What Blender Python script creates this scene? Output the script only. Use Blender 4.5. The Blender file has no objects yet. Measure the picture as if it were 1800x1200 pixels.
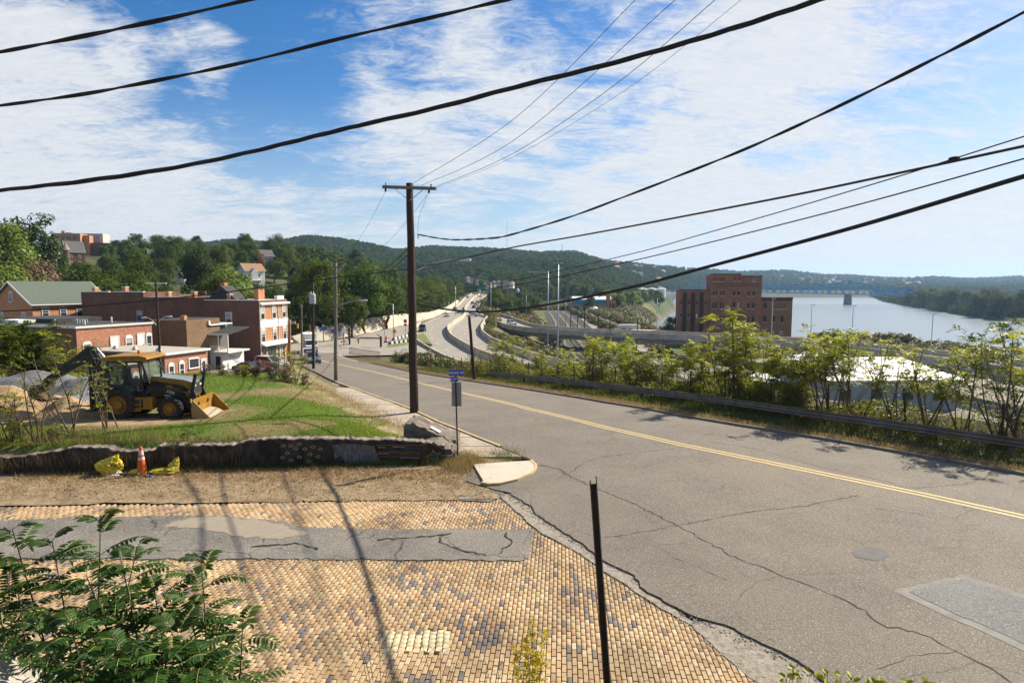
import bpy, bmesh, math, random
import numpy as np
from mathutils import Vector, Matrix, noise as mnoise
# camera, sky, sun, exposure
SC = bpy.context.scene
COL = SC.collection
HC = 6.2                      # eye height above the brick street (z = 0)
FPX = 1100.0                  # focal length in photo pixels (1800 wide) = 22 mm
PITCH = math.atan2(100.0, FPX)
cam_d = bpy.data.cameras.new('camera'); cam_d.sensor_width = 36.0; cam_d.lens = 36.0 * FPX / 1800.0
cam_d.clip_start = 0.1; cam_d.clip_end = 20000
cam = bpy.data.objects.new('camera', cam_d); COL.objects.link(cam)
cam.location = (0, 0, HC); cam.rotation_euler = (math.pi / 2 - PITCH, 0, 0)
SC.camera = cam
SUN_AZ = math.radians(52.0)   # to the right of straight ahead
SUN_EL = math.radians(37.0)
sun_dir = Vector((math.sin(SUN_AZ) * math.cos(SUN_EL), math.cos(SUN_AZ) * math.cos(SUN_EL), math.sin(SUN_EL)))
sl = bpy.data.lights.new('sun', 'SUN'); sl.energy = 5.0; sl.angle = math.radians(0.53); sl.color = (1.0, 0.91, 0.76)
so = bpy.data.objects.new('sun', sl); COL.objects.link(so)
so.rotation_euler = (-sun_dir).to_track_quat('-Z', 'Y').to_euler(); so.location = (60, 60, 80)
SC.view_settings.view_transform = 'Standard'; SC.view_settings.look = 'None'
SC.view_settings.gamma = 1.0; SC.view_settings.exposure = 0.9; SC.view_settings.use_curve_mapping = False
SC.render.engine = 'CYCLES'
cy = SC.cycles
cy.max_bounces = 6; cy.diffuse_bounces = 2; cy.glossy_bounces = 2; cy.transmission_bounces = 4
cy.transparent_max_bounces = 12; cy.volume_bounces = 0; cy.caustics_reflective = False; cy.caustics_refractive = False
cy.use_denoising = True; cy.sample_clamp_indirect = 4.0
SKY_SPOTS = [(420, 100, 11, -.26), (640, 40, 8, -.24), (300, 150, 9, -.22), (520, 190, 8, -.26), (180, 130, 8, -.24), (960, 70, 6, -.22), (1060, 250, 7, -.20),
    (480, 240, 7, -.16), (1640, 210, 10, -.18), (1500, 260, 7, -.12), (1380, 300, 7, -.14), (860, 300, 6, -.10), (640, 330, 8, -.10), (300, 370, 8, -.06), (720, 390, 8, -.10),
    (90, 20, 11, .20), (60, 230, 14, .26), (250, 290, 9, .16), (360, 100, 4, .5), (620, 160, 9, .14), (800, 130, 12, .22), (1200, 130, 16, .26), (1500, 60, 12, .20), (240, 88, 3, .4), (700, 380, 9, .14), (430, 330, 9, .16), (120, 350, 12, .14), (1350, 160, 12, .14), (1480, 430, 12, .30), (1180, 400, 11, .20), (880, 380, 9, .10), (1700, 400, 14, .32)]
def make_world():
 w = bpy.data.worlds.new('World'); SC.world = w; w.use_nodes = True
 nt = w.node_tree; N = nt.nodes; L = nt.links; N.clear()
 out = N.new('ShaderNodeOutputWorld'); bg = N.new('ShaderNodeBackground'); bg.inputs[1].default_value = 0.05
 sky = N.new('ShaderNodeTexSky'); sky.sky_type = 'NISHITA'; sky.sun_disc = False
 sky.sun_elevation = SUN_EL; sky.sun_rotation = SUN_AZ; sky.altitude = 200
 sky.air_density = 1.0; sky.dust_density = 0.6; sky.ozone_density = 2.0
 hs = N.new('ShaderNodeHueSaturation'); hs.inputs['Hue'].default_value = 0.506; hs.inputs['Saturation'].default_value = 1.45; hs.inputs['Value'].default_value = 1.35
 L.new(sky.outputs[0], hs.inputs['Color'])
 def math_n(op, a, b=None, c=None, clamp=False):
  n = N.new('ShaderNodeMath'); n.operation = op; n.use_clamp = clamp
  for i, v in enumerate((a, b, c)):
   if v is None: continue
   if isinstance(v, (int, float)): n.inputs[i].default_value = v
   else: L.new(v, n.inputs[i])
  return n.outputs[0]
 tc = N.new('ShaderNodeTexCoord'); sp = N.new('ShaderNodeSeparateXYZ'); L.new(tc.outputs['Generated'], sp.inputs[0])
 zz = math_n('MAXIMUM', sp.outputs[2], 0.0)
 den = math_n('ADD', zz, 0.22)
 u = math_n('DIVIDE', sp.outputs[0], den); v = math_n('DIVIDE', sp.outputs[1], den)
 cb = N.new('ShaderNodeCombineXYZ'); L.new(u, cb.inputs[0]); L.new(v, cb.inputs[1])
 def noise(scale, detail, rough, dist, loc, rot, sc):
  mp = N.new('ShaderNodeMapping'); mp.inputs['Location'].default_value = loc
  mp.inputs['Rotation'].default_value = (0, 0, rot); mp.inputs['Scale'].default_value = sc
  L.new(cb.outputs[0], mp.inputs[0])
  n = N.new('ShaderNodeTexNoise'); n.inputs['Scale'].default_value = scale; n.inputs['Detail'].default_value = detail
  n.inputs['Roughness'].default_value = rough; n.inputs['Distortion'].default_value = dist
  L.new(mp.outputs[0], n.inputs['Vector']); return n.outputs[0]
 big = noise(1.0, 5, 0.5, 0.3, (1.1, 4.7, 0), 0.35, (1.0, 1.25, 1))
 mid = noise(3.4, 9, 0.60, 0.7, (0.4, 5.2, 0), -0.55, (1.0, 1.6, 1))
 fine = noise(11.0, 10, 0.72, 1.6, (7.4, 2.2, 0), -0.75, (1.0, 2.2, 1))
 s = math_n('MULTIPLY_ADD', big, 0.70, math_n('MULTIPLY_ADD', mid, 1.15, math_n('MULTIPLY', fine, 0.55)))
 nrm = N.new('ShaderNodeVectorMath'); nrm.operation = 'NORMALIZE'; L.new(tc.outputs['Generated'], nrm.inputs[0])
 for px_, py_, rad, amt in SKY_SPOTS:
  d = Vector(((px_ - 900) / FPX, math.cos(PITCH) + (600 - py_) / FPX * math.sin(PITCH), -math.sin(PITCH) + (600 - py_) / FPX * math.cos(PITCH))).normalized()
  dp = N.new('ShaderNodeVectorMath'); dp.operation = 'DOT_PRODUCT'; L.new(nrm.outputs[0], dp.inputs[0]); dp.inputs[1].default_value = d
  mr = N.new('ShaderNodeMapRange'); mr.interpolation_type = 'SMOOTHERSTEP'; mr.inputs[1].default_value = math.cos(math.radians(rad)); mr.inputs[2].default_value = 1.0
  mr.inputs[3].default_value = 0.0; mr.inputs[4].default_value = amt; L.new(dp.outputs['Value'], mr.inputs[0])
  s = math_n('MULTIPLY_ADD', mr.outputs[0], 0.66, s)
 veil = N.new('ShaderNodeMapRange'); veil.inputs[1].default_value = 0.0; veil.inputs[2].default_value = 0.42
 veil.inputs[3].default_value = 0.12; veil.inputs[4].default_value = 0.0; L.new(zz, veil.inputs[0])
 s = math_n('ADD', s, veil.outputs[0])
 cr = N.new('ShaderNodeValToRGB'); e = cr.color_ramp.elements
 e[0].position = 0.86; e[0].color = (0, 0, 0, 1); e[1].position = 1.20; e[1].color = (1, 1, 1, 1)
 cr.color_ramp.interpolation = 'EASE'
 sh = math_n('SUBTRACT', s, 0.60); e[0].position = 0.45; e[1].position = 0.93
 L.new(sh, cr.inputs[0])
 cl = N.new('ShaderNodeMix'); cl.data_type = 'RGBA'; cl.inputs[6].default_value = (6.6, 7.1, 7.8, 1); cl.inputs[7].default_value = (10.6, 10.6, 10.6, 1)
 L.new(fine, cl.inputs[0])
 mx = N.new('ShaderNodeMix'); mx.data_type = 'RGBA'
 lowm = N.new('ShaderNodeMapRange'); lowm.interpolation_type = 'SMOOTHSTEP'; lowm.inputs[1].default_value = -0.02; lowm.inputs[2].default_value = 0.30; lowm.inputs[3].default_value = 0.70; lowm.inputs[4].default_value = 0.0; L.new(sp.outputs[2], lowm.inputs[0])
 hzm = N.new('ShaderNodeMix'); hzm.data_type = 'RGBA'; hzm.inputs[7].default_value = (5.9, 7.2, 8.8, 1); L.new(lowm.outputs[0], hzm.inputs[0]); L.new(hs.outputs[0], hzm.inputs[6])
 fac = math_n('MULTIPLY', cr.outputs[0], 0.95)
 L.new(fac, mx.inputs[0]); L.new(hzm.outputs[2], mx.inputs[6]); L.new(cl.outputs[2], mx.inputs[7])
 L.new(mx.outputs[2], bg.inputs[0]); L.new(bg.outputs[0], out.inputs[0])
make_world()
# projection helpers (photo pixel + distance -> place)
CP, SP = math.cos(PITCH), math.sin(PITCH)
def ray(px, py):
 a = (px - 900.0) / FPX; b = (600.0 - py) / FPX
 return (a, CP + b * SP, -SP + b * CP)
def at(px, py, Y):
 r = ray(px, py); t = Y / r[1]
 return Vector((r[0] * t, Y, HC + r[2] * t))
def onz(px, py, z):
 r = ray(px, py); t = (z - HC) / r[2]
 return Vector((r[0] * t, r[1] * t, z))
def onprof(px, py, prof, off=0.0):
 """first hit of the pixel ray with z = prof(Y) + off"""
 r = ray(px, py); t0 = 1.0
 prev = None; t = 3.0
 while t < 4000:
  Y = r[1] * t; f = HC + r[2] * t - float(prof(Y)) - off
  if f <= 0 and prev is not None:
   lo, hi = prev, t
   for _ in range(30):
    m = 0.5 * (lo + hi)
    if HC + r[2] * m - float(prof(r[1] * m)) - off > 0: lo = m
    else: hi = m
   return Vector((r[0] * hi, r[1] * hi, HC + r[2] * hi))
  prev = t; t *= 1.01
 return Vector((r[0] * t, r[1] * t, HC + r[2] * t))
_ty = np.linspace(-300, 8000, 83001)
_tz = np.interp(_ty, [-300, 0, 25, 31, 37, 55, 98, 112, 140, 400, 700], [0, 0, 0, -.12, -.62, -2.3, -6.0, -6.55, -6.7, -5.6, -4.5])
_k = np.exp(-0.5 * (np.arange(-60, 61) / 18.0) ** 2); _k /= _k.sum()
_tz = np.convolve(np.pad(_tz, 60, mode='edge'), _k, mode='valid')
def P(Y): return np.interp(Y, _ty, _tz)
def zH(Y): return np.interp(Y, [40, 60, 80, 100, 130, 170, 250, 400, 700], [-9.4, -9.0, -8.4, -7.7, -7.1, -6.6, -6.1, -5.5, -4.3])
def sstep(a, b, x):
 t = np.clip((np.asarray(x, float) - a) / (b - a), 0, 1); return t * t * (3 - 2 * t)
# mesh / object helpers
class MB:
 def __init__(s): s.v = []; s.f = []; s.m = []; s.t = []
 def add(s, vs, fs, mi=0, tint=None):
  o = len(s.v); s.v.extend([tuple(v) for v in vs])
  for f in fs: s.f.append(tuple(i + o for i in f)); s.m.append(mi); s.t.append(0.5 if tint is None else tint)
  return s
 def box(s, c, d, mi=0, rz=0.0, taper=1.0, M=None):
  x, y, z = d[0] / 2, d[1] / 2, d[2] / 2; vs = []
  for sz in (-1, 1):
   k = taper if sz > 0 else 1.0
   for sx, sy in ((-1, -1), (1, -1), (1, 1), (-1, 1)): vs.append(Vector((sx * x * k, sy * y * k, sz * z)))
  if rz: R = Matrix.Rotation(rz, 3, 'Z'); vs = [R @ v for v in vs]
  if M is not None: vs = [M @ v for v in vs]
  vs = [v + Vector(c) for v in vs]
  return s.add(vs, [(3, 2, 1, 0), (4, 5, 6, 7), (0, 1, 5, 4), (1, 2, 6, 5), (2, 3, 7, 6), (3, 0, 4, 7)], mi)
 def bbox(s, a, b, mi=0):
  return s.box([(a[i] + b[i]) / 2 for i in range(3)], [abs(b[i] - a[i]) for i in range(3)], mi)
 def bar(s, a, b, w, h, mi=0, up=(0, 0, 1)):
  a = Vector(a); b = Vector(b); d = (b - a); ln = d.length
  if ln < 1e-6: return s
  d.normalize(); up = Vector(up)
  if abs(d.dot(up)) > 0.98: up = Vector((1, 0, 0))
  sx = d.cross(up).normalized(); u = sx.cross(d).normalized(); vs = []
  for p in (a, b):
   for i, j in ((-1, -1), (1, -1), (1, 1), (-1, 1)): vs.append(p + sx * (i * w / 2) + u * (j * h / 2))
  return s.add(vs, [(0, 1, 2, 3), (7, 6, 5, 4), (0, 4, 5, 1), (1, 5, 6, 2), (2, 6, 7, 3), (3, 7, 4, 0)], mi)
 def tube(s, pts, r, n=8, mi=0, cap=True):
  pts = [Vector(p) for p in pts]; k = len(pts)
  rs = r if isinstance(r, (list, tuple)) else [r] * k
  vs = []; prevx = None
  for i, p in enumerate(pts):
   d = (pts[min(i + 1, k - 1)] - pts[max(i - 1, 0)])
   if d.length < 1e-9: d = Vector((0, 0, 1))
   d.normalize()
   if prevx is None:
    up = Vector((0, 0, 1)) if abs(d.z) < 0.9 else Vector((1, 0, 0)); x = d.cross(up).normalized()
   else:
    x = prevx - d * prevx.dot(d)
    x = x.normalized() if x.length > 1e-6 else d.cross(Vector((1, 0, .3))).normalized()
   prevx = x; y = d.cross(x)
   for j in range(n):
    a = 2 * math.pi * j / n; vs.append(p + x * (math.cos(a) * rs[i]) + y * (math.sin(a) * rs[i]))
  fs = []
  for i in range(k - 1):
   for j in range(n): fs.append((i * n + j, i * n + (j + 1) % n, (i + 1) * n + (j + 1) % n, (i + 1) * n + j))
  if cap: fs.append(tuple(range(n - 1, -1, -1))); fs.append(tuple((k - 1) * n + j for j in range(n)))
  return s.add(vs, fs, mi)
 def lathe(s, prof, c=(0, 0, 0), n=16, axis='Z', mi=0, cap=True):
  vs = []; fs = []
  for r, h in prof:
   for j in range(n):
    a = 2 * math.pi * j / n; ca, sa = r * math.cos(a), r * math.sin(a)
    v = (ca, sa, h) if axis == 'Z' else ((ca, h, sa) if axis == 'Y' else (h, ca, sa))
    vs.append((v[0] + c[0], v[1] + c[1], v[2] + c[2]))
  for i in range(len(prof) - 1):
   for j in range(n): fs.append((i * n + j, i * n + (j + 1) % n, (i + 1) * n + (j + 1) % n, (i + 1) * n + j))
  if cap: fs.append(tuple(range(n - 1, -1, -1))); fs.append(tuple((len(prof) - 1) * n + j for j in range(n)))
  return s.add(vs, fs, mi)
 def prism(s, poly, y0, y1, mi=0, plane='XZ'):
  """polygon in a plane, extruded along the third axis"""
  n = len(poly)
  def mk(p, t): return (p[0], t, p[1]) if plane == 'XZ' else ((p[0], p[1], t) if plane == 'XY' else (t, p[0], p[1]))
  vs = [mk(p, y0) for p in poly] + [mk(p, y1) for p in poly]
  fs = [tuple(range(n)), tuple(range(2 * n - 1, n - 1, -1))]
  for i in range(n): j = (i + 1) % n; fs.append((i, i + n, j + n, j))
  return s.add(vs, fs, mi)
 def build(s, name, mats, parent=None, loc=None, rz=0.0, smooth=False, fixn=True):
  me = bpy.data.meshes.new(name); me.from_pydata([tuple(v) for v in s.v], [], s.f)
  for m in (mats if isinstance(mats, (list, tuple)) else [mats]): me.materials.append(m)
  me.polygons.foreach_set('material_index', s.m)
  if any(t != 0.5 for t in s.t):
   at_ = me.attributes.new('tint', 'FLOAT', 'FACE'); at_.data.foreach_set('value', s.t)
  if fixn:
   b = bmesh.new(); b.from_mesh(me); bmesh.ops.recalc_face_normals(b, faces=b.faces); b.to_mesh(me); b.free()
  if smooth: me.polygons.foreach_set('use_smooth', [True] * len(me.polygons))
  me.update()
  return link(name, me, parent, loc, rz)
def link(name, data, parent=None, loc=None, rz=0.0):
 o = bpy.data.objects.new(name, data); COL.objects.link(o)
 if parent is not None: o.parent = parent
 if loc is not None: o.location = loc
 if rz: o.rotation_euler = (0, 0, rz)
 return o
def npmesh(name, V, F, mat, parent=None, tint=None, smooth=False, quads=True):
 """fast mesh from numpy arrays (all faces with the same number of corners)"""
 V = np.asarray(V, np.float32); F = np.asarray(F, np.int32); k = F.shape[1]
 me = bpy.data.meshes.new(name); me.vertices.add(len(V)); me.vertices.foreach_set('co', V.ravel())
 me.loops.add(F.size); me.loops.foreach_set('vertex_index', F.ravel())
 me.polygons.add(len(F)); me.polygons.foreach_set('loop_start', np.arange(0, F.size, k, dtype=np.int32))
 me.update(calc_edges=True)
 if tint is not None:
  a = me.attributes.new('tint', 'FLOAT', 'FACE'); a.data.foreach_set('value', np.asarray(tint, np.float32))
 if smooth: me.polygons.foreach_set('use_smooth', np.ones(len(F), dtype=bool))
 if mat is not None:
  for m in (mat if isinstance(mat, (list, tuple)) else [mat]): me.materials.append(m)
 return link(name, me, parent) if name else me
def tag(o, label=None, cat=None, group=None, kind=None):
 if label: o['label'] = label
 if cat: o['category'] = cat
 if group: o['group'] = group
 if kind: o['kind'] = kind
 return o
def thing(name, label, cat, loc=(0, 0, 0), rz=0.0, group=None):
 o = bpy.data.objects.new(name, None); COL.objects.link(o); o.location = loc; o.rotation_euler = (0, 0, rz)
 o.empty_display_size = 0.2
 return tag(o, label, cat, group)
def copy_tree(o, parent=None, loc=None, rz=None, label=None, scale=None):
 c = o.copy(); COL.objects.link(c); c.parent = parent
 if loc is not None: c.location = loc
 if rz is not None: c.rotation_euler = (0, 0, rz)
 if scale is not None: c.scale = scale if isinstance(scale, (tuple, list)) else (scale,) * 3
 if label: c['label'] = label
 for ch in list(o.children): copy_tree(ch, c)
 return c
def text_mesh(txt, size, depth=0.002):
 cu = bpy.data.curves.new('lettering', 'FONT'); cu.body = txt; cu.size = size; cu.extrude = depth
 cu.align_x = 'CENTER'; cu.align_y = 'CENTER'
 o = bpy.data.objects.new('lettering', cu); COL.objects.link(o)
 me = bpy.data.meshes.new_from_object(o.evaluated_get(bpy.context.evaluated_depsgraph_get()))
 bpy.data.objects.remove(o); bpy.data.curves.remove(cu)
 return me
# materials
MATS = {}
def mat(name, c1, c2=None, scale=3.0, rough=0.8, bump=0.0, bscale=None, metal=0.0, spec=0.3, detail=5.0,
  c3=None, scale3=0.6, coords='Object', stretch=(1, 1, 1), ramp=(0.35, 0.68), rnd=0.0, tint=0.0):
 if name in MATS: return MATS[name]
 m = bpy.data.materials.new(name); m.use_nodes = True; MATS[name] = m
 nt = m.node_tree; N = nt.nodes; L = nt.links; b = N['Principled BSDF']
 b.inputs['Roughness'].default_value = rough; b.inputs['Metallic'].default_value = metal
 b.inputs['Specular IOR Level'].default_value = spec
 if c2 is None and not bump:
  b.inputs['Base Color'].default_value = (*c1, 1); col = None
 if True:
  tc = N.new('ShaderNodeTexCoord'); mp = N.new('ShaderNodeMapping'); mp.inputs['Scale'].default_value = stretch
  if coords == 'World':
   g = N.new('ShaderNodeNewGeometry'); L.new(g.outputs['Position'], mp.inputs[0])
  else: L.new(tc.outputs[coords], mp.inputs[0])
  def nz(sc_, det=detail, ro=0.6):
   n = N.new('ShaderNodeTexNoise'); n.inputs['Scale'].default_value = sc_; n.inputs['Detail'].default_value = det
   n.inputs['Roughness'].default_value = ro; L.new(mp.outputs[0], n.inputs['Vector']); return n.outputs[0]
  def mixc(f, a, bb):
   x = N.new('ShaderNodeMix'); x.data_type = 'RGBA'
   if isinstance(f, float): x.inputs[0].default_value = f
   else: L.new(f, x.inputs[0])
   for i, q in ((6, a), (7, bb)):
    if isinstance(q, tuple): x.inputs[i].default_value = (*q, 1)
    else: L.new(q, x.inputs[i])
   return x.outputs[2]
  col = c1
  if c2 is not None:
   r = N.new('ShaderNodeMapRange'); r.inputs[1].default_value = ramp[0]; r.inputs[2].default_value = ramp[1]
   L.new(nz(scale), r.inputs[0]); col = mixc(r.outputs[0], c1, c2)
  if c3 is not None:
   r = N.new('ShaderNodeMapRange'); r.inputs[1].default_value = 0.5; r.inputs[2].default_value = 0.7
   L.new(nz(scale3), r.inputs[0]); col = mixc(r.outputs[0], col, c3)
  if rnd or tint:
   hsv = N.new('ShaderNodeHueSaturation')
   if isinstance(col, tuple): hsv.inputs['Color'].default_value = (*col, 1)
   else: L.new(col, hsv.inputs['Color'])
   ad = N.new('ShaderNodeMath'); ad.operation = 'MULTIPLY_ADD'; ad.inputs[1].default_value = 2 * rnd; ad.inputs[2].default_value = 1 - rnd
   oi = N.new('ShaderNodeObjectInfo'); L.new(oi.outputs['Random'], ad.inputs[0]); val = ad.outputs[0]
   if tint:
    at_ = N.new('ShaderNodeAttribute'); at_.attribute_name = 'tint'
    a2 = N.new('ShaderNodeMath'); a2.operation = 'MULTIPLY_ADD'; a2.inputs[1].default_value = 2 * tint; a2.inputs[2].default_value = 1 - tint
    L.new(at_.outputs['Fac'], a2.inputs[0])
    mu = N.new('ShaderNodeMath'); mu.operation = 'MULTIPLY'; L.new(a2.outputs[0], mu.inputs[0]); L.new(val, mu.inputs[1]); val = mu.outputs[0]
   L.new(val, hsv.inputs['Value']); col = hsv.outputs[0]
  if isinstance(col, tuple): b.inputs['Base Color'].default_value = (*col, 1)
  else: L.new(col, b.inputs['Base Color'])
  if bump:
   bp = N.new('ShaderNodeBump'); bp.inputs['Strength'].default_value = bump; bp.inputs['Distance'].default_value = 0.03
   L.new(nz(bscale or scale * 4, 6.0, 0.65), bp.inputs['Height']); L.new(bp.outputs[0], b.inputs['Normal'])
 return m
def leafmat(name, dark, light, trans=(0.25, 0.35, 0.05), tf=0.35, rough=0.5, spec=0.3, rnd=0.25, hue=0.02):
 """leaf: tint per leaf (face attribute) and per plant (object random), plus light coming through the blade"""
 m = bpy.data.materials.new(name); m.use_nodes = True; MATS[name] = m
 nt = m.node_tree; N = nt.nodes; L = nt.links; b = N['Principled BSDF']; out = N['Material Output']
 b.inputs['Roughness'].default_value = rough; b.inputs['Specular IOR Level'].default_value = spec
 at_ = N.new('ShaderNodeAttribute'); at_.attribute_name = 'tint'
 x = N.new('ShaderNodeMix'); x.data_type = 'RGBA'; x.inputs[6].default_value = (*dark, 1); x.inputs[7].default_value = (*light, 1)
 L.new(at_.outputs['Fac'], x.inputs[0])
 oi = N.new('ShaderNodeObjectInfo'); hsv = N.new('ShaderNodeHueSaturation')
 v = N.new('ShaderNodeMath'); v.operation = 'MULTIPLY_ADD'; v.inputs[1].default_value = 2 * rnd; v.inputs[2].default_value = 1 - rnd
 L.new(oi.outputs['Random'], v.inputs[0]); L.new(v.outputs[0], hsv.inputs['Value'])
 h = N.new('ShaderNodeMath'); h.operation = 'MULTIPLY_ADD'; h.inputs[1].default_value = -2 * hue; h.inputs[2].default_value = 0.5 + hue * 0.6
 wn = N.new('ShaderNodeMath'); wn.operation = 'FRACT'; w2 = N.new('ShaderNodeMath'); w2.operation = 'MULTIPLY'; w2.inputs[1].default_value = 7.31
 L.new(oi.outputs['Random'], w2.inputs[0]); L.new(w2.outputs[0], wn.inputs[0]); L.new(wn.outputs[0], h.inputs[0]); L.new(h.outputs[0], hsv.inputs['Hue'])
 L.new(x.outputs[2], hsv.inputs['Color']); L.new(hsv.outputs[0], b.inputs['Base Color'])
 tr = N.new('ShaderNodeBsdfTranslucent')
 mt = N.new('ShaderNodeMix'); mt.data_type = 'RGBA'; mt.blend_type = 'MIX'; mt.inputs[0].default_value = 0.5
 L.new(hsv.outputs[0], mt.inputs[6]); mt.inputs[7].default_value = (*trans, 1); L.new(mt.outputs[2], tr.inputs[0])
 ms = N.new('ShaderNodeMixShader'); ms.inputs[0].default_value = tf
 L.new(b.outputs[0], ms.inputs[1]); L.new(tr.outputs[0], ms.inputs[2]); L.new(ms.outputs[0], out.inputs[0])
 return m
def glassmat(name, c=(0.03, 0.04, 0.05), rough=0.08):
 return mat(name, c, None, rough=rough, spec=0.6)
rng = np.random.default_rng(7)
random.seed(7)
CON = mat('concrete', (.34, .31, .27), (.48, .45, .40), 1.2, .9, .25, 18, c3=(.25, .22, .19), scale3=.35, coords='World')
CONL = mat('pale_concrete', (.44, .40, .33), (.54, .49, .41), .9, .9, .15, 14, coords='World')
BARR = mat('barrier_concrete', (.42, .36, .27), (.52, .46, .36), .5, .9, .1, 6, c3=(.33, .28, .22), scale3=.15, coords='World')
WOODP = mat('pole_wood', (.034, .022, .016), (.066, .044, .031), 6, .9, .5, 30, stretch=(6, 6, .35), coords='Object')
WOODG = mat('grey_pole_wood', (.13, .11, .095), (.22, .19, .165), 6, .9, .4, 30, stretch=(6, 6, .35))
STEEL = mat('galvanised_steel', (.30, .31, .32), (.42, .43, .44), 4, .45, .05, metal=.6, spec=.5)
RUST = mat('rusty_steel', (.10, .055, .035), (.20, .11, .07), 6, .85, .3, 40, c3=(.05, .04, .035))
BLKM = mat('black_metal', (.015, .015, .016), (.03, .03, .03), 5, .5, spec=.4)
RUBB = mat('tyre_rubber', (.022, .021, .02), (.05, .045, .038), 8, .9, .3, 30)
CHROME = mat('bright_metal', (.55, .56, .58), None, rough=.2, metal=1.0)
WHITE = mat('white_paint', (.78, .77, .74), (.66, .65, .61), 3, .6)
GLASS = glassmat('window_glass')
# plan of the place (X to the right, Y ahead, metres)
RGT = [(86, -60), (16.53, 19.72), (12.4, 24.4), (9.95, 27.0), (7.99, 29.3), (5.26, 34.0), (1.31, 42.8), (-4.44, 54.9), (-11.39, 69), (-20.3, 90.4), (-28, 105), (-33, 115)]
LFT = [(54, -60), (0.89, 21.27), (-1.25, 24.57), (-3.23, 27.7), (-5.2, 31.5), (-7.64, 36.4), (-14.22, 50.8), (-21.41, 67.9), (-31, 90), (-40, 109), (-44, 118)]
CEN = [(13.57, 16.09), (12.05, 17.87), (10.02, 20.0), (6.51, 23.6), (4.07, 26.6), (0.95, 31.3), (-3.3, 40.6), (-8.95, 54.1), (-15.51, 69), (-24.2, 87.2), (-31, 101)]
def xR(Y): return np.interp(Y, [p[1] for p in RGT], [p[0] for p in RGT])
def xL(Y): return np.interp(Y, [p[1] for p in LFT], [p[0] for p in LFT])
A_ = [(0, 95), (30, 64), (50, 42), (66.3, 24.5), (75, 14.5), (87, 3.6), (100.9, -6.7), (109.8, -11.2), (122, -15.8), (141, -21.8), (160, -25.8), (185, -28.6), (212, -29.2), (256, -28.4), (297, -29), (373, -32), (500, -38.6), (727, -46), (970, -48), (1400, -60)]
M_ = [(0, 107), (30, 75), (50, 53), (66, 35), (75, 24.5), (87, 13), (99, 3), (110, -2.8), (124, -8), (141, -12.6), (155, -15.6), (173, -18), (190, -18.8), (212, -18.6), (233, -18.2), (256, -19), (305, -23.2), (373, -26), (500, -31), (727, -36), (970, -37), (1400, -49)]
B_ = [(0, 118), (30, 86), (50, 64), (66, 45), (75, 34.5), (87, 22), (102.8, 9.2), (113.6, 4.2), (121, 1.5), (134.7, -2.6), (143.6, -5), (160, -7.6), (177.5, -8.9), (192, -9), (229, -9), (250, -11), (272, -14.6), (300, -16.5), (373, -19), (430, -22), (500, -23.5), (727, -27), (970, -28), (1400, -40)]
def _f(T): ys = np.array([p[0] for p in T], float); xs = np.array([p[1] for p in T], float); return lambda Y: np.interp(Y, ys, xs)
hA, hM, hB = _f(A_), _f(M_), _f(B_)
def xLB(Y): return np.interp(Y, [0, 150, 190, 216, 224, 236, 300, 430, 490, 700, 980, 1300, 1560], [300, 190, 130, 100, 78, 51, 58, 80, 96, 165, 240, 300, 480])
def xRB(Y): return np.interp(Y, [0, 300, 490, 613, 817, 1072, 1300, 1560], [380, 385, 401, 446, 535, 643, 760, 900])
RIDGE = [(-900, 400), (0, 425), (280, 430), (340, 428), (420, 419), (480, 425), (540, 412), (600, 417), (640, 426), (700, 436), (760, 431), (880, 436), (950, 441), (1010, 440), (1060, 455), (1150, 466), (1220, 471), (1300, 479), (1380, 476), (1440, 484), (1500, 485), (1560, 489), (1600, 490), (1640, 488), (1700, 490), (1780, 488), (1840, 492), (2600, 492)]
def fnoise(X, Y, sc, seed=0):
 """cheap smooth noise, about -1..1"""
 a = X / sc; b = Y / sc; s = seed * 1.7
 return (np.sin(a * 1.3 + 1.9 * np.sin(b * .9 + s) + s) + np.sin(b * 1.1 + 1.7 * np.sin(a * .8 - s) + 2 * s) + .6 * np.sin((a + b) * 2.3 + s + np.sin(a * 2.1))) / 2.6
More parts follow.
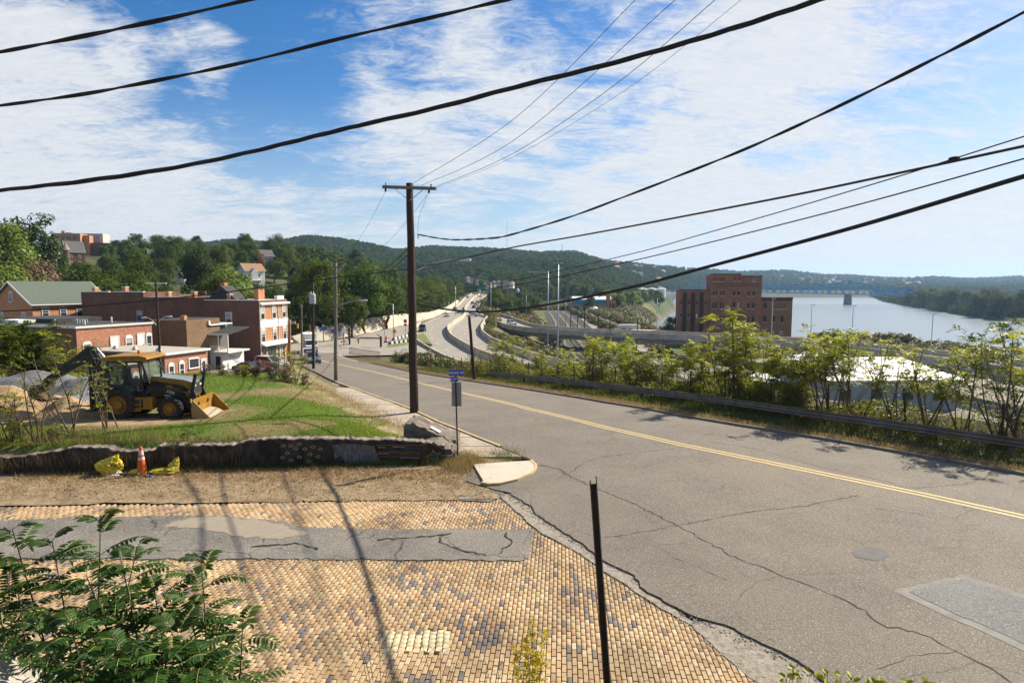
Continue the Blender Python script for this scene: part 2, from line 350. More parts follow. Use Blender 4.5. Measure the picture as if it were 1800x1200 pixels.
def terr(X, Y):
 X = np.asarray(X, float); Y = np.asarray(Y, float)
 p = P(Y); A = hA(Y); B = hB(Y); zh = zH(Y)
 dl = (xL(Y) - X) * .8
 yw = np.clip(20.15 + (X + 16.88) * .082, 19.5, 21.6)
 rise = np.interp(Y - yw + 20.4, [20.55, 20.85, 23, 27, 35, 50, 56, 63, 90, 100], [0, .80, .76, .5, .5, .95, .6, -1.2, -.7, 0])
 up = p + rise * sstep(1.6, 5.0, dl) + .05 * fnoise(X, Y, 2.3) * sstep(3, 7, dl) * (Y > 21)
 up = up + .085 * sstep(.15, .5, dl) * (1 - sstep(2, 4, dl)) * (Y > 21.6)
 d = A - X
 hill = .105 * np.clip(Y - 135, 0, 300) * sstep(8, 120, d)
 up = up + hill
 lim = 3.2 + (9.3 - Y) * .78
 bank = np.clip((8.4 - Y) * .52, 0, 4.3) * sstep(0, 3.0, lim - X)
 up = up + bank
 xs = np.where(Y < 95, xR(Y) + 4.6, 0) + np.where(Y >= 95, A - 3, 0)
 w = sstep(88, 108, Y); xs = (1 - w) * (xR(Y) + 4.6) + w * (A - 3)
 t = (X - xs) / np.maximum(A - xs, 1.0)
 z = up + (zh - 1.3 - up) * sstep(0, .8, t)
 z = np.where((X > A - .3) & (X < B + .3), zh - .5, z)
 L = -11.5 + .25 * fnoise(X, Y, 17) + np.clip(Y - 350, 0, 600) * .006
 tr = sstep(0, 22, X - B)
 z = np.where(X >= B + .3, (zh - .5) * (1 - tr) + L * tr, z)
 inr = sstep(0, 22, X - xLB(Y)) * sstep(0, 40, 1560 - Y)
 rightbank = sstep(-12, 14, X - xRB(Y)) * (1 - sstep(1500, 1600, Y))
 z = z * (1 - inr) + (-28.5) * inr
 z = z * (1 - rightbank) + (-23.5 + .03 * np.clip(X - xRB(Y), 0, 300)) * rightbank
 Yp = np.maximum(Y, 50.0); px = 900 + FPX * X / Yp
 ry = np.interp(px, [r[0] for r in RIDGE], [r[1] for r in RIDGE])
 Y0 = np.interp(px, [0, 800, 1000, 1120, 1180, 1300, 1800], [620, 640, 600, 900, 1350, 1640, 1640])
 Y1 = np.interp(px, [0, 900, 1050, 1150, 1300, 1450, 1800], [1500, 1500, 1550, 1900, 3000, 4000, 4600])
 top = HC + (500 - ry) / FPX * Y1 - 11
 q = (Y - Y0) / (Y1 - Y0)
 s = np.clip(q, 0, 1.0); prof = s ** 1.15 * (1.6 - .6 * s)
 hz = -9 + (top + 9) * prof + fnoise(X, Y, 110, 3) * 9 * np.sin(np.pi * np.clip(q, 0, 1)) + fnoise(X, Y, 47, 5) * 3 * np.sin(np.pi * np.clip(q, 0, 1))
 hz = np.where(q > 1, top - (Y - Y1) * .12, hz)
 k = sstep(0, .12, q)
 return z * (1 - k) + np.maximum(hz, -24) * k
def build_ground():
 ys = [-60.0];
 while ys[-1] < 6400:
  y = ys[-1]; st = .5 if 5 < y < 45 else (1.2 if y < 5 else max(.5, (y - 20) * .02)); ys.append(y + min(st, 60))
 ys = np.array(ys); nc = 331
 s = np.linspace(-1, 1, nc); s = np.sign(s) * (np.abs(s) ** 1.25)
 W = np.maximum(75, 1.15 * ys + 35)
 X = W[:, None] * s[None, :]; Y = np.repeat(ys[:, None], nc, 1)
 Z = terr(X, Y)
 asp = (X > np.minimum(xL(Y), xR(Y)) - .3) & (X < xR(Y) + .1) & (Y < 118) & (Y > -55)
 plaza = (Y > 8.3) & (Y < 21.0) & (X < 6.5) & (X > -40)
 Z = np.where(asp | plaza, Z - .16, Z)
 inter = (Y >= 100) & (Y < 235) & (X > -82) & (X < hA(Y)) & (X > iW(Y) - .5)
 Z = np.where(inter, P(Y) - .25, Z)
 n = len(ys); V = np.stack([X, Y, Z], -1).reshape(-1, 3)
 i = np.arange(n - 1)[:, None] * nc + np.arange(nc - 1)[None, :]
 F = np.stack([i, i + 1, i + nc + 1, i + nc], -1).reshape(-1, 4)
 x = V[:, 0]; y = V[:, 1]; z = V[:, 2]
 n1 = fnoise(x, y, 1.6, 1); n2 = fnoise(x, y, 6.0, 2); n3 = fnoise(x, y, 31., 4)
 c = np.zeros((len(V), 3)); c[:] = (.11, .10, .05)
 def put(mask, col):
  m = np.clip(mask, 0, 1)[:, None]; c[:] = c * (1 - m) + np.array(col) * m
 dl = (xL(y) - x) * .8
 lawn = sstep(2.2, 3.4, dl + .5 * n2) * (y > 20.9) * (1 - sstep(54, 59, y + n2))
 put(lawn, (.085, .15, .028)); put(lawn * sstep(.15, .6, n1 + .5 * n2) * .75, (.16, .15, .055)); put(lawn * sstep(.5, .9, n2 + .6 * n1) * .9, (.22, .165, .085))
 put(sstep(0, 1, (-.535 * y - x) / 1.5 + n1 * .6) * lawn * (y > 24.2) * (y < 40), (.30, .21, .12))          # bare earth round the digger
 put(sstep(.6, 1.2, dl) * (1 - sstep(2.4, 3.6, dl + .5 * n2)) * (y > 20), (.30, .25, .15))
 put((y > 57) * (y < 120) * (dl > 2), (.20, .18, .15))
 rb = sstep(0, 1, (x - xR(y)) / 1.0) * (y < 100) * (x < hA(y))
 put(rb, (.10, .10, .045)); put(rb * sstep(.1, .6, n1), (.17, .135, .07))
 low = (x > hB(y)) * (y < 900)
 put(low * 1.0, (.15, .14, .06)); put(low * sstep(-.3, .4, n2 + n3), (.085, .11, .03)); put(low * sstep(.4, .9, n3 - n2 * .5), (.22, .17, .10))
 put(low * (y < 150) * sstep(26, 40, x - hB(y)), (.27, .245, .20))
 hillm = (x < hA(y) - 4) * (y > 140); put(hillm * 1.0, (.06, .075, .028)); put(hillm * sstep(.2, .7, n2 + n3), (.10, .10, .04))
 put((y > 560) * 1.0, (.055, .075, .03)); put((y > 560) * sstep(.3, .9, fnoise(x, y, 120, 6)), (.10, .11, .05))
 put((z < -22.5) * (y < 1600), (.14, .12, .09)); put((x > xRB(y)) * (y < 1700), (.06, .08, .03))
 put((y < 8.6) * (x < 5), (.085, .085, .035))
 me = npmesh('', V, F, None); at_ = me.color_attributes.new('cover', 'FLOAT_COLOR', 'POINT')
 at_.data.foreach_set('color', np.concatenate([c, np.ones((len(c), 1))], 1).astype(np.float32).ravel())
 me.polygons.foreach_set('use_smooth', np.ones(len(F), dtype=bool))
 m = bpy.data.materials.new('earth_and_grass'); m.use_nodes = True; nt = m.node_tree; N = nt.nodes; L = nt.links; b = N['Principled BSDF']
 b.inputs['Roughness'].default_value = .95; b.inputs['Specular IOR Level'].default_value = .1
 a = N.new('ShaderNodeVertexColor'); a.layer_name = 'cover'; g = N.new('ShaderNodeNewGeometry')
 n1_ = N.new('ShaderNodeTexNoise'); n1_.inputs['Scale'].default_value = 2.6; n1_.inputs['Detail'].default_value = 9; n1_.inputs['Roughness'].default_value = .7; L.new(g.outputs['Position'], n1_.inputs['Vector'])
 mr = N.new('ShaderNodeMapRange'); mr.inputs[1].default_value = .3; mr.inputs[2].default_value = .7; mr.inputs[3].default_value = .6; mr.inputs[4].default_value = 1.4; L.new(n1_.outputs[0], mr.inputs[0])
 mu = N.new('ShaderNodeVectorMath'); mu.operation = 'SCALE'; L.new(a.outputs[0], mu.inputs[0]); L.new(mr.outputs[0], mu.inputs['Scale'])
 L.new(mu.outputs[0], b.inputs['Base Color'])
 bp = N.new('ShaderNodeBump'); bp.inputs['Strength'].default_value = .6; bp.inputs['Distance'].default_value = .06
 n2_ = N.new('ShaderNodeTexNoise'); n2_.inputs['Scale'].default_value = 14; n2_.inputs['Detail'].default_value = 5; L.new(g.outputs['Position'], n2_.inputs['Vector'])
 L.new(n2_.outputs[0], bp.inputs['Height']); L.new(bp.outputs[0], b.inputs['Normal'])
 me.materials.append(m); o = link('ground', me); tag(o, kind='structure')
 return o
IW = [(-70, 100), (-70, 122), (-46, 134), (-40.5, 146), (-37.5, 168), (-33, 200), (-29.5, 240), (-30, 300)]
def iW(Y): return np.interp(Y, [p[1] for p in IW], [p[0] for p in IW])
ground = build_ground()
# asphalt of the main road
def asphalt_mat(name, a, b_, crack=0.0, stain=(.30, .25, .19), patch=None):
 m = bpy.data.materials.new(name); m.use_nodes = True; nt = m.node_tree; N = nt.nodes; L = nt.links; bs = N['Principled BSDF']
 bs.inputs['Roughness'].default_value = .85; bs.inputs['Specular IOR Level'].default_value = .25
 g = N.new('ShaderNodeNewGeometry')
 def nz(sc, det, ro=.6, dist=0.):
  n = N.new('ShaderNodeTexNoise'); n.inputs['Scale'].default_value = sc; n.inputs['Detail'].default_value = det; n.inputs['Roughness'].default_value = ro; n.inputs['Distortion'].default_value = dist
  L.new(g.outputs['Position'], n.inputs['Vector']); return n.outputs[0]
 def mr(v, a0, a1, b0=0., b1=1.):
  r = N.new('ShaderNodeMapRange'); r.inputs[1].default_value = a0; r.inputs[2].default_value = a1; r.inputs[3].default_value = b0; r.inputs[4].default_value = b1; L.new(v, r.inputs[0]); return r.outputs[0]
 def mix(f, p, q, op='MIX'):
  x = N.new('ShaderNodeMix'); x.data_type = 'RGBA'; x.blend_type = op; L.new(f, x.inputs[0])
  for i, c in ((6, p), (7, q)):
   if isinstance(c, tuple): x.inputs[i].default_value = (*c, 1)
   else: L.new(c, x.inputs[i])
  return x.outputs[2]
 base = mix(mr(nz(.45, 6), .35, .65), a, b_)
 base = mix(mr(nz(.16, 4, .5, .6), .56, .72, 0, .55), base, stain)
 speck = mr(nz(30, 4, .8), .33, .67)                       # aggregate
 base = mix(mr(nz(34, 3, .85), .555, .63, 0, .8), base, (.46, .41, .34))
 base = mix(mr(nz(29, 3, .85), .455, .38, 0, .8), base, (.05, .044, .038))
 if crack:
  wp = N.new('ShaderNodeVectorMath'); wp.operation = 'ADD'; nn = N.new('ShaderNodeTexNoise'); nn.inputs['Scale'].default_value = 1.7; nn.inputs['Detail'].default_value = 6
  L.new(g.outputs['Position'], nn.inputs['Vector']); sc = N.new('ShaderNodeVectorMath'); sc.operation = 'SCALE'; sc.inputs['Scale'].default_value = .35; L.new(nn.outputs['Color'], sc.inputs[0])
  L.new(g.outputs['Position'], wp.inputs[0]); L.new(sc.outputs[0], wp.inputs[1])
  for scl, wd, thr in ((.42, .010, .50), (1.3, .016, .57)):
   v = N.new('ShaderNodeTexVoronoi'); v.feature = 'DISTANCE_TO_EDGE'; v.inputs['Scale'].default_value = scl; L.new(wp.outputs[0], v.inputs['Vector'])
   mk = mr(v.outputs['Distance'], wd * .25, wd, crack, 0); gate = mr(nz(.5 + scl * .2, 3), thr - .06, thr + .06)
   mm = N.new('ShaderNodeMath'); mm.operation = 'MULTIPLY'; L.new(mk, mm.inputs[0]); L.new(gate, mm.inputs[1])
   base = mix(mm.outputs[0], base, (.045, .04, .033))
 L.new(base, bs.inputs['Base Color'])
 bp = N.new('ShaderNodeBump'); bp.inputs['Strength'].default_value = .35; bp.inputs['Distance'].default_value = .01; L.new(speck, bp.inputs['Height']); L.new(bp.outputs[0], bs.inputs['Normal'])
 MATS[name] = m; return m
ASPH = asphalt_mat('worn_asphalt', (.128, .110, .088), (.172, .148, .116), .42, (.225, .175, .115))
ASPH2 = asphalt_mat('dark_patched_asphalt', (.095, .088, .078), (.215, .195, .165), .9, (.075, .068, .06))
HWY = asphalt_mat('highway_concrete', (.27, .245, .205), (.33, .30, .25), .5, (.22, .20, .17))
AE = [(4.87 + .72 * 16, -7), (4.87 + .1, 9.0), (4.87, 9.32), (4.7, 9.82), (4.23, 10.33), (3.88, 10.85), (3.40, 11.1), (2.78, 12.12), (2.51, 12.9), (2.03, 13.47), (1.7, 14.45), (.87, 16.01), (.32, 17.3), (-.08, 18.17), (-.9, 18.7), (-1.5, 19.3), (-1.3, 20.5), (.3, 21.2), (.89, 21.27)]
def xAE(Y): return np.interp(Y, [p[1] for p in AE], [p[0] for p in AE])
ZA = .05                                                     # thickness of the top course above the old paving
def build_road():
 ys = [-6.0]
 while ys[-1] < 116: ys.append(ys[-1] + (.12 if 8.5 < ys[-1] < 22 else .8))
 ys = np.array(ys); r = np.random.default_rng(3)
 jag = np.cumsum(r.normal(0, .028, len(ys))); jag = jag - np.convolve(jag, np.ones(25) / 25, 'same') + r.normal(0, .012, len(ys))
 xl = np.where(ys < 21.27, xAE(ys) + np.where(ys < 18.5, jag, 0), xL(ys) + .02); xr = xR(ys)
 nc = 15; T = np.linspace(0, 1, nc); X = xl[:, None] + (xr - xl)[:, None] * T[None]; Y = np.repeat(ys[:, None], nc, 1)
 crown = .05 * np.sin(np.pi * T)[None]
 Z = P(Y) + ZA + crown * 0.6
 V = np.stack([X, Y, Z], -1).reshape(-1, 3); n = len(ys)
 i = np.arange(n - 1)[:, None] * nc + np.arange(nc - 1)[None]; F = np.stack([i, i + 1, i + nc + 1, i + nc], -1).reshape(-1, 4)
 e = V.reshape(n, nc, 3)[:, 0].copy(); e2 = e.copy(); e2[:, 2] -= .09; o = len(V)
 V = np.concatenate([V, e, e2]); k = np.arange(n - 1); E = np.stack([o + k + 1, o + k, o + n + k, o + n + k + 1], -1)
 ob = npmesh('road', V, np.concatenate([F, E]), ASPH); tag(ob, kind='structure')
 return ob
road = build_road()
def zroad(x, y):
 if y > 116: return float(P(y)) + .035
 l = float(xAE(y)) if y < 21.27 else float(xL(y)); r_ = float(xR(y)); t = min(max((x - l) / (r_ - l), 0), 1)
 return float(P(y)) + ZA + .03 * math.sin(math.pi * t)
def ribbon(name, pts, w, m, parent=None, dz=.004, zf=None, jag=0.0, step=.5, seed=1):
 """a flat strip laid along a polyline"""
 q = []; r = random.Random(seed)
 for a, b in zip(pts[:-1], pts[1:]):
  L_ = math.dist(a, b); k = max(1, int(L_ / step))
  for j in range(k): t = j / k; q.append((a[0] + (b[0] - a[0]) * t, a[1] + (b[1] - a[1]) * t))
 q.append(pts[-1])
 if jag: q = [(x + r.gauss(0, jag), y + r.gauss(0, jag)) for x, y in q]
 V = []; n = len(q)
 for i, (x, y) in enumerate(q):
  a = q[max(i - 1, 0)]; b = q[min(i + 1, n - 1)]; d = Vector((b[0] - a[0], b[1] - a[1])).normalized(); nx, ny = -d.y, d.x
  ww = (w(i / (n - 1)) if callable(w) else w) * (r.uniform(.25, 1.5) if jag else 1)
  for s in (-.5, .5): X, Y = x + nx * ww * s, y + ny * ww * s; V.append((X, Y, (zf or zroad)(X, Y) + dz))
 F = [(2 * i, 2 * i + 2, 2 * i + 3, 2 * i + 1) for i in range(n - 1)]
 return npmesh(name, V, F, m, parent)
YEL = mat('yellow_line_paint', (.62, .44, .16), (.50, .37, .17), 9, .7, .1, c3=(.30, .25, .17), scale3=14, coords='World')
cpts = CEN
for s in (-.14, .14):
 pl = []
 for i, (x, y) in enumerate(cpts):
  a = cpts[max(i - 1, 0)]; b = cpts[min(i + 1, len(cpts) - 1)]; d = Vector((b[0] - a[0], b[1] - a[1])).normalized(); pl.append((x - d.y * s, y + d.x * s))
 d0 = Vector((pl[0][0] - pl[1][0], pl[0][1] - pl[1][1])).normalized(); pl = [(pl[0][0] + d0.x * 22, pl[0][1] + d0.y * 22)] + pl
 ribbon('yellow_line', pl, .13, YEL, road, .005, step=.4)
TAR = mat('dark_crack', (.022, .019, .016), (.045, .04, .03), 6, .9)  # dark tone of the crack strips
def wpx(l): return [tuple(onprof(x, y, P, .04)[:2]) for x, y in l]
cracks = [([(1000, 838), (1050, 860), (1110, 885), (1190, 924), (1230, 947), (1300, 985), (1350, 1003), (1400, 1022), (1430, 1034), (1500, 1064), (1545, 1097), (1640, 1122), (1670, 1142), (1720, 1165), (1770, 1195), (1830, 1230)], .035),
    ([(1060, 945), (1120, 938), (1190, 925), (1250, 913), (1330, 900), (1400, 893), (1455, 883), (1508, 873)], .03),
    ([(1230, 775), (1330, 790), (1440, 822), (1545, 845), (1600, 862), (1680, 885), (1760, 905)], .022),
    ([(1600, 860), (1660, 855), (1715, 849)], .022), ([(1000, 833), (1030, 812), (1060, 804), (1120, 797), (1184, 790)], .026),
    ([(815, 740), (880, 735), (940, 731)], .02), ([(1530, 895), (1600, 903), (1640, 912)], .014), ([(1540, 1178), (1620, 1150), (1690, 1148)], .012),
    ([(860, 860), (880, 868), (900, 872)], .03), ([(948, 818), (985, 826), (1002, 838)], .04), ([(1280, 1020), (1230, 1000), (1180, 978), (1150, 960)], .01)]
for i, (l, w) in enumerate(cracks): ribbon('crack', wpx(l), w, TAR, road, .004, jag=.032, step=.13, seed=i)
def patch(name, px, m, parent, dz, zf=None, jag=.02, n=8, seed=2, off=.04, label=None):
 r = random.Random(seed); w = [onprof(x, y, P, off) for x, y in px]; pts = []
 for a, b in zip(w, w[1:] + w[:1]):
  for j in range(n): t = j / n; p = a.lerp(b, t); pts.append((p.x + r.gauss(0, jag), p.y + r.gauss(0, jag)))
 bm = bmesh.new(); vs = [bm.verts.new((x, y, (zf or zroad)(x, y) + dz)) for x, y in pts]
 f = bm.faces.new(vs); f.normal_update()
 if f.normal.z < 0: f.normal_flip()
 bmesh.ops.triangulate(bm, faces=bm.faces[:])
 me = bpy.data.meshes.new(name); bm.to_mesh(me); bm.free(); me.materials.append(m); o = link(name, me, parent)
 if label: o['label'] = label
 return o
GREYP = asphalt_mat('grey_gravel_patch', (.125, .125, .122), (.17, .17, .165), .0, (.10, .10, .10))
LINEP = mat('pale_sealed_edge', (.25, .235, .21), (.17, .155, .135), 3, .9, coords='World')
patch('patch_border', [(1565, 1040), (1690, 1013), (1980, 1100), (1900, 1190)], LINEP, road, .005, label='pale sealed border of the square patch')
patch('asphalt_patch', [(1592, 1042), (1688, 1020), (1960, 1104), (1890, 1172)], GREYP, road, .010, label='square grey gravelly patch')
patch('round_patch', [(1497, 971), (1515, 965), (1545, 966), (1566, 974), (1560, 983), (1535, 987), (1508, 982)], mat('dark_round_patch', (.12, .115, .11), (.15, .14, .135), 6, .9, .2, 60, coords='World'), road, .006, n=4, label='small dark round patch')
patch('corner_patch', [(782, 866), (800, 858), (860, 852), (892, 868), (860, 880), (800, 877)], ASPH2, road, .008, zf=lambda x, y: .012, label='dark asphalt scrap beside the kerb ramp')
# brick side street
def inpoly(x, y, poly):
 ins = False; j = len(poly) - 1
 for i in range(len(poly)):
  xi, yi = poly[i]; xj, yj = poly[j]
  if (yi > y) != (yj > y) and x < (xj - xi) * (y - yi) / (yj - yi) + xi: ins = not ins
  j = i
 return ins
def build_bricks():
 base = MB(); base.add([(-34, 7.6, -.055), (5.4, 7.6, -.055), (2.4, 13.2, -.055), (-.1, 18.3, -.055), (-34, 17.2, -.055)], [(0, 1, 2, 3, 4)])
 st = base.build('brick_street', mat('joint_dirt', (.05, .035, .025), (.10, .07, .045), 5, .95, .3, 40, coords='World'))
 tag(st, kind='structure')
 edge = [(4.75, 7.7), (3.91, 9.29), (3.6, 10.03), (3.33, 10.9), (2.71, 12.01), (1.98, 13.40), (1.42, 14.50), (.74, 15.40), (.31, 16.5), (-.37, 17.75)]
 poly = [(-30, 7.7)] + edge + [(-2.2, 17.72), (-6.5, 17.42), (-14.4, 17.05), (-30, 16.3)]
 hole = [(-30, 13.86), (-6, 13.80), (.26, 13.72), (.50, 15.28), (-3.2, 15.25), (-5.2, 15.42), (-6.6, 15.95), (-7.8, 16.22), (-10, 16.2), (-13.4, 15.9), (-30, 15.6)]
 fine = [tuple(onz(x, y, 0)[:2]) for x, y in [(687, 1110), (790, 1110), (782, 1147), (676, 1144)]]
 ang = math.radians(-4.5); ca, sa = math.cos(ang), math.sin(ang)
 bw, bl = .086, .222; r = random.Random(11); items = []
 for i in range(-430, 130):
  u = i * bw
  for j in range(-10, 110):
   v = j * bl + (.5 * bl if i % 2 else 0) + .012 * math.sin(i * 1.7)
   x = u * ca - v * sa; y = u * sa + v * ca
   if y < 7.7 or y > 18 or x < -.86 * y - 1.2 or x > 5.2: continue
   if not inpoly(x, y, poly) or inpoly(x, y, hole) or inpoly(x, y, fine): continue
   items.append((x, y, ang))
 for i in range(9):
  for j in range(5):
   a = onz(672 + 13.2 * i + 6, 1146 - 0 * j, 0); b = onz(684 + 12 * i + 6, 1108, 0); t = (j + .5) / 5; p = a.lerp(b, t)
   items.append((p.x, p.y + (.02 if i % 2 else -.02), ang, 1))
 tones = [(.43, .29, .15), (.46, .33, .185), (.41, .265, .13), (.50, .385, .235), (.35, .225, .13), (.44, .315, .185), (.155, .14, .135), (.22, .175, .14), (.56, .48, .30)]
 bm_ = bpy.data.materials.new('paving_brick'); bm_.use_nodes = True; nt = bm_.node_tree; N = nt.nodes; L = nt.links; b = N['Principled BSDF']; b.inputs['Roughness'].default_value = .8
 b.inputs['Specular IOR Level'].default_value = .25
 a = N.new('ShaderNodeVertexColor'); a.layer_name = 'tone'; g = N.new('ShaderNodeNewGeometry'); nz = N.new('ShaderNodeTexNoise'); nz.inputs['Scale'].default_value = 26; nz.inputs['Detail'].default_value = 6; L.new(g.outputs['Position'], nz.inputs['Vector'])
 mr = N.new('ShaderNodeMapRange'); mr.inputs[1].default_value = .3; mr.inputs[2].default_value = .7; mr.inputs[3].default_value = .78; mr.inputs[4].default_value = 1.2; L.new(nz.outputs[0], mr.inputs[0])
 n2 = N.new('ShaderNodeTexNoise'); n2.inputs['Scale'].default_value = .8; n2.inputs['Detail'].default_value = 5; L.new(g.outputs['Position'], n2.inputs['Vector'])
 m2 = N.new('ShaderNodeMapRange'); m2.inputs[1].default_value = .35; m2.inputs[2].default_value = .65; m2.inputs[3].default_value = .70; m2.inputs[4].default_value = 1.10; L.new(n2.outputs[0], m2.inputs[0])
 mm = N.new('ShaderNodeMath'); mm.operation = 'MULTIPLY'; L.new(mr.outputs[0], mm.inputs[0]); L.new(m2.outputs[0], mm.inputs[1])
 sc = N.new('ShaderNodeVectorMath'); sc.operation = 'SCALE'; L.new(a.outputs[0], sc.inputs[0]); L.new(mm.outputs[0], sc.inputs['Scale']); L.new(sc.outputs[0], b.inputs['Base Color'])
 bp = N.new('ShaderNodeBump'); bp.inputs['Strength'].default_value = .4; bp.inputs['Distance'].default_value = .006; L.new(nz.outputs[0], bp.inputs['Height']); L.new(bp.outputs[0], b.inputs['Normal'])
 def shape(w, l, k):
  x, y = w / 2, l / 2; c = .006
  vs = [(-x, -y, -.05), (x, -y, -.05), (x, y, -.05), (-x, y, -.05), (-x, -y, -c), (x, -y, -c), (x, y, -c), (-x, y, -c), (-x + c, -y + c, 0), (x - c, -y + c, 0), (x - c, y - c, 0), (-x + c, y - c, 0)]
  fs = [(0, 1, 5, 4), (1, 2, 6, 5), (2, 3, 7, 6), (3, 0, 4, 7), (4, 5, 9, 8), (5, 6, 10, 9), (6, 7, 11, 10), (7, 4, 8, 11), (8, 9, 10, 11)]
  return vs, fs
 def tone_of(it):
  x, y = it[0], it[1]
  if len(it) > 3: return 8 if r.random() < .75 else 3
  k = float(fnoise(np.array(x * 1.0), np.array(y * .7), .55, 3)); gp = .20 if k > .55 else .035
  if r.random() < gp * (1.5 if x > -3 and y < 13 else .8): return 6 if r.random() < .6 else 7
  return r.choice([0, 0, 1, 1, 1, 2, 3, 5, 5, 1, 0, 4] if k < .2 else [0, 1, 4, 4, 2, 5, 7])
 infr = [it for it in items if abs(it[0]) < .80 * it[1] and it[1] > 9.35]
 infr.sort(key=lambda t: t[0] ** 2 + t[1] ** 2); near = set(id(t) for t in infr[:300])
 protos = {}
 vs0, fs0 = shape(.0735, .207, 0); vs1, fs1 = shape(.105, .135, 0)
 def proto(t, big):
  if (t, big) in protos: return protos[(t, big)]
  me = bpy.data.meshes.new('brick'); v, f = (vs1, fs1) if big else (vs0, fs0); me.from_pydata(v, [], f); me.materials.append(bm_)
  ca_ = me.color_attributes.new('tone', 'FLOAT_COLOR', 'POINT'); ca_.data.foreach_set('color', list((*tones[t], 1)) * len(v)); protos[(t, big)] = me; return me
 V = []; F = []; C = []
 for it in items:
  t = tone_of(it); big = len(it) > 3
  z = .004 * math.sin(it[0] * 1.1) * math.cos(it[1] * .9) + r.gauss(0, .0022) + .012 * float(fnoise(np.array(it[0]), np.array(it[1]), 2.4, 5))
  tx, ty = r.gauss(0, .012), r.gauss(0, .008)
  rz = it[2] + r.gauss(0, .012)
  if id(it) in near:
   o = bpy.data.objects.new('brick', proto(t, big)); COL.objects.link(o); o.parent = st; o.location = (it[0], it[1], z); o.rotation_euler = (ty, tx, rz)
  else:
   c_, s_ = math.cos(rz), math.sin(rz); off = len(V)
   for (x, y, zz) in (vs1 if big else vs0): V.append((it[0] + x * c_ - y * s_, it[1] + x * s_ + y * c_, z + zz + x * tx + y * ty));
   k = r.uniform(.88, 1.1); col = [q * k for q in tones[t]] + [1]
   C.extend(col * 12); F.extend(tuple(q + off for q in f) for f in fs0)
 o = npmesh('brick_paving', V, F, bm_, st); ca_ = o.data.color_attributes.new('tone', 'FLOAT_COLOR', 'POINT'); ca_.data.foreach_set('color', np.array(C, np.float32)); o['kind'] = 'stuff'
 bm = bmesh.new(); r2 = random.Random(5); pts = []; ctr_y = 14.7; hole = [(x + (.07 if x > 0 else 0), y + (.12 if y > 14.8 else -.12)) for x, y in hole]
 for a, b in zip(hole, hole[1:] + hole[:1]):
  n = max(1, int(math.dist(a, b) / .15))
  for j in range(n): t = j / n; pts.append((a[0] + (b[0] - a[0]) * t + r2.gauss(0, .02), a[1] + (b[1] - a[1]) * t + r2.gauss(0, .035)))
 f = bm.faces.new([bm.verts.new((x, y, .017)) for x, y in pts]); f.normal_update()
 if f.normal.z < 0: f.normal_flip()
 bmesh.ops.triangulate(bm, faces=bm.faces[:]); me = bpy.data.meshes.new('asphalt_strip'); bm.to_mesh(me); bm.free()
 me.materials.append(ASPH2); tag(link('asphalt_strip', me), kind='structure')
 strip = bpy.data.objects['asphalt_strip']
 zf = lambda x, y: .017
 patch('pale_patch', [(285, 925), (330, 911), (400, 908), (470, 916), (545, 938), (500, 947), (420, 946), (350, 930)], mat('pale_asphalt', (.26, .22, .165), (.30, .255, .19), 5, .9, .3, 60, coords='World'), strip, .006, zf=zf, jag=.05, off=0, label='pale tan patch with a curling edge')
 patch('rough_patch', [(770, 936), (930, 936), (918, 979), (840, 976), (800, 962), (790, 950)], asphalt_mat('cracked_patch', (.165, .15, .13), (.19, .17, .145), .9, (.15, .14, .12)), strip, .006, zf=zf, jag=.03, off=0)
 for i, l in enumerate([[(780, 938), (770, 950), (790, 962), (820, 970), (855, 979)], [(660, 950), (720, 946), (790, 940)], [(440, 962), (520, 955), (560, 966)], [(885, 936), (900, 955), (880, 972)]]):
  ribbon('crack', [tuple(onz(x, y, 0)[:2]) for x, y in l], .05, TAR, strip, .014, zf=zf, jag=.04, step=.12, seed=20 + i)
 return st
brick_street = build_bricks()
def conc_edge():
 w = [(878, 873), (886, 868), (905, 872), (925, 888), (960, 914), (1000, 938), (1030, 958), (1066, 984), (1104, 1003), (1145, 1043), (1215, 1092), (1275, 1096), (1335, 1132), (1402, 1162), (1448, 1196), (1500, 1240), (1392, 1255), (1332, 1201), (1269, 1151), (1214, 1099), (1133, 1052), (1051, 996), (1000, 962), (947, 935), (916, 905)]
 r = random.Random(4); pts = []
 W = [onz(x, y, 0) for x, y in w]
 for a, b in zip(W, W[1:] + W[:1]):
  for j in range(5): p = a.lerp(b, j / 5); pts.append((p.x + r.gauss(0, .02), p.y + r.gauss(0, .02)))
 bm = bmesh.new(); f = bm.faces.new([bm.verts.new((x, y, .017)) for x, y in pts]); f.normal_update()
 if f.normal.z < 0: f.normal_flip()
 bmesh.ops.triangulate(bm, faces=bm.faces[:]); me = bpy.data.meshes.new('concrete_edge'); bm.to_mesh(me); bm.free()
 me.materials.append(mat('crumbled_concrete', (.24, .205, .16), (.38, .335, .27), 7, .95, .9, 30, c3=(.17, .14, .11), scale3=9, coords='World')); tag(link('concrete_edge', me), kind='structure')
conc_edge()
vm = MB(); r = random.Random(9); nx, ny = 90, 14
for i in range(nx + 1):
 for j in range(ny + 1):
  x = -34 + i * (33.6 / nx); y = 16.9 + j / ny * (4.9 if x > -3 else 4.6) + (.5 if j == 0 else 0) * (x + 34) / 34
  y0 = 16.22 + (x + 34) * .043; y1 = 21.6; y = y0 + (y1 - y0) * j / ny
  vm.v.append((x, y + (r.gauss(0, .05) if j == 0 else 0), .016 + .018 * r.random()))
for i in range(nx):
 for j in range(ny): a = i * (ny + 1) + j; vm.f.append((a, a + ny + 1, a + ny + 2, a + 1)); vm.m.append(0); vm.t.append(.5)
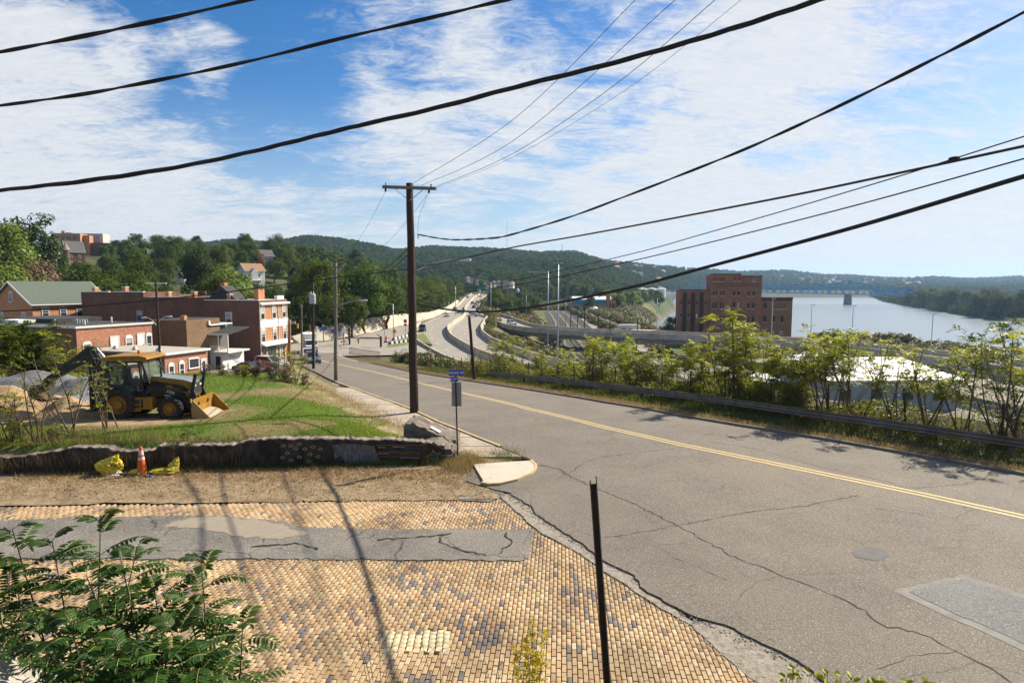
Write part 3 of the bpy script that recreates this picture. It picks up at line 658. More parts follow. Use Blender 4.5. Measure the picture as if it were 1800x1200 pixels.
verge = vm.build('verge', mat('littered_dirt', (.22, .155, .085), (.33, .25, .15), 3.5, .95, .8, 26, c3=(.13, .095, .06), scale3=1.3, detail=9, coords='World'), fixn=False); tag(verge, kind='structure')
# kerbs, pavement, corner ramp
YK = mat('faded_yellow_kerb', (.52, .37, .15), (.46, .36, .22), 4, .85, c3=(.36, .31, .24), scale3=2.5, coords='World')
def kerb(name, pts, w, h, m, side=1, step=1.6, kind='structure'):
 """kerb of separate stones along a polyline; side = which side of the line it stands on"""
 o = None; root = None
 q = []
 for a, b in zip(pts[:-1], pts[1:]):
  L_ = math.dist(a, b); k = max(1, round(L_ / step))
  for j in range(k): t0, t1 = j / k, (j + 1) / k; q.append(((a[0] + (b[0] - a[0]) * t0, a[1] + (b[1] - a[1]) * t0), (a[0] + (b[0] - a[0]) * t1, a[1] + (b[1] - a[1]) * t1)))
 root = bpy.data.objects.new(name, None); COL.objects.link(root); root['kind'] = kind
 for a, b in q:
  d = Vector((b[0] - a[0], b[1] - a[1])); L_ = d.length; d.normalize(); n = Vector((-d.y, d.x)) * side
  mb = MB(); vs = []
  for (px_, py_), g in ((a, .006), (b, -.006)):
   px_ += d.x * g; py_ += d.y * g; z = float(P(py_)) + ZA
   vs += [(px_, py_, z - .12), (px_ + n.x * .02, py_ + n.y * .02, z + h - .02), (px_ + n.x * .045, py_ + n.y * .045, z + h), (px_ + n.x * w, py_ + n.y * w, z + h), (px_ + n.x * w, py_ + n.y * w, z - .12)]
  mb.add(vs, [(0, 1, 6, 5), (1, 2, 7, 6), (2, 3, 8, 7), (3, 4, 9, 8), (0, 4, 3, 2, 1), (5, 6, 7, 8, 9)])
  mb.build('kerb_stone', m, root)
 return root
kl = [(-.35, 23.2)] + LFT[2:8]
kerb('left_kerb', kl[:6], .15, .11, YK, 1)
rk = [(36, -2.5)] + RGT[1:10]
kerb('right_kerb', rk, .17, .10, mat('shade_dark_kerb', (.22, .19, .155), (.14, .12, .10), 2, .9, coords='World'), -1, step=2.4)  # kerb coloured dark for the shadow on its road face
sw = bpy.data.objects.new('pavement', None); COL.objects.link(sw); sw['kind'] = 'structure'
SLAB = mat('worn_pavement', (.33, .27, .20), (.42, .36, .28), 1.5, .95, .25, 25, c3=(.26, .21, .15), scale3=.9, coords='World')
yy = 21.8
while yy < 45:
 y1 = yy + 1.45; a = float(xL(yy)) - .2; b = float(xL(y1)) - .2; w0 = float(np.interp(yy, [21, 24, 30, 40, 45], [1.6, 1.7, 1.9, 1.6, .8])) / .82
 w1 = float(np.interp(y1, [21, 24, 30, 40, 45], [1.6, 1.7, 1.9, 1.6, .8])) / .82
 z0 = float(P(yy)) + .115 + random.uniform(-.012, .012); z1 = float(P(y1)) + .115 + random.uniform(-.012, .012); g = .012
 mb = MB(); top = [(a - w0, yy + g, z0 - .01), (a, yy + g, z0), (b, y1 - g, z1), (b - w1, y1 - g, z1 - .01)]
 mb.add(top + [(v[0], v[1], v[2] - .12) for v in top], [(0, 1, 2, 3), (4, 7, 6, 5), (0, 4, 5, 1), (1, 5, 6, 2), (2, 6, 7, 3), (3, 7, 4, 0)]); mb.build('paving_slab', SLAB, sw); yy = y1
cr_px = [(826, 815), (845, 848), (858, 851), (880, 850), (910, 843), (935, 832), (944, 823), (944, 816), (935, 808), (900, 810)]
w = [onz(x, y, .10) for x, y in cr_px]
ramp = tag(bpy.data.objects.new('kerb_ramp', None), kind='structure'); COL.objects.link(ramp)
cen = sum((v for v in w), Vector()) / len(w)
inner = [v.lerp(cen, .09) for v in w]
mb = MB(); n = len(w); mb.add([(v.x, v.y, .118) for v in inner] + [(v.x, v.y, -.05) for v in inner], [tuple(range(n)), tuple(range(2 * n - 1, n - 1, -1))] + [(i, i + n, (i + 1) % n + n, (i + 1) % n) for i in range(n)])
mb.build('ramp_slab', mat('ramp_concrete', (.47, .41, .32), (.52, .46, .37), 2, .9, .15, 30, coords='World'), ramp)
mb = MB()
for i in range(1, 8):
 a, b, c_, d_ = w[i], w[i + 1], inner[i + 1], inner[i]
 z = .13; mb.add([(a.x, a.y, z), (b.x, b.y, z), (c_.x, c_.y, z), (d_.x, d_.y, z), (a.x, a.y, -.03), (b.x, b.y, -.03), (c_.x, c_.y, -.03), (d_.x, d_.y, -.03)], [(0, 1, 2, 3), (0, 4, 5, 1), (2, 6, 7, 3)])
mb.build('ramp_kerb', YK, ramp)
mb = MB(); q = [(-15.3, 51.5), (-13.9, 50.4), (-13.0, 48.4), (-15.0, 48.9), (-17.4, 51.2), (-24, 57.5), (-28, 61), (-26.5, 63.5), (-20, 60.5)]
def zq(y): return float(P(y)) + .03
mb.add([(x, y, zq(y)) for x, y in q], [tuple(range(len(q)))]); dm = mb.build('side_drive', mat('pale_drive', (.34, .32, .29), (.40, .38, .34), 1.2, .9, .1, 20, coords='World')); tag(dm, kind='structure')
# intersection, slip road and retaining wall below the wood
mb = MB(); rows = np.arange(99, 262, 3.0); vs = []
for y in rows:
 l = float(iW(y)) if y > 122 else -72.; l = min(l, float(xL(y)) - .3) if y < 118 else l; rr = float(hA(y)) - 1.0 if y > 112 else float(xR(y)) + .5
 if y < 112: l = max(l, float(xL(y)) - 26)
 for t in np.linspace(0, 1, 7): vs.append((l + (rr - l) * t, y, float(P(y)) + .03))
n = len(rows); mb.add(vs, [(i * 7 + j, i * 7 + j + 1, i * 7 + j + 8, i * 7 + j + 7) for i in range(n - 1) for j in range(6)])
inter = mb.build('intersection', HWY, fixn=False); tag(inter, kind='structure')
rw = tag(bpy.data.objects.new('retaining_wall', None), 'pale concrete retaining wall curving below the wood beside the slip road', 'wall'); COL.objects.link(rw)
wp = [(-47, 137), (-41.5, 146), (-38.2, 168), (-33.6, 200), (-30.3, 240), (-30.6, 300), (-33.5, 373), (-40, 500)]
hs_ = [1.5, 3.2, 3.6, 3.2, 1.9, 1.1, 1.2, 1.2]
ptsw = []
for i in range(len(wp) - 1):
 k = 4 if i < 4 else 2
 for j in range(k): t = j / k; ptsw.append((wp[i][0] + (wp[i + 1][0] - wp[i][0]) * t, wp[i][1] + (wp[i + 1][1] - wp[i][1]) * t, hs_[i] + (hs_[i + 1] - hs_[i]) * t))
for a, b in zip(ptsw[:-1], ptsw[1:]):
 mb = MB(); vs = []
 for x, y, h in (a, b): z = float(P(y)); vs += [(x, y, z - .3), (x - .5 - .45 * h, y, z + h), (x - 1.2 - .45 * h, y, z + h), (x - 1.4 - .45 * h, y, z - .3)]
 mb.add(vs, [(0, 1, 5, 4), (1, 2, 6, 5), (2, 3, 7, 6), (0, 3, 2, 1), (4, 5, 6, 7)]); mb.build('wall_panel', BARR, rw)
# highway
def strip_mesh(name, fl, fr, y0, y1, zf, m, dz, n=6, step=4.0, parent=None):
 ys = np.arange(y0, y1 + .01, step); V = []
 for y in ys:
  l, r_ = fl(y), fr(y)
  for t in np.linspace(0, 1, n): V.append((l + (r_ - l) * t, y, float(zf(y)) + dz))
 k = len(ys); F = [(i * n + j, i * n + j + 1, i * n + j + n + 1, i * n + j + n) for i in range(k - 1) for j in range(n - 1)]
 return npmesh(name, V, F, m, parent)
hw = strip_mesh('highway', lambda y: float(hA(y)) - .2, lambda y: float(hB(y)) + .2, 30, 960, zH, HWY, 0.0, n=8); tag(hw, kind='structure')
def smoothpts(fn, y0, y1, step):
 ys = np.arange(y0, y1, step); return [(float(fn(y)), float(y)) for y in ys]
def barrier(name, pts, label, zf, h=1.0, wt=.28, wb=.6, drop=0.0, m=None, cat='barrier', below=1.0):
 root = tag(bpy.data.objects.new(name, None), label, cat); COL.objects.link(root)
 n = len(pts); sec = []
 for i, (x, y) in enumerate(pts):
  a = pts[max(i - 1, 0)]; b = pts[min(i + 1, n - 1)]; d = Vector((b[0] - a[0], b[1] - a[1])).normalized(); nx, ny = -d.y, d.x; z = float(zf(y))
  sec.append([(x + nx * s, y + ny * s, z + k) for s, k in ((-wb / 2, -below), (-wb / 2, .15), (-wt / 2, .4), (-wt / 2, h), (wt / 2, h), (wt / 2, .4), (wb / 2, .15), (wb / 2, -below))])
 for i in range(n - 1):
  mb = MB(); mb.add(sec[i] + sec[i + 1], [(j, j + 1, j + 9, j + 8) for j in range(7)] + [tuple(range(8)), tuple(range(15, 7, -1))]); mb.build('barrier_segment', m or BARR, root)
 return root
barrier('highway_barrier', smoothpts(hA, 40, 200, 6), 'concrete parapet on the left edge of the highway above the weedy bank', zH, 1.05, below=1.6)
barrier('highway_barrier', smoothpts(hM, 40, 700, 8)[:18] + smoothpts(hM, 184, 700, 22), 'long concrete median barrier between the two highway carriageways', zH, 1.25)
barrier('highway_barrier', smoothpts(hB, 40, 232, 6), 'concrete parapet on the right edge of the highway above the rail tracks', zH, 1.25, below=1.8)
barrier('highway_barrier', smoothpts(hB, 262, 800, 26), 'far concrete barrier on the right of the highway below the riverside trees', zH, 1.0)
barrier('highway_barrier', smoothpts(lambda y: hA(y) + .8, 262, 800, 26), 'pale roadside barrier below the wooded slope far up the highway', zH, 1.1)
LANE = mat('white_lane_paint', (.62, .60, .56), (.5, .48, .44), 4, .8, coords='World')
def mid(fa, fb, t): return lambda y: fa(y) + (fb(y) - fa(y)) * t
k = 0
for fn in (mid(hA, hM, .5), mid(hM, hB, .5)):
 for y in np.arange(90, 330, 12.): ribbon('lane_dash', [(float(fn(y)), y), (float(fn(y + 3.2)), y + 3.2)], .14, LANE, hw, .006, zf=lambda X, Y: float(zH(Y)), step=2)
for fn in (lambda y: hA(y) + 1.1, lambda y: hM(y) - .9, lambda y: hM(y) + .9, lambda y: hB(y) - 1.1):
 ribbon('edge_line', [(float(fn(y)), float(y)) for y in np.arange(60, 330, 6.)], .15, LANE, hw, .006, zf=lambda X, Y: float(zH(Y)), step=3)
# water
wm = bpy.data.materials.new('river_water'); wm.use_nodes = True; nt = wm.node_tree; N = nt.nodes; L = nt.links; b = N['Principled BSDF']
b.inputs['Base Color'].default_value = (.16, .20, .22, 1); b.inputs['Roughness'].default_value = .25; b.inputs['IOR'].default_value = 1.33; b.inputs['Specular IOR Level'].default_value = .6
g = N.new('ShaderNodeNewGeometry'); mp = N.new('ShaderNodeMapping'); mp.inputs['Scale'].default_value = (.12, .5, 1); L.new(g.outputs['Position'], mp.inputs[0])
nz = N.new('ShaderNodeTexNoise'); nz.inputs['Scale'].default_value = 1.1; nz.inputs['Detail'].default_value = 5; L.new(mp.outputs[0], nz.inputs['Vector'])
bp = N.new('ShaderNodeBump'); bp.inputs['Strength'].default_value = .5; bp.inputs['Distance'].default_value = .25; L.new(nz.outputs[0], bp.inputs['Height']); L.new(bp.outputs[0], b.inputs['Normal'])
ww = npmesh('river', [(40, 90, -25), (1200, 90, -25), (1800, 1680, -25), (100, 1680, -25)], [(0, 1, 2, 3)], wm); tag(ww, kind='structure')
# graffiti wall and broken corner
def gwall():
 root = thing('graffiti_wall', 'low dark concrete wall with painted spots, drips and striped star along the lawn', 'wall', (0, 0, 0))
 r = random.Random(21); n = 150; x0, x1 = -17.5, -2.35; sec = []
 for i in range(n + 1):
  t = i / n; x = x0 + (x1 - x0) * t; yb = 20.15 + (x + 16.88) * .082
  px = 900 + x / yb * 1104
  h = float(np.interp(px, [0, 85, 100, 165, 185, 245, 258, 262, 400, 420, 470, 600, 700, 760, 792], [.55, .72, .86, .84, .70, .66, .70, .84, .82, .97, 1.02, .96, .88, .72, .55])) * .97
  h += r.gauss(0, .018); f = r.gauss(0, .006)
  sec.append([(x, yb + f, -.05), (x, yb + .01 + f, h - .03 + r.gauss(0, .012)), (x, yb + .03 + f, h), (x, yb + .40 + r.gauss(0, .02), h + r.gauss(0, .012)), (x, yb + .46, -.05)])
 V = [v for s in sec for v in s]; F = []
 for i in range(n):
  for j in range(4): F.append((i * 5 + j, i * 5 + j + 1, i * 5 + j + 6, i * 5 + j + 5))
 mb = MB()
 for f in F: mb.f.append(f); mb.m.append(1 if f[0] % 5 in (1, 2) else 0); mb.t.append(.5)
 mb.v = V; mb.f.append((0, 1, 2, 3, 4)); mb.m.append(0); mb.t.append(.5); k = n * 5; mb.f.append((k + 4, k + 3, k + 2, k + 1, k)); mb.m.append(0); mb.t.append(.5)
 mb.build('wall_body', [mat('shade_dark_wall', (.022, .018, .016), (.085, .07, .058), 4, .95, 1.0, 20, c3=(.028, .022, .02), scale3=1.7, coords='World', stretch=(1, 1, .5)),  # front face coloured near black for the shade it stands in
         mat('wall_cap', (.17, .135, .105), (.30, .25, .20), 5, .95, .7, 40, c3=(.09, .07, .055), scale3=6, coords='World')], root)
 def P2(px, py, off=.014):
  q = ray(px, py); x = 0
  t = 20.0
  for _ in range(20):
   X = q[0] * t; yb = 20.15 + (X + 16.88) * .082 + .008; t = (yb - off) / q[1]
  return Vector((q[0] * t, q[1] * t, HC + q[2] * t))
 def paint(name, pxs, m, off=.016):
  mb = MB(); mb.add([P2(x, y, off) for x, y in pxs], [tuple(range(len(pxs)))]); return mb.build(name, m, root, fixn=False)
 CR = mat('cream_wall_paint', (.30, .25, .15), (.20, .16, .10), 8, .9); DK = mat('dark_wall_paint', (.035, .03, .026), None, rough=.9)
 spots = [(498, 783), (511, 783), (526, 780), (520, 788), (536, 789), (550, 785), (563, 789), (505, 796), (526, 803), (497, 804), (545, 798), (559, 802), (512, 809), (543, 811)]
 for i, (x, y) in enumerate(spots):
  def ring(rx, ry): return [(x + rx * math.cos(a) * (1 + .15 * math.sin(3 * a + i)), y + ry * math.sin(a)) for a in [k * math.pi / 5 for k in range(10)]]
  paint('painted_spot', ring(4.6, 3.0), CR); paint('spot_centre', ring(2.0, 1.3), DK, .022)
 GR = mat('grey_drip_paint', (.09, .088, .095), (.26, .26, .28), 9, .9, stretch=(3, 1, .6), coords='World', ramp=(.45, .75))
 paint('painted_drips', [(585, 781), (600, 780), (620, 780), (658, 783), (662, 795), (669, 812), (660, 816), (640, 810), (628, 817), (606, 813), (600, 800), (588, 806)], GR)
 cols = {'t': mat('teal_wall_paint', (.03, .12, .16), (.02, .08, .09), 9, .9), 'o': mat('rust_wall_paint', (.26, .09, .05), (.18, .07, .04), 9, .9), 'c': mat('buff_wall_paint', (.33, .24, .15), None, rough=.9), 'g': mat('green_wall_paint', (.025, .07, .045), None, rough=.9)}
 st = [('o', 661, 782, 745), ('c', 664, 786, 678), ('c', 690, 785, 712), ('g', 672, 790, 720), ('t', 705, 788, 742), ('o', 664, 794, 740), ('t', 676, 795, 700), ('c', 665, 797, 684), ('o', 700, 797, 738), ('o', 668, 802, 700), ('c', 702, 804, 737), ('t', 715, 800, 738), ('o', 727, 806, 741), ('t', 716, 815, 745), ('o', 730, 811, 760), ('g', 672, 808, 715)]
 for c, a, y, b_ in st: paint('painted_stripe', [(a, y - .9), (b_, y - .4), (b_, y + .9), (a, y + .6)], cols[c])
 star = lambda k: [(762 + k * dx, 802 + k * dy) for dx, dy in [(-17, 0), (-5, -5), (-1, -14), (5, -6), (15, -9), (8, 0), (13, 8), (3, 6), (-3, 12), (-5, 4)]]
 paint('painted_star', star(1.0), cols['o'], .018); paint('painted_star', star(.78), cols['c'], .021); paint('painted_star', star(.66), cols['g'], .024); paint('painted_star', star(.38), cols['t'], .027)
 return root
gwall()
def chunk(name, prof, y0, y1, m, label, cat, seed=1, jag=.03, sub=3):
 """rough concrete mass: profile in x,z swept along y with broken faces"""
 r = random.Random(seed); bm = bmesh.new(); n = len(prof); rings = []
 pts = []
 for a, b in zip(prof, prof[1:] + prof[:1]):
  for j in range(sub): t = j / sub; pts.append((a[0] + (b[0] - a[0]) * t, a[1] + (b[1] - a[1]) * t))
 k = 6
 for i in range(k + 1):
  y = y0 + (y1 - y0) * i / k; rings.append([bm.verts.new((x + r.gauss(0, jag), y + r.gauss(0, jag), z + (r.gauss(0, jag) if z > .05 else 0))) for x, z in pts])
 m_ = len(pts)
 for i in range(k):
  for j in range(m_): bm.faces.new((rings[i][j], rings[i][(j + 1) % m_], rings[i + 1][(j + 1) % m_], rings[i + 1][j]))
 bm.faces.new(rings[0]); bm.faces.new(rings[-1][::-1]); bmesh.ops.recalc_face_normals(bm, faces=bm.faces)
 me = bpy.data.meshes.new(name); bm.to_mesh(me); bm.free(); me.materials.append(m); o = link(name, me); return tag(o, label, cat)
ROUGHC = mat('broken_concrete', (.12, .10, .082), (.25, .21, .17), 3.5, .95, 1.0, 22, c3=(.11, .09, .075), scale3=2.2, coords='World')
sx = at(702, 770, 23.4).x
chunk('broken_wall_stub', [(-4.05, .1), (-4.0, .95), (-3.85, 1.14), (-3.5, 1.14), (-3.1, .88), (-2.5, .64), (-2.05, .48), (-2.0, 0)], 22.6, 23.9, ROUGHC, 'broken sloping concrete stub standing at the end of the graffiti wall', 'concrete stub', 3)
chunk('broken_wall_corner', [(-3.3, 0), (-3.2, .62), (-2.7, .66), (-2.2, .48), (-1.95, .3), (-1.9, 0)], 21.35, 22.45, ROUGHC, 'rubble corner of the graffiti wall behind the street sign', 'concrete rubble', 5, .04)
mb = MB(); mb.box((0, 0, .03), (.42, .16, .03)); mb.box((.1, .05, .05), (.2, .05, .02)); o = mb.build('scrap_metal', WHITE, loc=(-2.86, 22.9, .80), rz=-.5); o.rotation_euler = (0, .45, -.3); tag(o, 'small pale metal scrap lying on the broken wall stub', 'scrap')
chunk('concrete_block', [(-5.5, 1.6), (-5.4, 2.5), (-5.05, 2.62), (-4.5, 2.3), (-4.25, 1.9), (-4.2, 1.5)], 5.1, 5.9, mat('pale_broken_concrete', (.42, .38, .33), (.55, .51, .45), 6, .95, .8, 30), 'pale concrete lump at the foot of the sumac, bottom left corner', 'concrete block', 8)
# cone, bags, pipe
def cone():
 c = onz(250, 833, .02); root = thing('traffic_cone', 'orange traffic cone with two reflective bands beside the graffiti wall', 'traffic cone', (c.x, c.y, .015))
 OR = mat('cone_orange', (.75, .13, .015), (.62, .10, .015), 5, .55); RB = mat('cone_reflective', (.62, .63, .64), (.5, .5, .5), 8, .5)
 mb = MB(); mb.prism([(-.2, -.16), (-.16, -.2), (.16, -.2), (.2, -.16), (.2, .16), (.16, .2), (-.16, .2), (-.2, .16)], 0, .045, plane='XY'); mb.build('base', BLKM, root)
 mb = MB(); mb.lathe([(.165, .04), (.15, .07), (.045, .88), (.035, .93), (.02, .935)], n=20); mb.build('body', OR, root, smooth=False)
 f = lambda z: .15 + (z - .07) * (.045 - .15) / .81 + .003
 for a, b in ((.50, .59), (.66, .80)): mb = MB(); mb.lathe([(f(a) - .006, a), (f(a), a), (f(b), b), (f(b) - .006, b)], n=20); mb.build('reflective_band', RB, root)
cone()
def bag(name, c, d, label, seed, rz):
 """crumpled plastic sack"""
 bm = bmesh.new(); bmesh.ops.create_icosphere(bm, subdivisions=4, radius=1.0)
 for v in bm.verts:
  p = v.co.copy(); q_ = p + Vector((seed, seed * .7, 0)); n1 = mnoise.noise(q_ * 1.5); rd = 1 - 2 * abs(mnoise.noise(q_ * 2.6)); rd2 = 1 - 2 * abs(mnoise.noise(q_ * 5.5 + Vector((3, 1, 2))))
  k = .86 + .30 * n1 + .20 * rd + .10 * rd2
  v.co = Vector((p.x * d[0] * (1.15 - .55 * max(p.z, 0)), p.y * d[1] * (1.1 - .6 * max(p.z, 0)), max(p.z, -.75) * d[2])) * k
  if p.z > 0: v.co.x += p.z ** 1.5 * d[0] * .9; v.co.z *= 1 + .25 * p.x * p.z
 me = bpy.data.meshes.new(name); bm.to_mesh(me); bm.free()
 m = mat('yellow_sack', (.66, .53, .03), (.48, .40, .03), 3, .35, .8, 7, c3=(.035, .04, .02), scale3=4.5, spec=.5, coords='Object', stretch=(1, 1, 2.2)); me.materials.append(m); me.polygons.foreach_set('use_smooth', [False] * len(me.polygons))
 o = link(name, me, None, c, rz); tag(o, label, 'sack'); return o
b1 = onz(180, 826, .25); bag('yellow_sack', (b1.x, 20.0, .32), (.33, .22, .34), 'upright crumpled yellow sack leaning on the wall left of the cone', 2.3, .1)
b2 = onz(236, 832, .1); bag('yellow_sack', (b2.x, 20.0, .12), (.24, .18, .13), 'small flat yellow sack lying just left behind the cone', 5.1, .4)
b3 = onz(283, 826, .15); bag('yellow_sack', (b3.x, 20.1, .12), (.42, .22, .12), 'long collapsed yellow sack on the ground right of the cone', 8.7, -.1)
b4 = onz(316, 815, .2); bag('yellow_sack', (b4.x, 20.2, .26), (.15, .13, .25), 'small upright yellow sack against the wall, rightmost of the sacks', 12.2, .2)
pp = [onz(x, y, .04) for x, y in [(-60, 830), (40, 831), (120, 832), (200, 833), (262, 837)]]
mb = MB(); mb.tube(pp, .055, 10); mb.tube([pp[-1], pp[-1] + Vector((.12, -.02, 0))], .04, 8, 1)
o = mb.build('drain_pipe', [BLKM, mat('blue_cap', (.02, .15, .5), None, rough=.5)], smooth=True); tag(o, 'long black plastic pipe lying along the foot of the wall', 'pipe')
mb = MB(); mb.box((0, 0, .03), (.5, .2, .02), M=Matrix.Rotation(.2, 3, 'X')); mb.box((.15, .1, .05), (.2, .2, .02), M=Matrix.Rotation(.5, 3, 'Y')); o = mb.build('plastic_litter', WHITE, loc=(b2.x - .75, 19.9, .03)); tag(o, 'scrap of white plastic litter between the sacks', 'litter')
# street name sign
def street_sign():
 root = thing('street_sign', 'blue street name sign reading HINDS ST on a dark post by the corner', 'sign', (-1.9, 21.48, 0))
 mb = MB(); mb.bar((0, 0, 0), (-.06, 0, 2.98), .055, .03, up=(1, 0, 0)); mb.bar((.0, .02, 0), (-.06, .02, 2.98), .012, .05, up=(1, 0, 0)); mb.build('post', BLKM, root)
 BL = mat('sign_blue', (.012, .05, .42), (.015, .06, .36), 5, .5); SILV = mat('sign_back_grey', (.20, .20, .20), (.27, .265, .26), 3, .55, metal=.3)
 W = mat('sign_lettering', (.72, .74, .78), None, rough=.5)
 def blade(z, w, h, txt, size, x, ang):
  mb = MB(); mb.box((0, 0, 0), (w, .006, h)); o = mb.build('sign_blade', BL, root, (x, -.03, z), ang)
  me = text_mesh(txt, size); me.materials.clear(); me.materials.append(W); t = link('lettering', me, o, (0, -.006, 0)); t.rotation_euler = (math.pi / 2, 0, 0); t.scale = (1, 1, 1)
  mb = MB(); mb.bbox((w / 2, -.001, -h / 2 - .004), (w / 2 + .004, .003, h / 2 + .004)); mb.build('blade_edge', SILV, o)
 blade(3.16, .52, .19, 'HINDS ST', .125, -.03, .06); blade(2.94, .27, .17, 'GUTT', .105, -.10, .06)
 o = MB(); o.prism([(-.17, -.42), (.17, -.42), (.17, .42), (-.17, .42)], -.003, .003); p = o.build('sign_panel', SILV, root, (-.03, .035, 2.40), .05); p['label'] = 'grey back of a tall parking sign'
 mb = MB(); mb.box((-.06, .01, 3.04), (.05, .05, .06)); mb.build('bracket', BLKM, root)
street_sign()
def channel_post():
 a = onz(1069, 1215, 0.0); a = at(1068, 1200, 8.55); b = at(1043, 850, 8.8); d = (a - b).normalized(); foot = b + d * ((b.z + .0) / -d.z)
 root = thing('channel_post', 'leaning rusty dark steel channel post in the foreground', 'post', foot)
 mb = MB(); top = b - foot; mb.bar((0, 0, -.1), top, .085, .03, up=(0, 1, 0)); mb.build('web', mat('dark_rust', (.028, .02, .017), (.055, .035, .028), 8, .8, .3, 40), root)
 E = mat('light_catching_edge', (.42, .38, .36), (.20, .10, .08), 6, .5, metal=.3, stretch=(1, 1, .5))  # pale colour paints the sunlight caught by the right flange
 for s, e in ((-1, .06), (1, .12)):
  mb = MB(); o_ = Vector((s * .045, -.012, 0)); mb.bar(o_ + Vector((0, 0, -.1)), top + o_ - d * e, .014, .05, up=(0, 1, 0)); mb.build('flange', E if s > 0 else RUST, root)
 for k in range(2, 9): mb = MB(); c = top * (k / 9.); mb.bar(c + Vector((0, -.018, 0)), c + Vector((0, -.022, .02)), .012, .012); mb.build('bolt_hole', BLKM, root)
channel_post()
# utility poles
def pole(name, base, top, r0, r1, m, label, cat='utility pole'):
 root = thing(name, label, cat, base); b = Vector(top) - Vector(base)
 mb = MB(); n = 9; mb.tube([b * (k / n) + Vector((.012 * math.sin(k * 2.1), .012 * math.cos(k * 1.3), 0)) * (0 < k < n) - Vector((0, 0, .4 if k == 0 else 0)) for k in range(n + 1)], [r0 + (r1 - r0) * k / n for k in range(n + 1)], 14); mb.build('shaft', m, root, smooth=True)
 return root, b
def crossarm(root, c, dirv, ln, w=.10, ins=(-.9, -.35, .35, .9), m=None, brace=True, below=()):
 d = Vector(dirv).normalized(); a = c - d * ln / 2; e = c + d * ln / 2; mb = MB(); mb.bar(a, e, w, w * 1.2); arm = mb.build('crossarm', m or WOODG, root)
 if brace:
  for s in (-1, 1): mb = MB(); mb.bar(c + d * s * ln * .27 - Vector((0, 0, .05)), c - Vector((0, 0, .62)), .03, .03); mb.build('brace', STEEL, root)
 for t in ins:
  p = c + d * (t * ln / 2); mb = MB(); mb.lathe([(.015, .05), (.02, .09), (.045, .11), (.03, .14), (.045, .16), (.02, .21)], p, 8); mb.build('insulator', mat('insulator_glaze', (.10, .07, .06), None, rough=.3), arm)
 for t in below:
  p = c + d * (t * ln / 2); mb = MB(); mb.lathe([(.03, -.22), (.055, -.19), (.05, -.1), (.02, -.06)], p, 8); mb.build('insulator', BLKM, arm)
 return a, e
def lamp_arm(root, a, b, head, rise, m, r=.03, n=8, hl=.62):
 a = Vector(a); b = Vector(b); pts = []
 for i in range(n + 1): t = i / n; p = a.lerp(b, t); p.z = a.z + (b.z - a.z) * math.sin(t * math.pi / 2) ** .9; pts.append(p)
 mb = MB(); mb.tube(pts, r, 8); arm = mb.build('lamp_arm', m, root, smooth=True); d = (b - a); d.z = 0; d.normalize()
 mb = MB(); e = b + d * hl; s = Vector((-d.y, d.x, 0))
 vs = [];
 for t, w, up, dn in ((0, .05, .03, -.04), (.25, .13, .09, -.05), (.6, .17, .10, -.07), (.9, .12, .06, -.05), (1, .04, .02, -.03)):
  p = b.lerp(e, t); vs += [p + s * w + Vector((0, 0, dn)), p - s * w + Vector((0, 0, dn)), p - s * w * .7 + Vector((0, 0, up)), p + s * w * .7 + Vector((0, 0, up))]
 fs = [(i * 4 + j, i * 4 + (j + 1) % 4, i * 4 + 4 + (j + 1) % 4, i * 4 + 4 + j) for i in range(4) for j in range(4)] + [(0, 1, 2, 3), (19, 18, 17, 16)]
 mb.add(vs, fs); mb.build('lamp_head', head, root, smooth=False)
LAMPM = mat('lamp_housing', (.55, .56, .57), (.45, .46, .47), 4, .4, metal=.4)
MP = Vector((-4.79, 30.21, -.13)); MPT = at(720, 322, 30.3)
main_pole, mtop = pole('utility_pole', MP, MPT, .215, .165, WOODP, 'tall dark wooden utility pole with a crossarm at the kerb, nearest the lawn')
mdir = at(767, 331, 29.7) - at(674, 328, 30.8)
ca = at(719, 330, 30.15) - MP
crossarm(main_pole, ca, mdir, mdir.length, .12, (-.88, .82), WOODG, below=(-.9, .74))
lamp_arm(main_pole, at(730, 476, 30.2) - MP, at(806, 457, 29.9) - MP, LAMPM, .5, LAMPM, .028)
mb = MB(); mb.tube([at(735, 412, 30.1) - MP, at(735, 420, 30.1) - MP], .03, 6); mb.build('bracket', STEEL, main_pole)
P2b = Vector((-15.65, 55.0, -2.33)); pole2, t2 = pole('utility_pole', P2b, at(590, 462, 55), .17, .12, WOODG, 'grey wooden utility pole with a street lamp beside the drive entrance')
crossarm(pole2, t2 - Vector((0, 0, .35)), (1, -.25, 0), 1.5, .09, (-.95, .95), WOODG, brace=False); mb = MB()
mb.bar(t2 - Vector((0, 0, .9)), t2 + Vector((.95, -.2, -.05)), .05, .05); mb.build('brace', STEEL, pole2)
lamp_arm(pole2, at(591, 541, 54.9) - P2b, at(634, 528, 54.6) - P2b, LAMPM, .5, STEEL, .03)
mb = MB(); mb.box((.0, -.18, 4.0), (.16, .12, .3)); mb.build('meter_box', STEEL, pole2)
P3b = Vector((at(551, 652, 76).x, 76, float(P(76)) + .05)); pole3, t3 = pole('utility_pole', P3b, at(550, 497, 76), .17, .12, WOODP, 'dark utility pole carrying a grey transformer can above the parked cars')
c = at(551, 525, 75.6) - P3b; mb = MB(); mb.lathe([(.05, -.62), (.36, -.58), (.38, -.5), (.38, .5), (.33, .58), (.1, .62)], c + Vector((0, -.38, 0)), 16); tr = mb.build('transformer', mat('transformer_grey', (.40, .42, .43), (.33, .35, .36), 3, .5), pole3, smooth=False)
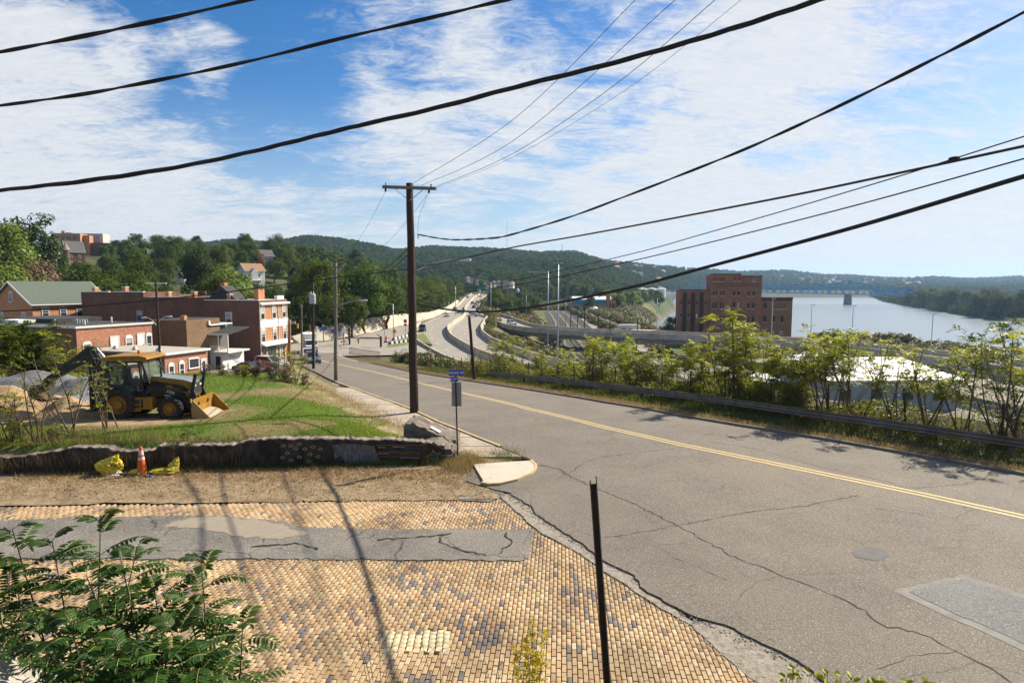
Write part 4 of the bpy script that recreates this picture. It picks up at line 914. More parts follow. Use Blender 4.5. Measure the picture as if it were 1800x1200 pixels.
for s in (-1, 1): mb = MB(); mb.lathe([(.05, .6), (.07, .68), (.04, .72), (.06, .8), (.03, .88)], c + Vector((s * .15, -.38, 0)), 8); mb.build('bushing', WHITE, tr)
mb = MB(); mb.tube([t3 * .45 + Vector((.2, -.1, 0)), t3 * .0 + Vector((.22, -.1, 0))], .06, 8); mb.build('conduit', STEEL, pole3)
P4b = Vector((at(531, 640, 96).x, 96, float(P(96)))); pole4, t4 = pole('utility_pole', P4b, at(530, 535, 96), .15, .10, WOODG, 'thin grey utility pole with slack wires beside the white truck')
crossarm(pole4, t4 * .78, (1, .3, 0), 1.6, .07, (-.9, .9), WOODG, brace=False)
P5b = Vector((at(508, 638, 94).x, 94, float(P(94)) - .2)); pole5, t5 = pole('wooden_post', P5b, at(509, 562, 94), .26, .22, mat('orange_wood', (.30, .14, .06), (.40, .20, .09), 4, .9, stretch=(4, 4, .4)), 'stout orange-brown timber post at the corner of the three storey building', 'post')
PLb = Vector((at(834, 654, 54).x, 54, float(P(54)) - .2)); poleL, tL = pole('leaning_pole', PLb, at(825, 557, 53), .15, .12, WOODP, 'short leaning dark pole stub behind the guardrail', 'pole')
PTb = Vector((at(283, 658, 61).x, 61, float(terr(at(283, 658, 61).x, 61)) - .1)); poleT, tT = pole('lamp_post', PTb, at(274, 496, 61), .13, .09, WOODP, 'dark wooden lamp post with two curved lamp arms behind the digger', 'lamp post')
crossarm(poleT, tT - Vector((0, 0, .1)), (1, 0, 0), 2.0, .09, (), WHITE, brace=True)
for q in ((252, 562), (300, 559)):
 e = at(q[0], q[1], 61) - PTb; s = at(275, 572, 61) - PTb; d = (e - s); lamp_arm(poleT, s, s + d * .72 + Vector((0, 0, .35)), LAMPM, .3, LAMPM, .03, hl=.55)
# overhead wires
def plane_hit(px, py, a, b):
 r_ = ray(px, py); dx, dy = b[0] - a[0], b[1] - a[1]
 t = (a[0] * dy - a[1] * dx) / (r_[0] * dy - r_[1] * dx); return Vector((r_[0] * t, r_[1] * t, HC + r_[2] * t))
CABLE = mat('cable_black', (.012, .012, .013), (.03, .026, .022), 20, .6)
CABLEB = mat('cable_brown', (.05, .042, .035), (.03, .026, .022), 20, .6)
def spline(pts, n=10):
 out = []; m = len(pts)
 for i in range(m - 1):
  p0 = pts[max(i - 1, 0)]; p1 = pts[i]; p2 = pts[i + 1]; p3 = pts[min(i + 2, m - 1)]
  for k in range(n):
   t = k / n; out.append(.5 * ((2 * p1) + (p2 - p0) * t + (2 * p0 - 5 * p1 + 4 * p2 - p3) * t * t + (3 * p1 - p0 - 3 * p2 + p3) * t ** 3))
 out.append(pts[-1]); return out
def resample(pts, step):
 out = [pts[0]]; acc = 0
 for a, b in zip(pts[:-1], pts[1:]):
  L_ = (b - a).length; k = max(1, int(L_ / step))
  for j in range(1, k + 1): out.append(a.lerp(b, j / k))
 return out
def wire(label, pts, r, m=CABLE, twist=0, ext=(0, 0), name='overhead_cable'):
 pts = spline([Vector(p) for p in pts], 8)
 if ext[0]: d = (pts[0] - pts[2]); pts = [pts[0] + d.normalized() * ext[0] + Vector((0, 0, .0))] + pts
 if ext[1]: d = (pts[-1] - pts[-3]); pts = pts + [pts[-1] + d.normalized() * ext[1]]
 mb = MB()
 if not twist: mb.tube(pts, r, 6)
 else:
  q = resample(pts, .12); s = 0; rr = random.Random(len(label))
  off = [[] for _ in range(twist)]
  for i, p in enumerate(q):
   d = (q[min(i + 1, len(q) - 1)] - q[max(i - 1, 0)]).normalized(); x = d.cross(Vector((0, 0, 1))).normalized(); y = x.cross(d)
   s += .12 * (1 + .35 * math.sin(i * .05)); lo = 1 + .55 * max(0, math.sin(i * .037)) ** 8
   for k in range(twist): a = s * 2.8 + k * 2 * math.pi / twist; off[k].append(p + (x * math.cos(a) + y * math.sin(a)) * r * .75 * lo)
  for k in range(twist): mb.tube(off[k], r * (1 if k else 1.15), 6)
 o = mb.build(name, m, smooth=True, fixn=False); return tag(o, label, 'cable')
pa, pb = (-4.7, 30.1), (16.2, -2.0)
def rline(l, da=0.0): return [plane_hit(x, y, (pa[0] + da, pa[1]), (pb[0] + da, pb[1])) for x, y in l]
wire('lashed black cable sagging from the main pole to the upper right corner', rline([(734, 412), (790, 421), (860, 419), (900, 412), (1000, 382), (1100, 345), (1315, 260), (1550, 150), (1800, 22), (1900, -30)]), .019, twist=2, ext=(0, 26))
wire('thick cable rising steadily right from the main pole below its lamp arm', rline([(733, 470), (810, 455), (900, 435), (1020, 414), (1150, 390), (1400, 342), (1600, 300), (1800, 257), (1950, 225)]), .025, CABLEB, ext=(0, 26))
wire('thin messenger wire with a small clamp, upper of the lower right cables', rline([(734, 520), (880, 497), (1000, 472), (1135, 440), (1220, 416), (1400, 364), (1580, 310), (1677, 279), (1800, 240), (1950, 195)], .2), .012, ext=(0, 26))
cl = rline([(1677, 279)], .2)[0]; mb = MB(); mb.lathe([(.01, -.09), (.035, -.07), (.045, 0), (.035, .07), (.01, .09)], n=8, axis='X'); o = mb.build('cable_clamp', CABLE, loc=cl, rz=-1.0); tag(o, 'small dark clamp on the thin wire at the far right', 'cable clamp')
wire('medium cable between the clamp wire and the lowest thick cable', rline([(734, 528), (880, 505), (975, 488), (1100, 461), (1240, 428), (1500, 362), (1800, 279), (1950, 238)]), .014, ext=(0, 26))
wire('thickest black cable dipping right of the main pole then rising to the right edge', rline([(733, 534), (780, 543), (850, 548), (940, 539), (1100, 507), (1240, 470), (1500, 400), (1800, 310), (1950, 268)]), .043, ext=(0, 26))
for i, (l, lab) in enumerate([([(728, 321), (900, 212), (1117, 0), (1160, -45)], 'leftmost'), ([(741, 326), (900, 249), (1187, 0), (1240, -50)], 'second'), ([(767, 328), (900, 271), (1080, 150), (1257, 0), (1310, -48)], 'third'), ([(768, 330), (900, 277), (1100, 158), (1303, 0), (1360, -46)], 'rightmost and faintest')]):
 wire(f'thin bare power line climbing from the crossarm over the viewer, {lab} of four', rline(l, .3 * i), .0085 if i < 3 else .005, ext=(0, 26), name='power_line')
la, lb = (-12.5, 15.5), (7, 10.0)
def lline(l, o=0): return [plane_hit(x, y, (la[0], la[1] + o), (lb[0], lb[1] + o)) for x, y in l]
wire('thick twisted cable bundle crossing the whole sky from the left edge to the top', lline([(-80, 346), (0, 335), (150, 318), (300, 296), (450, 265), (600, 228), (750, 194), (900, 155), (1050, 118), (1200, 77), (1320, 40), (1440, 0), (1520, -30)]), .026, twist=3, ext=(22, 22))
wire('twisted cable from the left edge to the top centre, middle of the upper left three', lline([(-80, 196), (0, 186), (150, 165), (300, 137), (450, 105), (600, 68), (750, 33), (890, 0), (960, -18)], -1), .019, twist=2, ext=(22, 22))
wire('uppermost cable crossing the top left corner of the sky', lline([(-80, 106), (0, 92), (150, 63), (300, 32), (435, 0), (500, -17)], -1.5), .021, twist=2, ext=(22, 22))
wire('black cable running left from the main pole across the brick buildings', [plane_hit(x, y, (-4.9, 30.2), (-22, 25)) for x, y in [(722, 473), (640, 482), (500, 500), (350, 519), (200, 534), (80, 543), (-60, 550)]], .026, ext=(0, 26))
cl_ = MP + ca
for i, (s, e, lab) in enumerate([(-.9, -.9, 'left'), (.74, .95, 'right')]):
 a = cl_ + mdir * (s / 2) - Vector((0, 0, .2)); b = P2b + t2 + Vector((e * .75, 0, -.2)); m_ = a.lerp(b, .5) - Vector((0, 0, .9)); wire(f'thin {lab} power line dropping from the main crossarm to the lamp pole', [a, a.lerp(m_, .5) - Vector((0, 0, .25)), m_, m_.lerp(b, .5) - Vector((0, 0, .2)), b], .007, name='power_line')
for i, (y1, y2, lab) in enumerate([(437, 520, 'upper'), (447, 535, 'lower')]):
 a = at(718, y1, 30.2); b = at(592, y2, 55); m_ = a.lerp(b, .5) - Vector((0, 0, .55)); wire(f'{lab} of two dark cables slung between the main pole and the lamp pole', [a, m_, b], .022)
a = at(740, 338, 29.9); b = at(733, 412, 30.1); wire('loose loop of thin wire hanging beside the main pole top', [at(753, 337, 29.8), at(745, 360, 29.8), at(737, 380, 29.9), at(734, 410, 30.1)], .006)
for k, (p_, q_) in enumerate([((P2b + t2 * .72), (P3b + t3 * .8)), ((P2b + t2 * .55), (P3b + t3 * .62)), ((P3b + t3 * .78), (P4b + t4 * .8)), ((P3b + t3 * .6), (P4b + t4 * .66))]):
 m_ = p_.lerp(q_, .5) - Vector((0, 0, .6)); wire(['upper cable from the lamp pole to the transformer pole', 'lower cable from the lamp pole to the transformer pole', 'upper slack cable from the transformer pole to the thin pole', 'lower slack cable from the transformer pole to the thin pole'][k], [p_, m_, q_], .022)
wire('cable sagging from the main pole over the junction toward the signal posts', [at(720, 520, 30.4), at(690, 548, 60), at(662, 567, 95), at(630, 585, 128), at(612, 586, 133)], .03)
# guardrail and fence
def guardrail():
 root = thing('guardrail', 'long weathered steel guardrail with rusty edges along the right side of the road', 'guardrail')
 off = 3.5; Yk = np.arange(-4, 59, 2.9); pts = [Vector((float(xR(y)) + off, y, float(P(y)))) for y in Yk]
 GM = mat('weathered_rail', (.13, .115, .10), (.23, .21, .19), 2.2, .55, .15, 20, metal=.45, c3=(.15, .085, .055), scale3=1.1, coords='World')
 prof = [(.0, .74), (.035, .735), (.05, .70), (.02, .655), (.02, .62), (.05, .575), (.05, .545), (.02, .505), (.02, .47), (.05, .43), (.03, .40), (0, .395)]
 for i in range(len(pts) - 1):
  a, b = pts[i], pts[i + 1]; d = (b - a); d.z = 0; d.normalize(); n = Vector((-d.y, d.x, 0)) ; n = n if n.x < 0 else -n
  mb = MB(); ins = .01 * (i % 2)
  vs = [p + n * (q[0] + ins) + Vector((0, 0, q[1])) + (d * .12 if p is b else -d * .0) for p in (a, b) for q in prof] + [p + n * (q[0] + ins - .006) + Vector((0, 0, q[1])) + (d * .12 if p is b else -d * .0) for p in (a, b) for q in prof]
  k = len(prof); fs = [(j, j + 1, j + k + 1, j + k) for j in range(k - 1)] + [(2 * k + j, 2 * k + j + k, 2 * k + j + k + 1, 2 * k + j + 1) for j in range(k - 1)]
  fs += [(0, k, 3 * k, 2 * k), (k - 1, 3 * k - 1, 4 * k - 1, 2 * k - 1)]
  mb.add(vs, fs); mb.build('rail_beam', GM, root, fixn=False)
  mb = MB(); mb.bar(a + n * .01 + Vector((0, 0, .745)), b + n * .01 + Vector((0, 0, .745)) + d * .12, .045, .012); mb.build('rusty_lip', RUST, root)
  mb = MB(); mb.box(a - n * .1 + Vector((0, 0, .25)), (.12, .15, 1.0), rz=math.atan2(d.y, d.x)); mb.build('post', mat('post_timber', (.09, .07, .055), (.14, .11, .09), 5, .9), root)
  mb = MB(); mb.lathe([(.02, 0), (.02, .012), (.01, .018)], n=8); o = mb.build('bolt', RUST, root, a + n * .03 + Vector((0, 0, .60)))
 return root
guardrail()
def fence():
 root = thing('wire_fence', 'rusty chain link fence on dark posts behind the guardrail, grown through by saplings', 'fence')
 ys = list(np.arange(14, 84, 2.35)); FP = mat('fence_post_rust', (.035, .025, .02), (.075, .045, .03), 6, .85)
 base = [Vector((float(xR(y)) + 5.4, y, float(terr(float(xR(y)) + 5.4, y)))) for y in ys]; r = random.Random(2)
 for b in base: mb = MB(); ln = Vector((r.gauss(0, .05), r.gauss(0, .05), 1.75 + r.gauss(0, .06))); mb.tube([b - Vector((0, 0, .4)), b + ln], .042, 8); mb.build('post', FP, root)
 for i, (a, b) in enumerate(zip(base[:-1], base[1:])):
  if a.y > 50: continue
  d = b - a; V = []; F = []; n = 11; H_ = 1.5
  def seg(p, q, w):
   o = len(V); s = (q - p).normalized().cross(d.normalized().cross(Vector((0, 0, 1)))).normalized() * w
   V.extend([p - s, p + s, q + s, q - s]); F.append((o, o + 1, o + 2, o + 3))
  st = .145
  L_ = d.length; nn = int((L_ + H_) / st)
  for k in range(nn):
   s0 = k * st - H_
   for sgn in (1, -1):
    p0, p1 = (s0, 0), (s0 + H_, H_)
    if p0[0] < 0: p0 = (0, -s0)
    if p1[0] > L_: p1 = (L_, L_ - s0)
    if p1[1] <= p0[1]: continue
    if sgn < 0: p0, p1 = (L_ - p0[0], p0[1]), (L_ - p1[0], p1[1])
    u = d / L_; seg(a + u * p0[0] + Vector((0, 0, p0[1] + .05)), a + u * p1[0] + Vector((0, 0, p1[1] + .05)), .0026)
  o = npmesh('wire_mesh', V, F, mat('old_fence_wire', (.16, .14, .12), None, rough=.6, metal=.5), root); o['kind'] = 'stuff'
fence()
# digger (backhoe loader)
def digger():
 X0 = at(232, 743, 27.0).x; z0 = float(terr(X0, 27.0)) - .02
 root = thing('backhoe_loader', 'yellow and black backhoe loader parked on the bare earth behind the wall', 'digger', (X0, 27.0, z0), math.radians(2))
 YL = mat('digger_yellow', (.33, .165, .012), (.26, .135, .015), 2.5, .55, .06, 12, c3=(.15, .095, .04), scale3=2.4, spec=.35)
 BK = mat('digger_black', (.014, .015, .017), (.035, .034, .032), 3, .45, spec=.4); GLS = None
 g = bpy.data.materials.new('cab_glass'); g.use_nodes = True; b = g.node_tree.nodes['Principled BSDF']; b.inputs['Base Color'].default_value = (.55, .62, .58, 1); b.inputs['Roughness'].default_value = .05; b.inputs['Transmission Weight'].default_value = .9; b.inputs['IOR'].default_value = 1.1
 def wheel(x, y, r, w, name):
  W = thing('x', None, None); W.name = name; W.parent = root; W.location = (x, y, r - .03)
  mb = MB(); mb.lathe([(r * .56, -w * .42), (r * .80, -w * .5), (r * .95, -w * .46), (r, -w * .3), (r, w * .3), (r * .95, w * .46), (r * .80, w * .5), (r * .56, w * .42)], n=28, axis='Y', cap=False)
  nl = 18
  for k in range(nl):
   a = 2 * math.pi * k / nl
   for s in (-1, 1):
    aa = a + (math.pi / nl if s > 0 else 0); M = Matrix.Rotation(-aa, 3, 'Y') @ Matrix.Rotation(s * .5, 3, 'X')
    c = Matrix.Rotation(-aa, 3, 'Y') @ Vector((r * 1.0, s * w * .23, 0)); mb.box(c, (.06, w * .5, .055), M=M)
  mb.build('tyre', RUBB, W)
  s = -1 if y < 0 else 1
  mb = MB(); mb.lathe([(r * .58, -w * .40), (r * .60, w * .40), (r * .54, w * .41), (r * .5, w * .2), (r * .25, w * .16), (r * .24, w * .34), (r * .2, w * .36)], n=24, axis='Y'); rim = mb.build('rim', YL, W)
  if s < 0: rim.rotation_euler = (0, 0, math.pi)
  for k in range(8):
   a = k * math.pi / 4; mb = MB(); mb.lathe([(.02, 0), (.02, .03), (.008, .035)], n=6, axis='Y'); o = mb.build('wheel_nut', BLKM, rim, (r * .37 * math.cos(a), w * .19, r * .37 * math.sin(a)))
 for y in (-.82, .82): wheel(0, y, .70, .46, 'rear_wheel'); wheel(2.12, y, .50, .32, 'front_wheel')
 mb = MB(); mb.prism([(-.95, .55), (-.95, 1.0), (.9, 1.0), (1.1, .85), (2.75, .85), (2.8, .5), (1.0, .42)], -.42, .42); mb.build('chassis', YL, root)
 mb = MB(); mb.bbox((.58, -.95, .48), (1.42, -.45, .98)); mb.bbox((.62, -.955, .55), (1.05, -.949, .9), 1); mb.build('fuel_tank', [YL, BK], root)
 mb = MB(); mb.bbox((.58, .45, .48), (1.42, .95, .98)); mb.build('battery_box', YL, root)
 mb = MB(); mb.bbox((.5, -1.0, .40), (.95, -.95, .46)); mb.bbox((.5, -1.0, .66), (.95, -.96, .70)); mb.bbox((.48, -1.0, .4), (.52, -.95, .95)); mb.bbox((.93, -1.0, .4), (.97, -.95, .95)); mb.build('step', YL, root)
 mb = MB(); mb.bbox((2.0, -.75, .42), (2.24, .75, .56)); mb.build('front_axle', BK, root)
 mb = MB(); mb.prism([(1.05, .92), (1.05, 1.62), (1.25, 1.78), (2.55, 1.60), (2.86, 1.50), (2.92, 1.05), (2.85, .9)], -.42, .42); hood = mb.build('hood', YL, root)
 mb = MB(); mb.prism([(1.2, 1.785), (2.55, 1.605), (2.88, 1.505), (2.88, 1.545), (2.55, 1.65), (1.2, 1.83)], -.44, .44); mb.build('hood_top', mat('hood_cover_grey', (.16, .18, .20), (.22, .24, .26), 3, .4), hood)
 mb = MB(); mb.prism([(1.07, 1.45), (1.07, 1.63), (2.5, 1.42), (2.84, 1.12), (2.84, 1.0), (2.4, 1.26)], -.427, -.421); mb.build('hood_stripe', BK, hood)
 mb = MB(); mb.prism([(1.1, .98), (1.1, 1.34), (1.9, 1.24), (2.2, .98)], -.428, -.422); mb.build('engine_panel', mat('engine_grime', (.20, .12, .03), (.08, .06, .04), 9, .7), hood)
 mb = MB(); mb.bbox((1.75, -.44, 1.28), (2.05, -.40, 1.42)); mb.build('air_vent', YL, hood)
 mb = MB(); mb.prism([(2.86, 1.02), (2.925, 1.05), (2.87, 1.47), (2.80, 1.47)], -.38, .38); gr = mb.build('grille', BK, hood)
 for s in (-.25, .25): mb = MB(); mb.box((2.905, s, 1.38), (.03, .16, .10)); mb.build('headlight', mat('lamp_glass', (.5, .53, .55), None, rough=.15), gr)
 cab = thing('x', None, None); cab.name = 'cab'; cab.parent = root
 posts = [((-.55, 1.0), (-.48, 2.5)), ((.28, 1.0), (.30, 2.5)), ((.98, 1.0), (.80, 2.5)), ((1.22, 1.55), (.92, 2.5))]
 for (x0, z0_), (x1, z1) in posts:
  for s in (-1, 1): mb = MB(); mb.bar((x0, s * .72, z0_), (x1, s * .68, z1), .075, .06, up=(0, 1, 0)); mb.build('pillar', BK, cab)
 mb = MB(); mb.prism([(-.60, 2.50), (-.66, 2.60), (-.58, 2.70), (.9, 2.74), (1.18, 2.66), (1.20, 2.58), (1.05, 2.50)], -.80, .80); mb.build('cab_roof', YL, cab)
 mb = MB(); mb.bbox((-.55, -.68, 2.42), (.92, .68, 2.50)); mb.build('roof_liner', BK, cab)
 def pane(vs): mb = MB(); mb.add(vs, [tuple(range(len(vs)))]); return mb.build('window_pane', g, cab, fixn=False)
 for s in (-1, 1):
  pane([(-.50, s * .705, 1.35), (.26, s * .705, 1.35), (.28, s * .69, 2.45), (-.46, s * .69, 2.45)]); pane([(.32, s * .705, 1.15), (.95, s * .705, 1.15), (.78, s * .69, 2.45), (.33, s * .69, 2.45)])
  pane([(1.02, s * .70, 1.6), (1.20, s * .66, 1.6), (.92, s * .66, 2.45), (.84, s * .69, 2.45)])
 pane([(1.22, -.64, 1.6), (1.22, .64, 1.6), (.93, .62, 2.45), (.93, -.62, 2.45)]); pane([(-.54, -.66, 1.3), (-.54, .66, 1.3), (-.49, .64, 2.45), (-.49, -.64, 2.45)])
 mb = MB(); mb.prism([(-.7, 1.05), (-.62, 1.42), (-.25, 1.58), (.25, 1.55), (.62, 1.25), (.72, .95), (.60, .95), (.2, 1.40), (-.3, 1.42), (-.55, 1.25)], -1.05, -.70); mb.build('fender', BK, root)
 mb = MB(); mb.prism([(-.7, 1.05), (-.62, 1.42), (-.25, 1.58), (.25, 1.55), (.62, 1.25), (.72, .95), (.60, .95), (.2, 1.40), (-.3, 1.42), (-.55, 1.25)], .70, 1.05); mb.build('fender', BK, root)
 mb = MB(); mb.bbox((-.55, -.72, .95), (1.1, .72, 1.12)); mb.bbox((.32, -.72, 1.1), (.98, -.69, 1.2)); mb.build('cab_floor', BK, cab)
 mb = MB(); mb.bbox((.0, -.25, 1.45), (.5, .25, 1.6)); mb.prism([(-.08, 1.5), (.06, 1.5), (-.02, 2.15), (-.14, 2.15)], -.24, .24); mb.bbox((.1, -.1, 1.1), (.35, .1, 1.45)); mb.build('seat', mat('seat_grey', (.10, .10, .10), None, rough=.8), cab)
 mb = MB(); mb.tube([(.95, 0, 1.1), (.78, 0, 1.65)], .04, 8); mb.lathe([(.17, -.015), (.19, 0), (.17, .015)], (.77, 0, 1.67), 14, 'X'); mb.build('steering_wheel', BK, cab)
 mb = MB(); mb.lathe([(.06, 0), (.065, .1), (.045, .15), (.02, .16)], (.35, .2, 2.72), 12); mb.build('beacon', mat('beacon_orange', (.75, .12, .01), None, rough=.3), cab)
 mb = MB(); mb.bar((.93, -.72, 2.3), (1.05, -.98, 2.25), .02, .02); mb.box((1.06, -1.02, 2.1), (.03, .16, .28)); mb.build('mirror', BK, cab)
 mb = MB(); mb.tube([(1.55, -.36, 1.7), (1.55, -.36, 2.18), (1.5, -.36, 2.28)], .04, 10); mb.build('exhaust', BK, root)
 for s in (-1, 1):
  mb = MB(); y0, y1 = (s * .50, s * .62) if s > 0 else (-.62, -.50)
  mb.prism([(1.0, 1.18), (1.05, 1.42), (1.6, 1.38), (2.45, 1.12), (3.05, .38), (3.12, .22), (2.98, .18), (2.75, .42), (2.30, .92), (1.6, 1.14)], min(y0, y1), max(y0, y1)); arm = mb.build('loader_arm', BK, root)
  mb = MB(); mb.tube([(1.1, s * .58, .9), (1.75, s * .58, 1.0)], .055, 8); mb.tube([(1.75, s * .58, 1.0), (2.35, s * .58, .98)], .03, 8, 1); mb.build('lift_cylinder', [BK, CHROME], arm)
  mb = MB(); mb.tube([(2.30, s * .45, 1.25), (2.72, s * .45, 1.18)], .05, 8); mb.tube([(2.72, s * .45, 1.18), (3.0, s * .45, .85)], .03, 8, 1); mb.build('tilt_cylinder', [BK, CHROME], arm)
  mb = MB(); mb.prism([(2.75, .92), (2.98, 1.92), (3.10, 1.90), (2.95, 1.2), (3.18, .6), (3.08, .55)], s * .44 - .04, s * .44 + .04); mb.build('bucket_link', BK, arm)
  if s < 0:
   me = text_mesh('320K', .17, .002); me.materials.clear(); me.materials.append(WHITE); t = link('lettering', me, arm, (2.05, -.625, 1.145)); t.rotation_euler = (math.pi / 2, .34, 0)
 mb = MB(); mb.bar((2.5, -.5, 1.0), (2.5, .5, 1.0), .12, .12); mb.build('cross_tube', BK, root)
 bk = thing('x', None, None); bk.name = 'loader_bucket'; bk.parent = root
 prof = [(3.12, .88), (3.06, .5), (3.08, .14), (3.25, .02), (3.86, .06)]; th = .03
 mb = MB(); out = prof; inn = [(p[0] + .035, p[1] + .03) for p in prof]; poly = out + inn[::-1]; mb.prism(poly, -1.0, 1.0); mb.build('shell', YL, bk)
 BW = mat('bucket_worn', (.40, .25, .07), (.26, .20, .13), 5, .7, .3, 20)
 for s in (-1, 1): mb = MB(); mb.prism([(3.12, .88), (3.06, .5), (3.08, .14), (3.25, .02), (3.86, .06), (3.80, .15)], s * 1.0 - .02, s * 1.0 + .02); mb.build('side_plate', BW if s < 0 else YL, bk)
 mb = MB(); mb.bbox((3.80, -1.02, .045), (3.98, 1.02, .08)); mb.build('cutting_edge', mat('worn_steel', (.35, .31, .26), (.22, .18, .14), 6, .5, metal=.4), bk)
 mb = MB(); mb.prism([(3.12, .04), (3.15, .30), (3.45, .24), (3.75, .08)], -.9, .6); mb.build('soil_load', mat('pale_spoil', (.36, .29, .20), (.44, .37, .27), 5, .95, .8, 20), bk)
 mb = MB(); mb.bbox((-1.15, -.95, .45), (-.95, .95, .70)); mb.bbox((-1.2, -.25, .4), (-.9, .25, 1.15)); mb.build('rear_frame', YL, root)
 for s in (-1, 1):
  mb = MB(); mb.prism([(-1.12, .55), (-1.02, .60), (-1.0, 1.75), (-1.12, 1.80)], s * .92 - .09, s * .92 + .09); st = mb.build('stabiliser', BK, root); mb = MB(); mb.bbox((-1.25, s * .92 - .2, .42), (-.9, s * .92 + .2, .50)); mb.build('foot_pad', BK, st)
 mb = MB(); mb.prism([(-1.50, .55), (-1.05, .55), (-1.0, 1.3), (-1.10, 2.55), (-1.32, 3.02), (-1.52, 3.02), (-1.55, 2.4), (-1.62, 1.4)], -.22, .22); boom = mb.build('boom', BK, root)
 me = text_mesh('DEERE', .30, .002); me.materials.clear(); me.materials.append(WHITE); t = link('lettering', me, boom, (-1.36, -.226, 1.66)); t.rotation_euler = (math.pi / 2, math.pi / 2 + .02, 0)
 mb = MB(); mb.prism([(-1.30, 3.05), (-1.20, 2.82), (-1.62, 2.42), (-3.55, 1.42), (-3.70, 1.55), (-2.3, 2.55), (-1.62, 3.08)], -.15, .15); dip = mb.build('dipper_arm', BK, root)
 mb = MB(); mb.tube([(-1.05, -.18, 2.0), (-1.25, -.18, 2.55)], .06, 8); mb.tube([(-1.25, -.18, 2.55), (-1.42, -.18, 3.0)], .04, 8, 1); mb.build('boom_cylinder', [BK, CHROME], boom)
 mb = MB(); mb.tube([(-.72, -.1, 2.2), (-1.05, -.1, 2.72)], .065, 8, 1); mb.tube([(-1.05, -.1, 2.72), (-1.25, -.1, 3.0)], .045, 8, 1); mb.tube([(-.62, -.1, 2.0), (-.72, -.1, 2.2)], .07, 8); mb.build('dipper_cylinder', [BK, CHROME], boom)
 mb = MB(); mb.tube([(-1.9, 0, 2.62), (-2.9, 0, 2.12)], .06, 8); mb.tube([(-2.9, 0, 2.12), (-3.5, 0, 1.75)], .035, 8, 1); mb.build('bucket_cylinder', [BK, CHROME], dip)
 mb = MB(); mb.prism([(-3.45, 1.62), (-3.62, 1.35), (-3.95, 1.42), (-4.12, 1.15), (-4.02, .88), (-3.60, .70), (-3.28, .74), (-3.55, .92), (-3.72, 1.08), (-3.50, 1.25), (-3.36, 1.5)], -.32, .32); hb = mb.build('hoe_bucket', mat('rusty_bucket', (.05, .035, .025), (.11, .065, .035), 5, .8, .3, 20), root)
 for k in range(4): mb = MB(); mb.prism([(-3.34, .70), (-3.18, .78), (-3.34, .78)], -.3 + k * .18, -.22 + k * .18); mb.build('tooth', BLKM, hb)
 for k in range(3): mb = MB(); mb.tube([(-1.0, -.05 + k * .06, 1.2), (-1.35, -.24, 1.5 + k * .2), (-1.3, -.24, 2.2 + k * .1), (-1.5, -.18, 2.9)], .018, 6); mb.build('hose', RUBB, boom)
 return root
digger()
def heap(name, c, d, m, label, seed, cat='heap'):
 bm = bmesh.new(); bmesh.ops.create_grid(bm, x_segments=44, y_segments=30, size=1.0)
 for v in bm.verts:
  x, y = v.co.x, v.co.y; rr = math.hypot(x, y); n = mnoise.noise(Vector((x * 1.8 + seed, y * 1.8, 0))); n2 = mnoise.noise(Vector((x * 6 + seed, y * 6, 2)))
  h = max(0, 1 - rr * (1 + .35 * n)) ** .7 * (1 + .4 * n) + .09 * n2 * (rr < 1)
  X, Y = c[0] + x * d[0], c[1] + y * d[1]; v.co = Vector((X, Y, float(terr(X, Y)) - .12 + h * d[2]))
 me = bpy.data.meshes.new(name); bm.to_mesh(me); bm.free(); me.materials.append(m); me.polygons.foreach_set('use_smooth', [True] * len(me.polygons)); return tag(link(name, me), label, cat)
SAND = mat('tan_soil', (.31, .20, .10), (.40, .275, .15), 3, .95, .8, 14, coords='World'); GRV = mat('grey_gravel', (.12, .118, .12), (.21, .205, .205), 9, .95, 1.0, 24, coords='World', c3=(.12, .12, .12), scale3=2)
def hp(px, Y): return at(px, 700, Y).x
heap('soil_heap', (hp(20, 28), 28.2), (3.2, 2.0, 1.35), SAND, 'tan soil heap at the left edge behind the wall', 1)
heap('soil_heap', (hp(115, 27), 27.4), (1.8, 1.4, .95), SAND, 'smaller tan soil heap under the digger arm', 4)
heap('gravel_heap', (hp(50, 33), 33.5), (5.6, 3.0, 1.5), GRV, 'long grey gravel heap behind the tan soil at the left', 7)
heap('gravel_heap', (hp(140, 32), 32.5), (2.8, 2.2, 1.2), GRV, 'grey gravel heap between the digger arm and its cab', 9)
bm = bmesh.new(); bmesh.ops.create_grid(bm, x_segments=40, y_segments=24, size=1.0); cx = hp(145, 29.5)
for v in bm.verts:
 x, y = v.co.x, v.co.y; n = mnoise.noise(Vector((x * 2.5, y * 2.5, 5))); n2 = mnoise.noise(Vector((x * 7, y * 5, 1))); X, Y = cx + x * 1.1, 29.6 + y * .9; v.co = Vector((X, Y, float(terr(X, Y)) + .05 + max(0, .55 * (1 - x * x) * (1 - y * y)) * (1 + n) + .1 * n2))
me = bpy.data.meshes.new('tarpaulin'); bm.to_mesh(me); bm.free(); me.materials.append(mat('silver_tarp', (.40, .42, .45), (.06, .06, .07), 2.6, .35, spec=.5, coords='World', ramp=(.45, .6))); me.polygons.foreach_set('use_smooth', [True] * len(me.polygons)); tag(link('tarpaulin', me), 'crumpled black and silver tarpaulin beside the digger boom', 'tarpaulin')
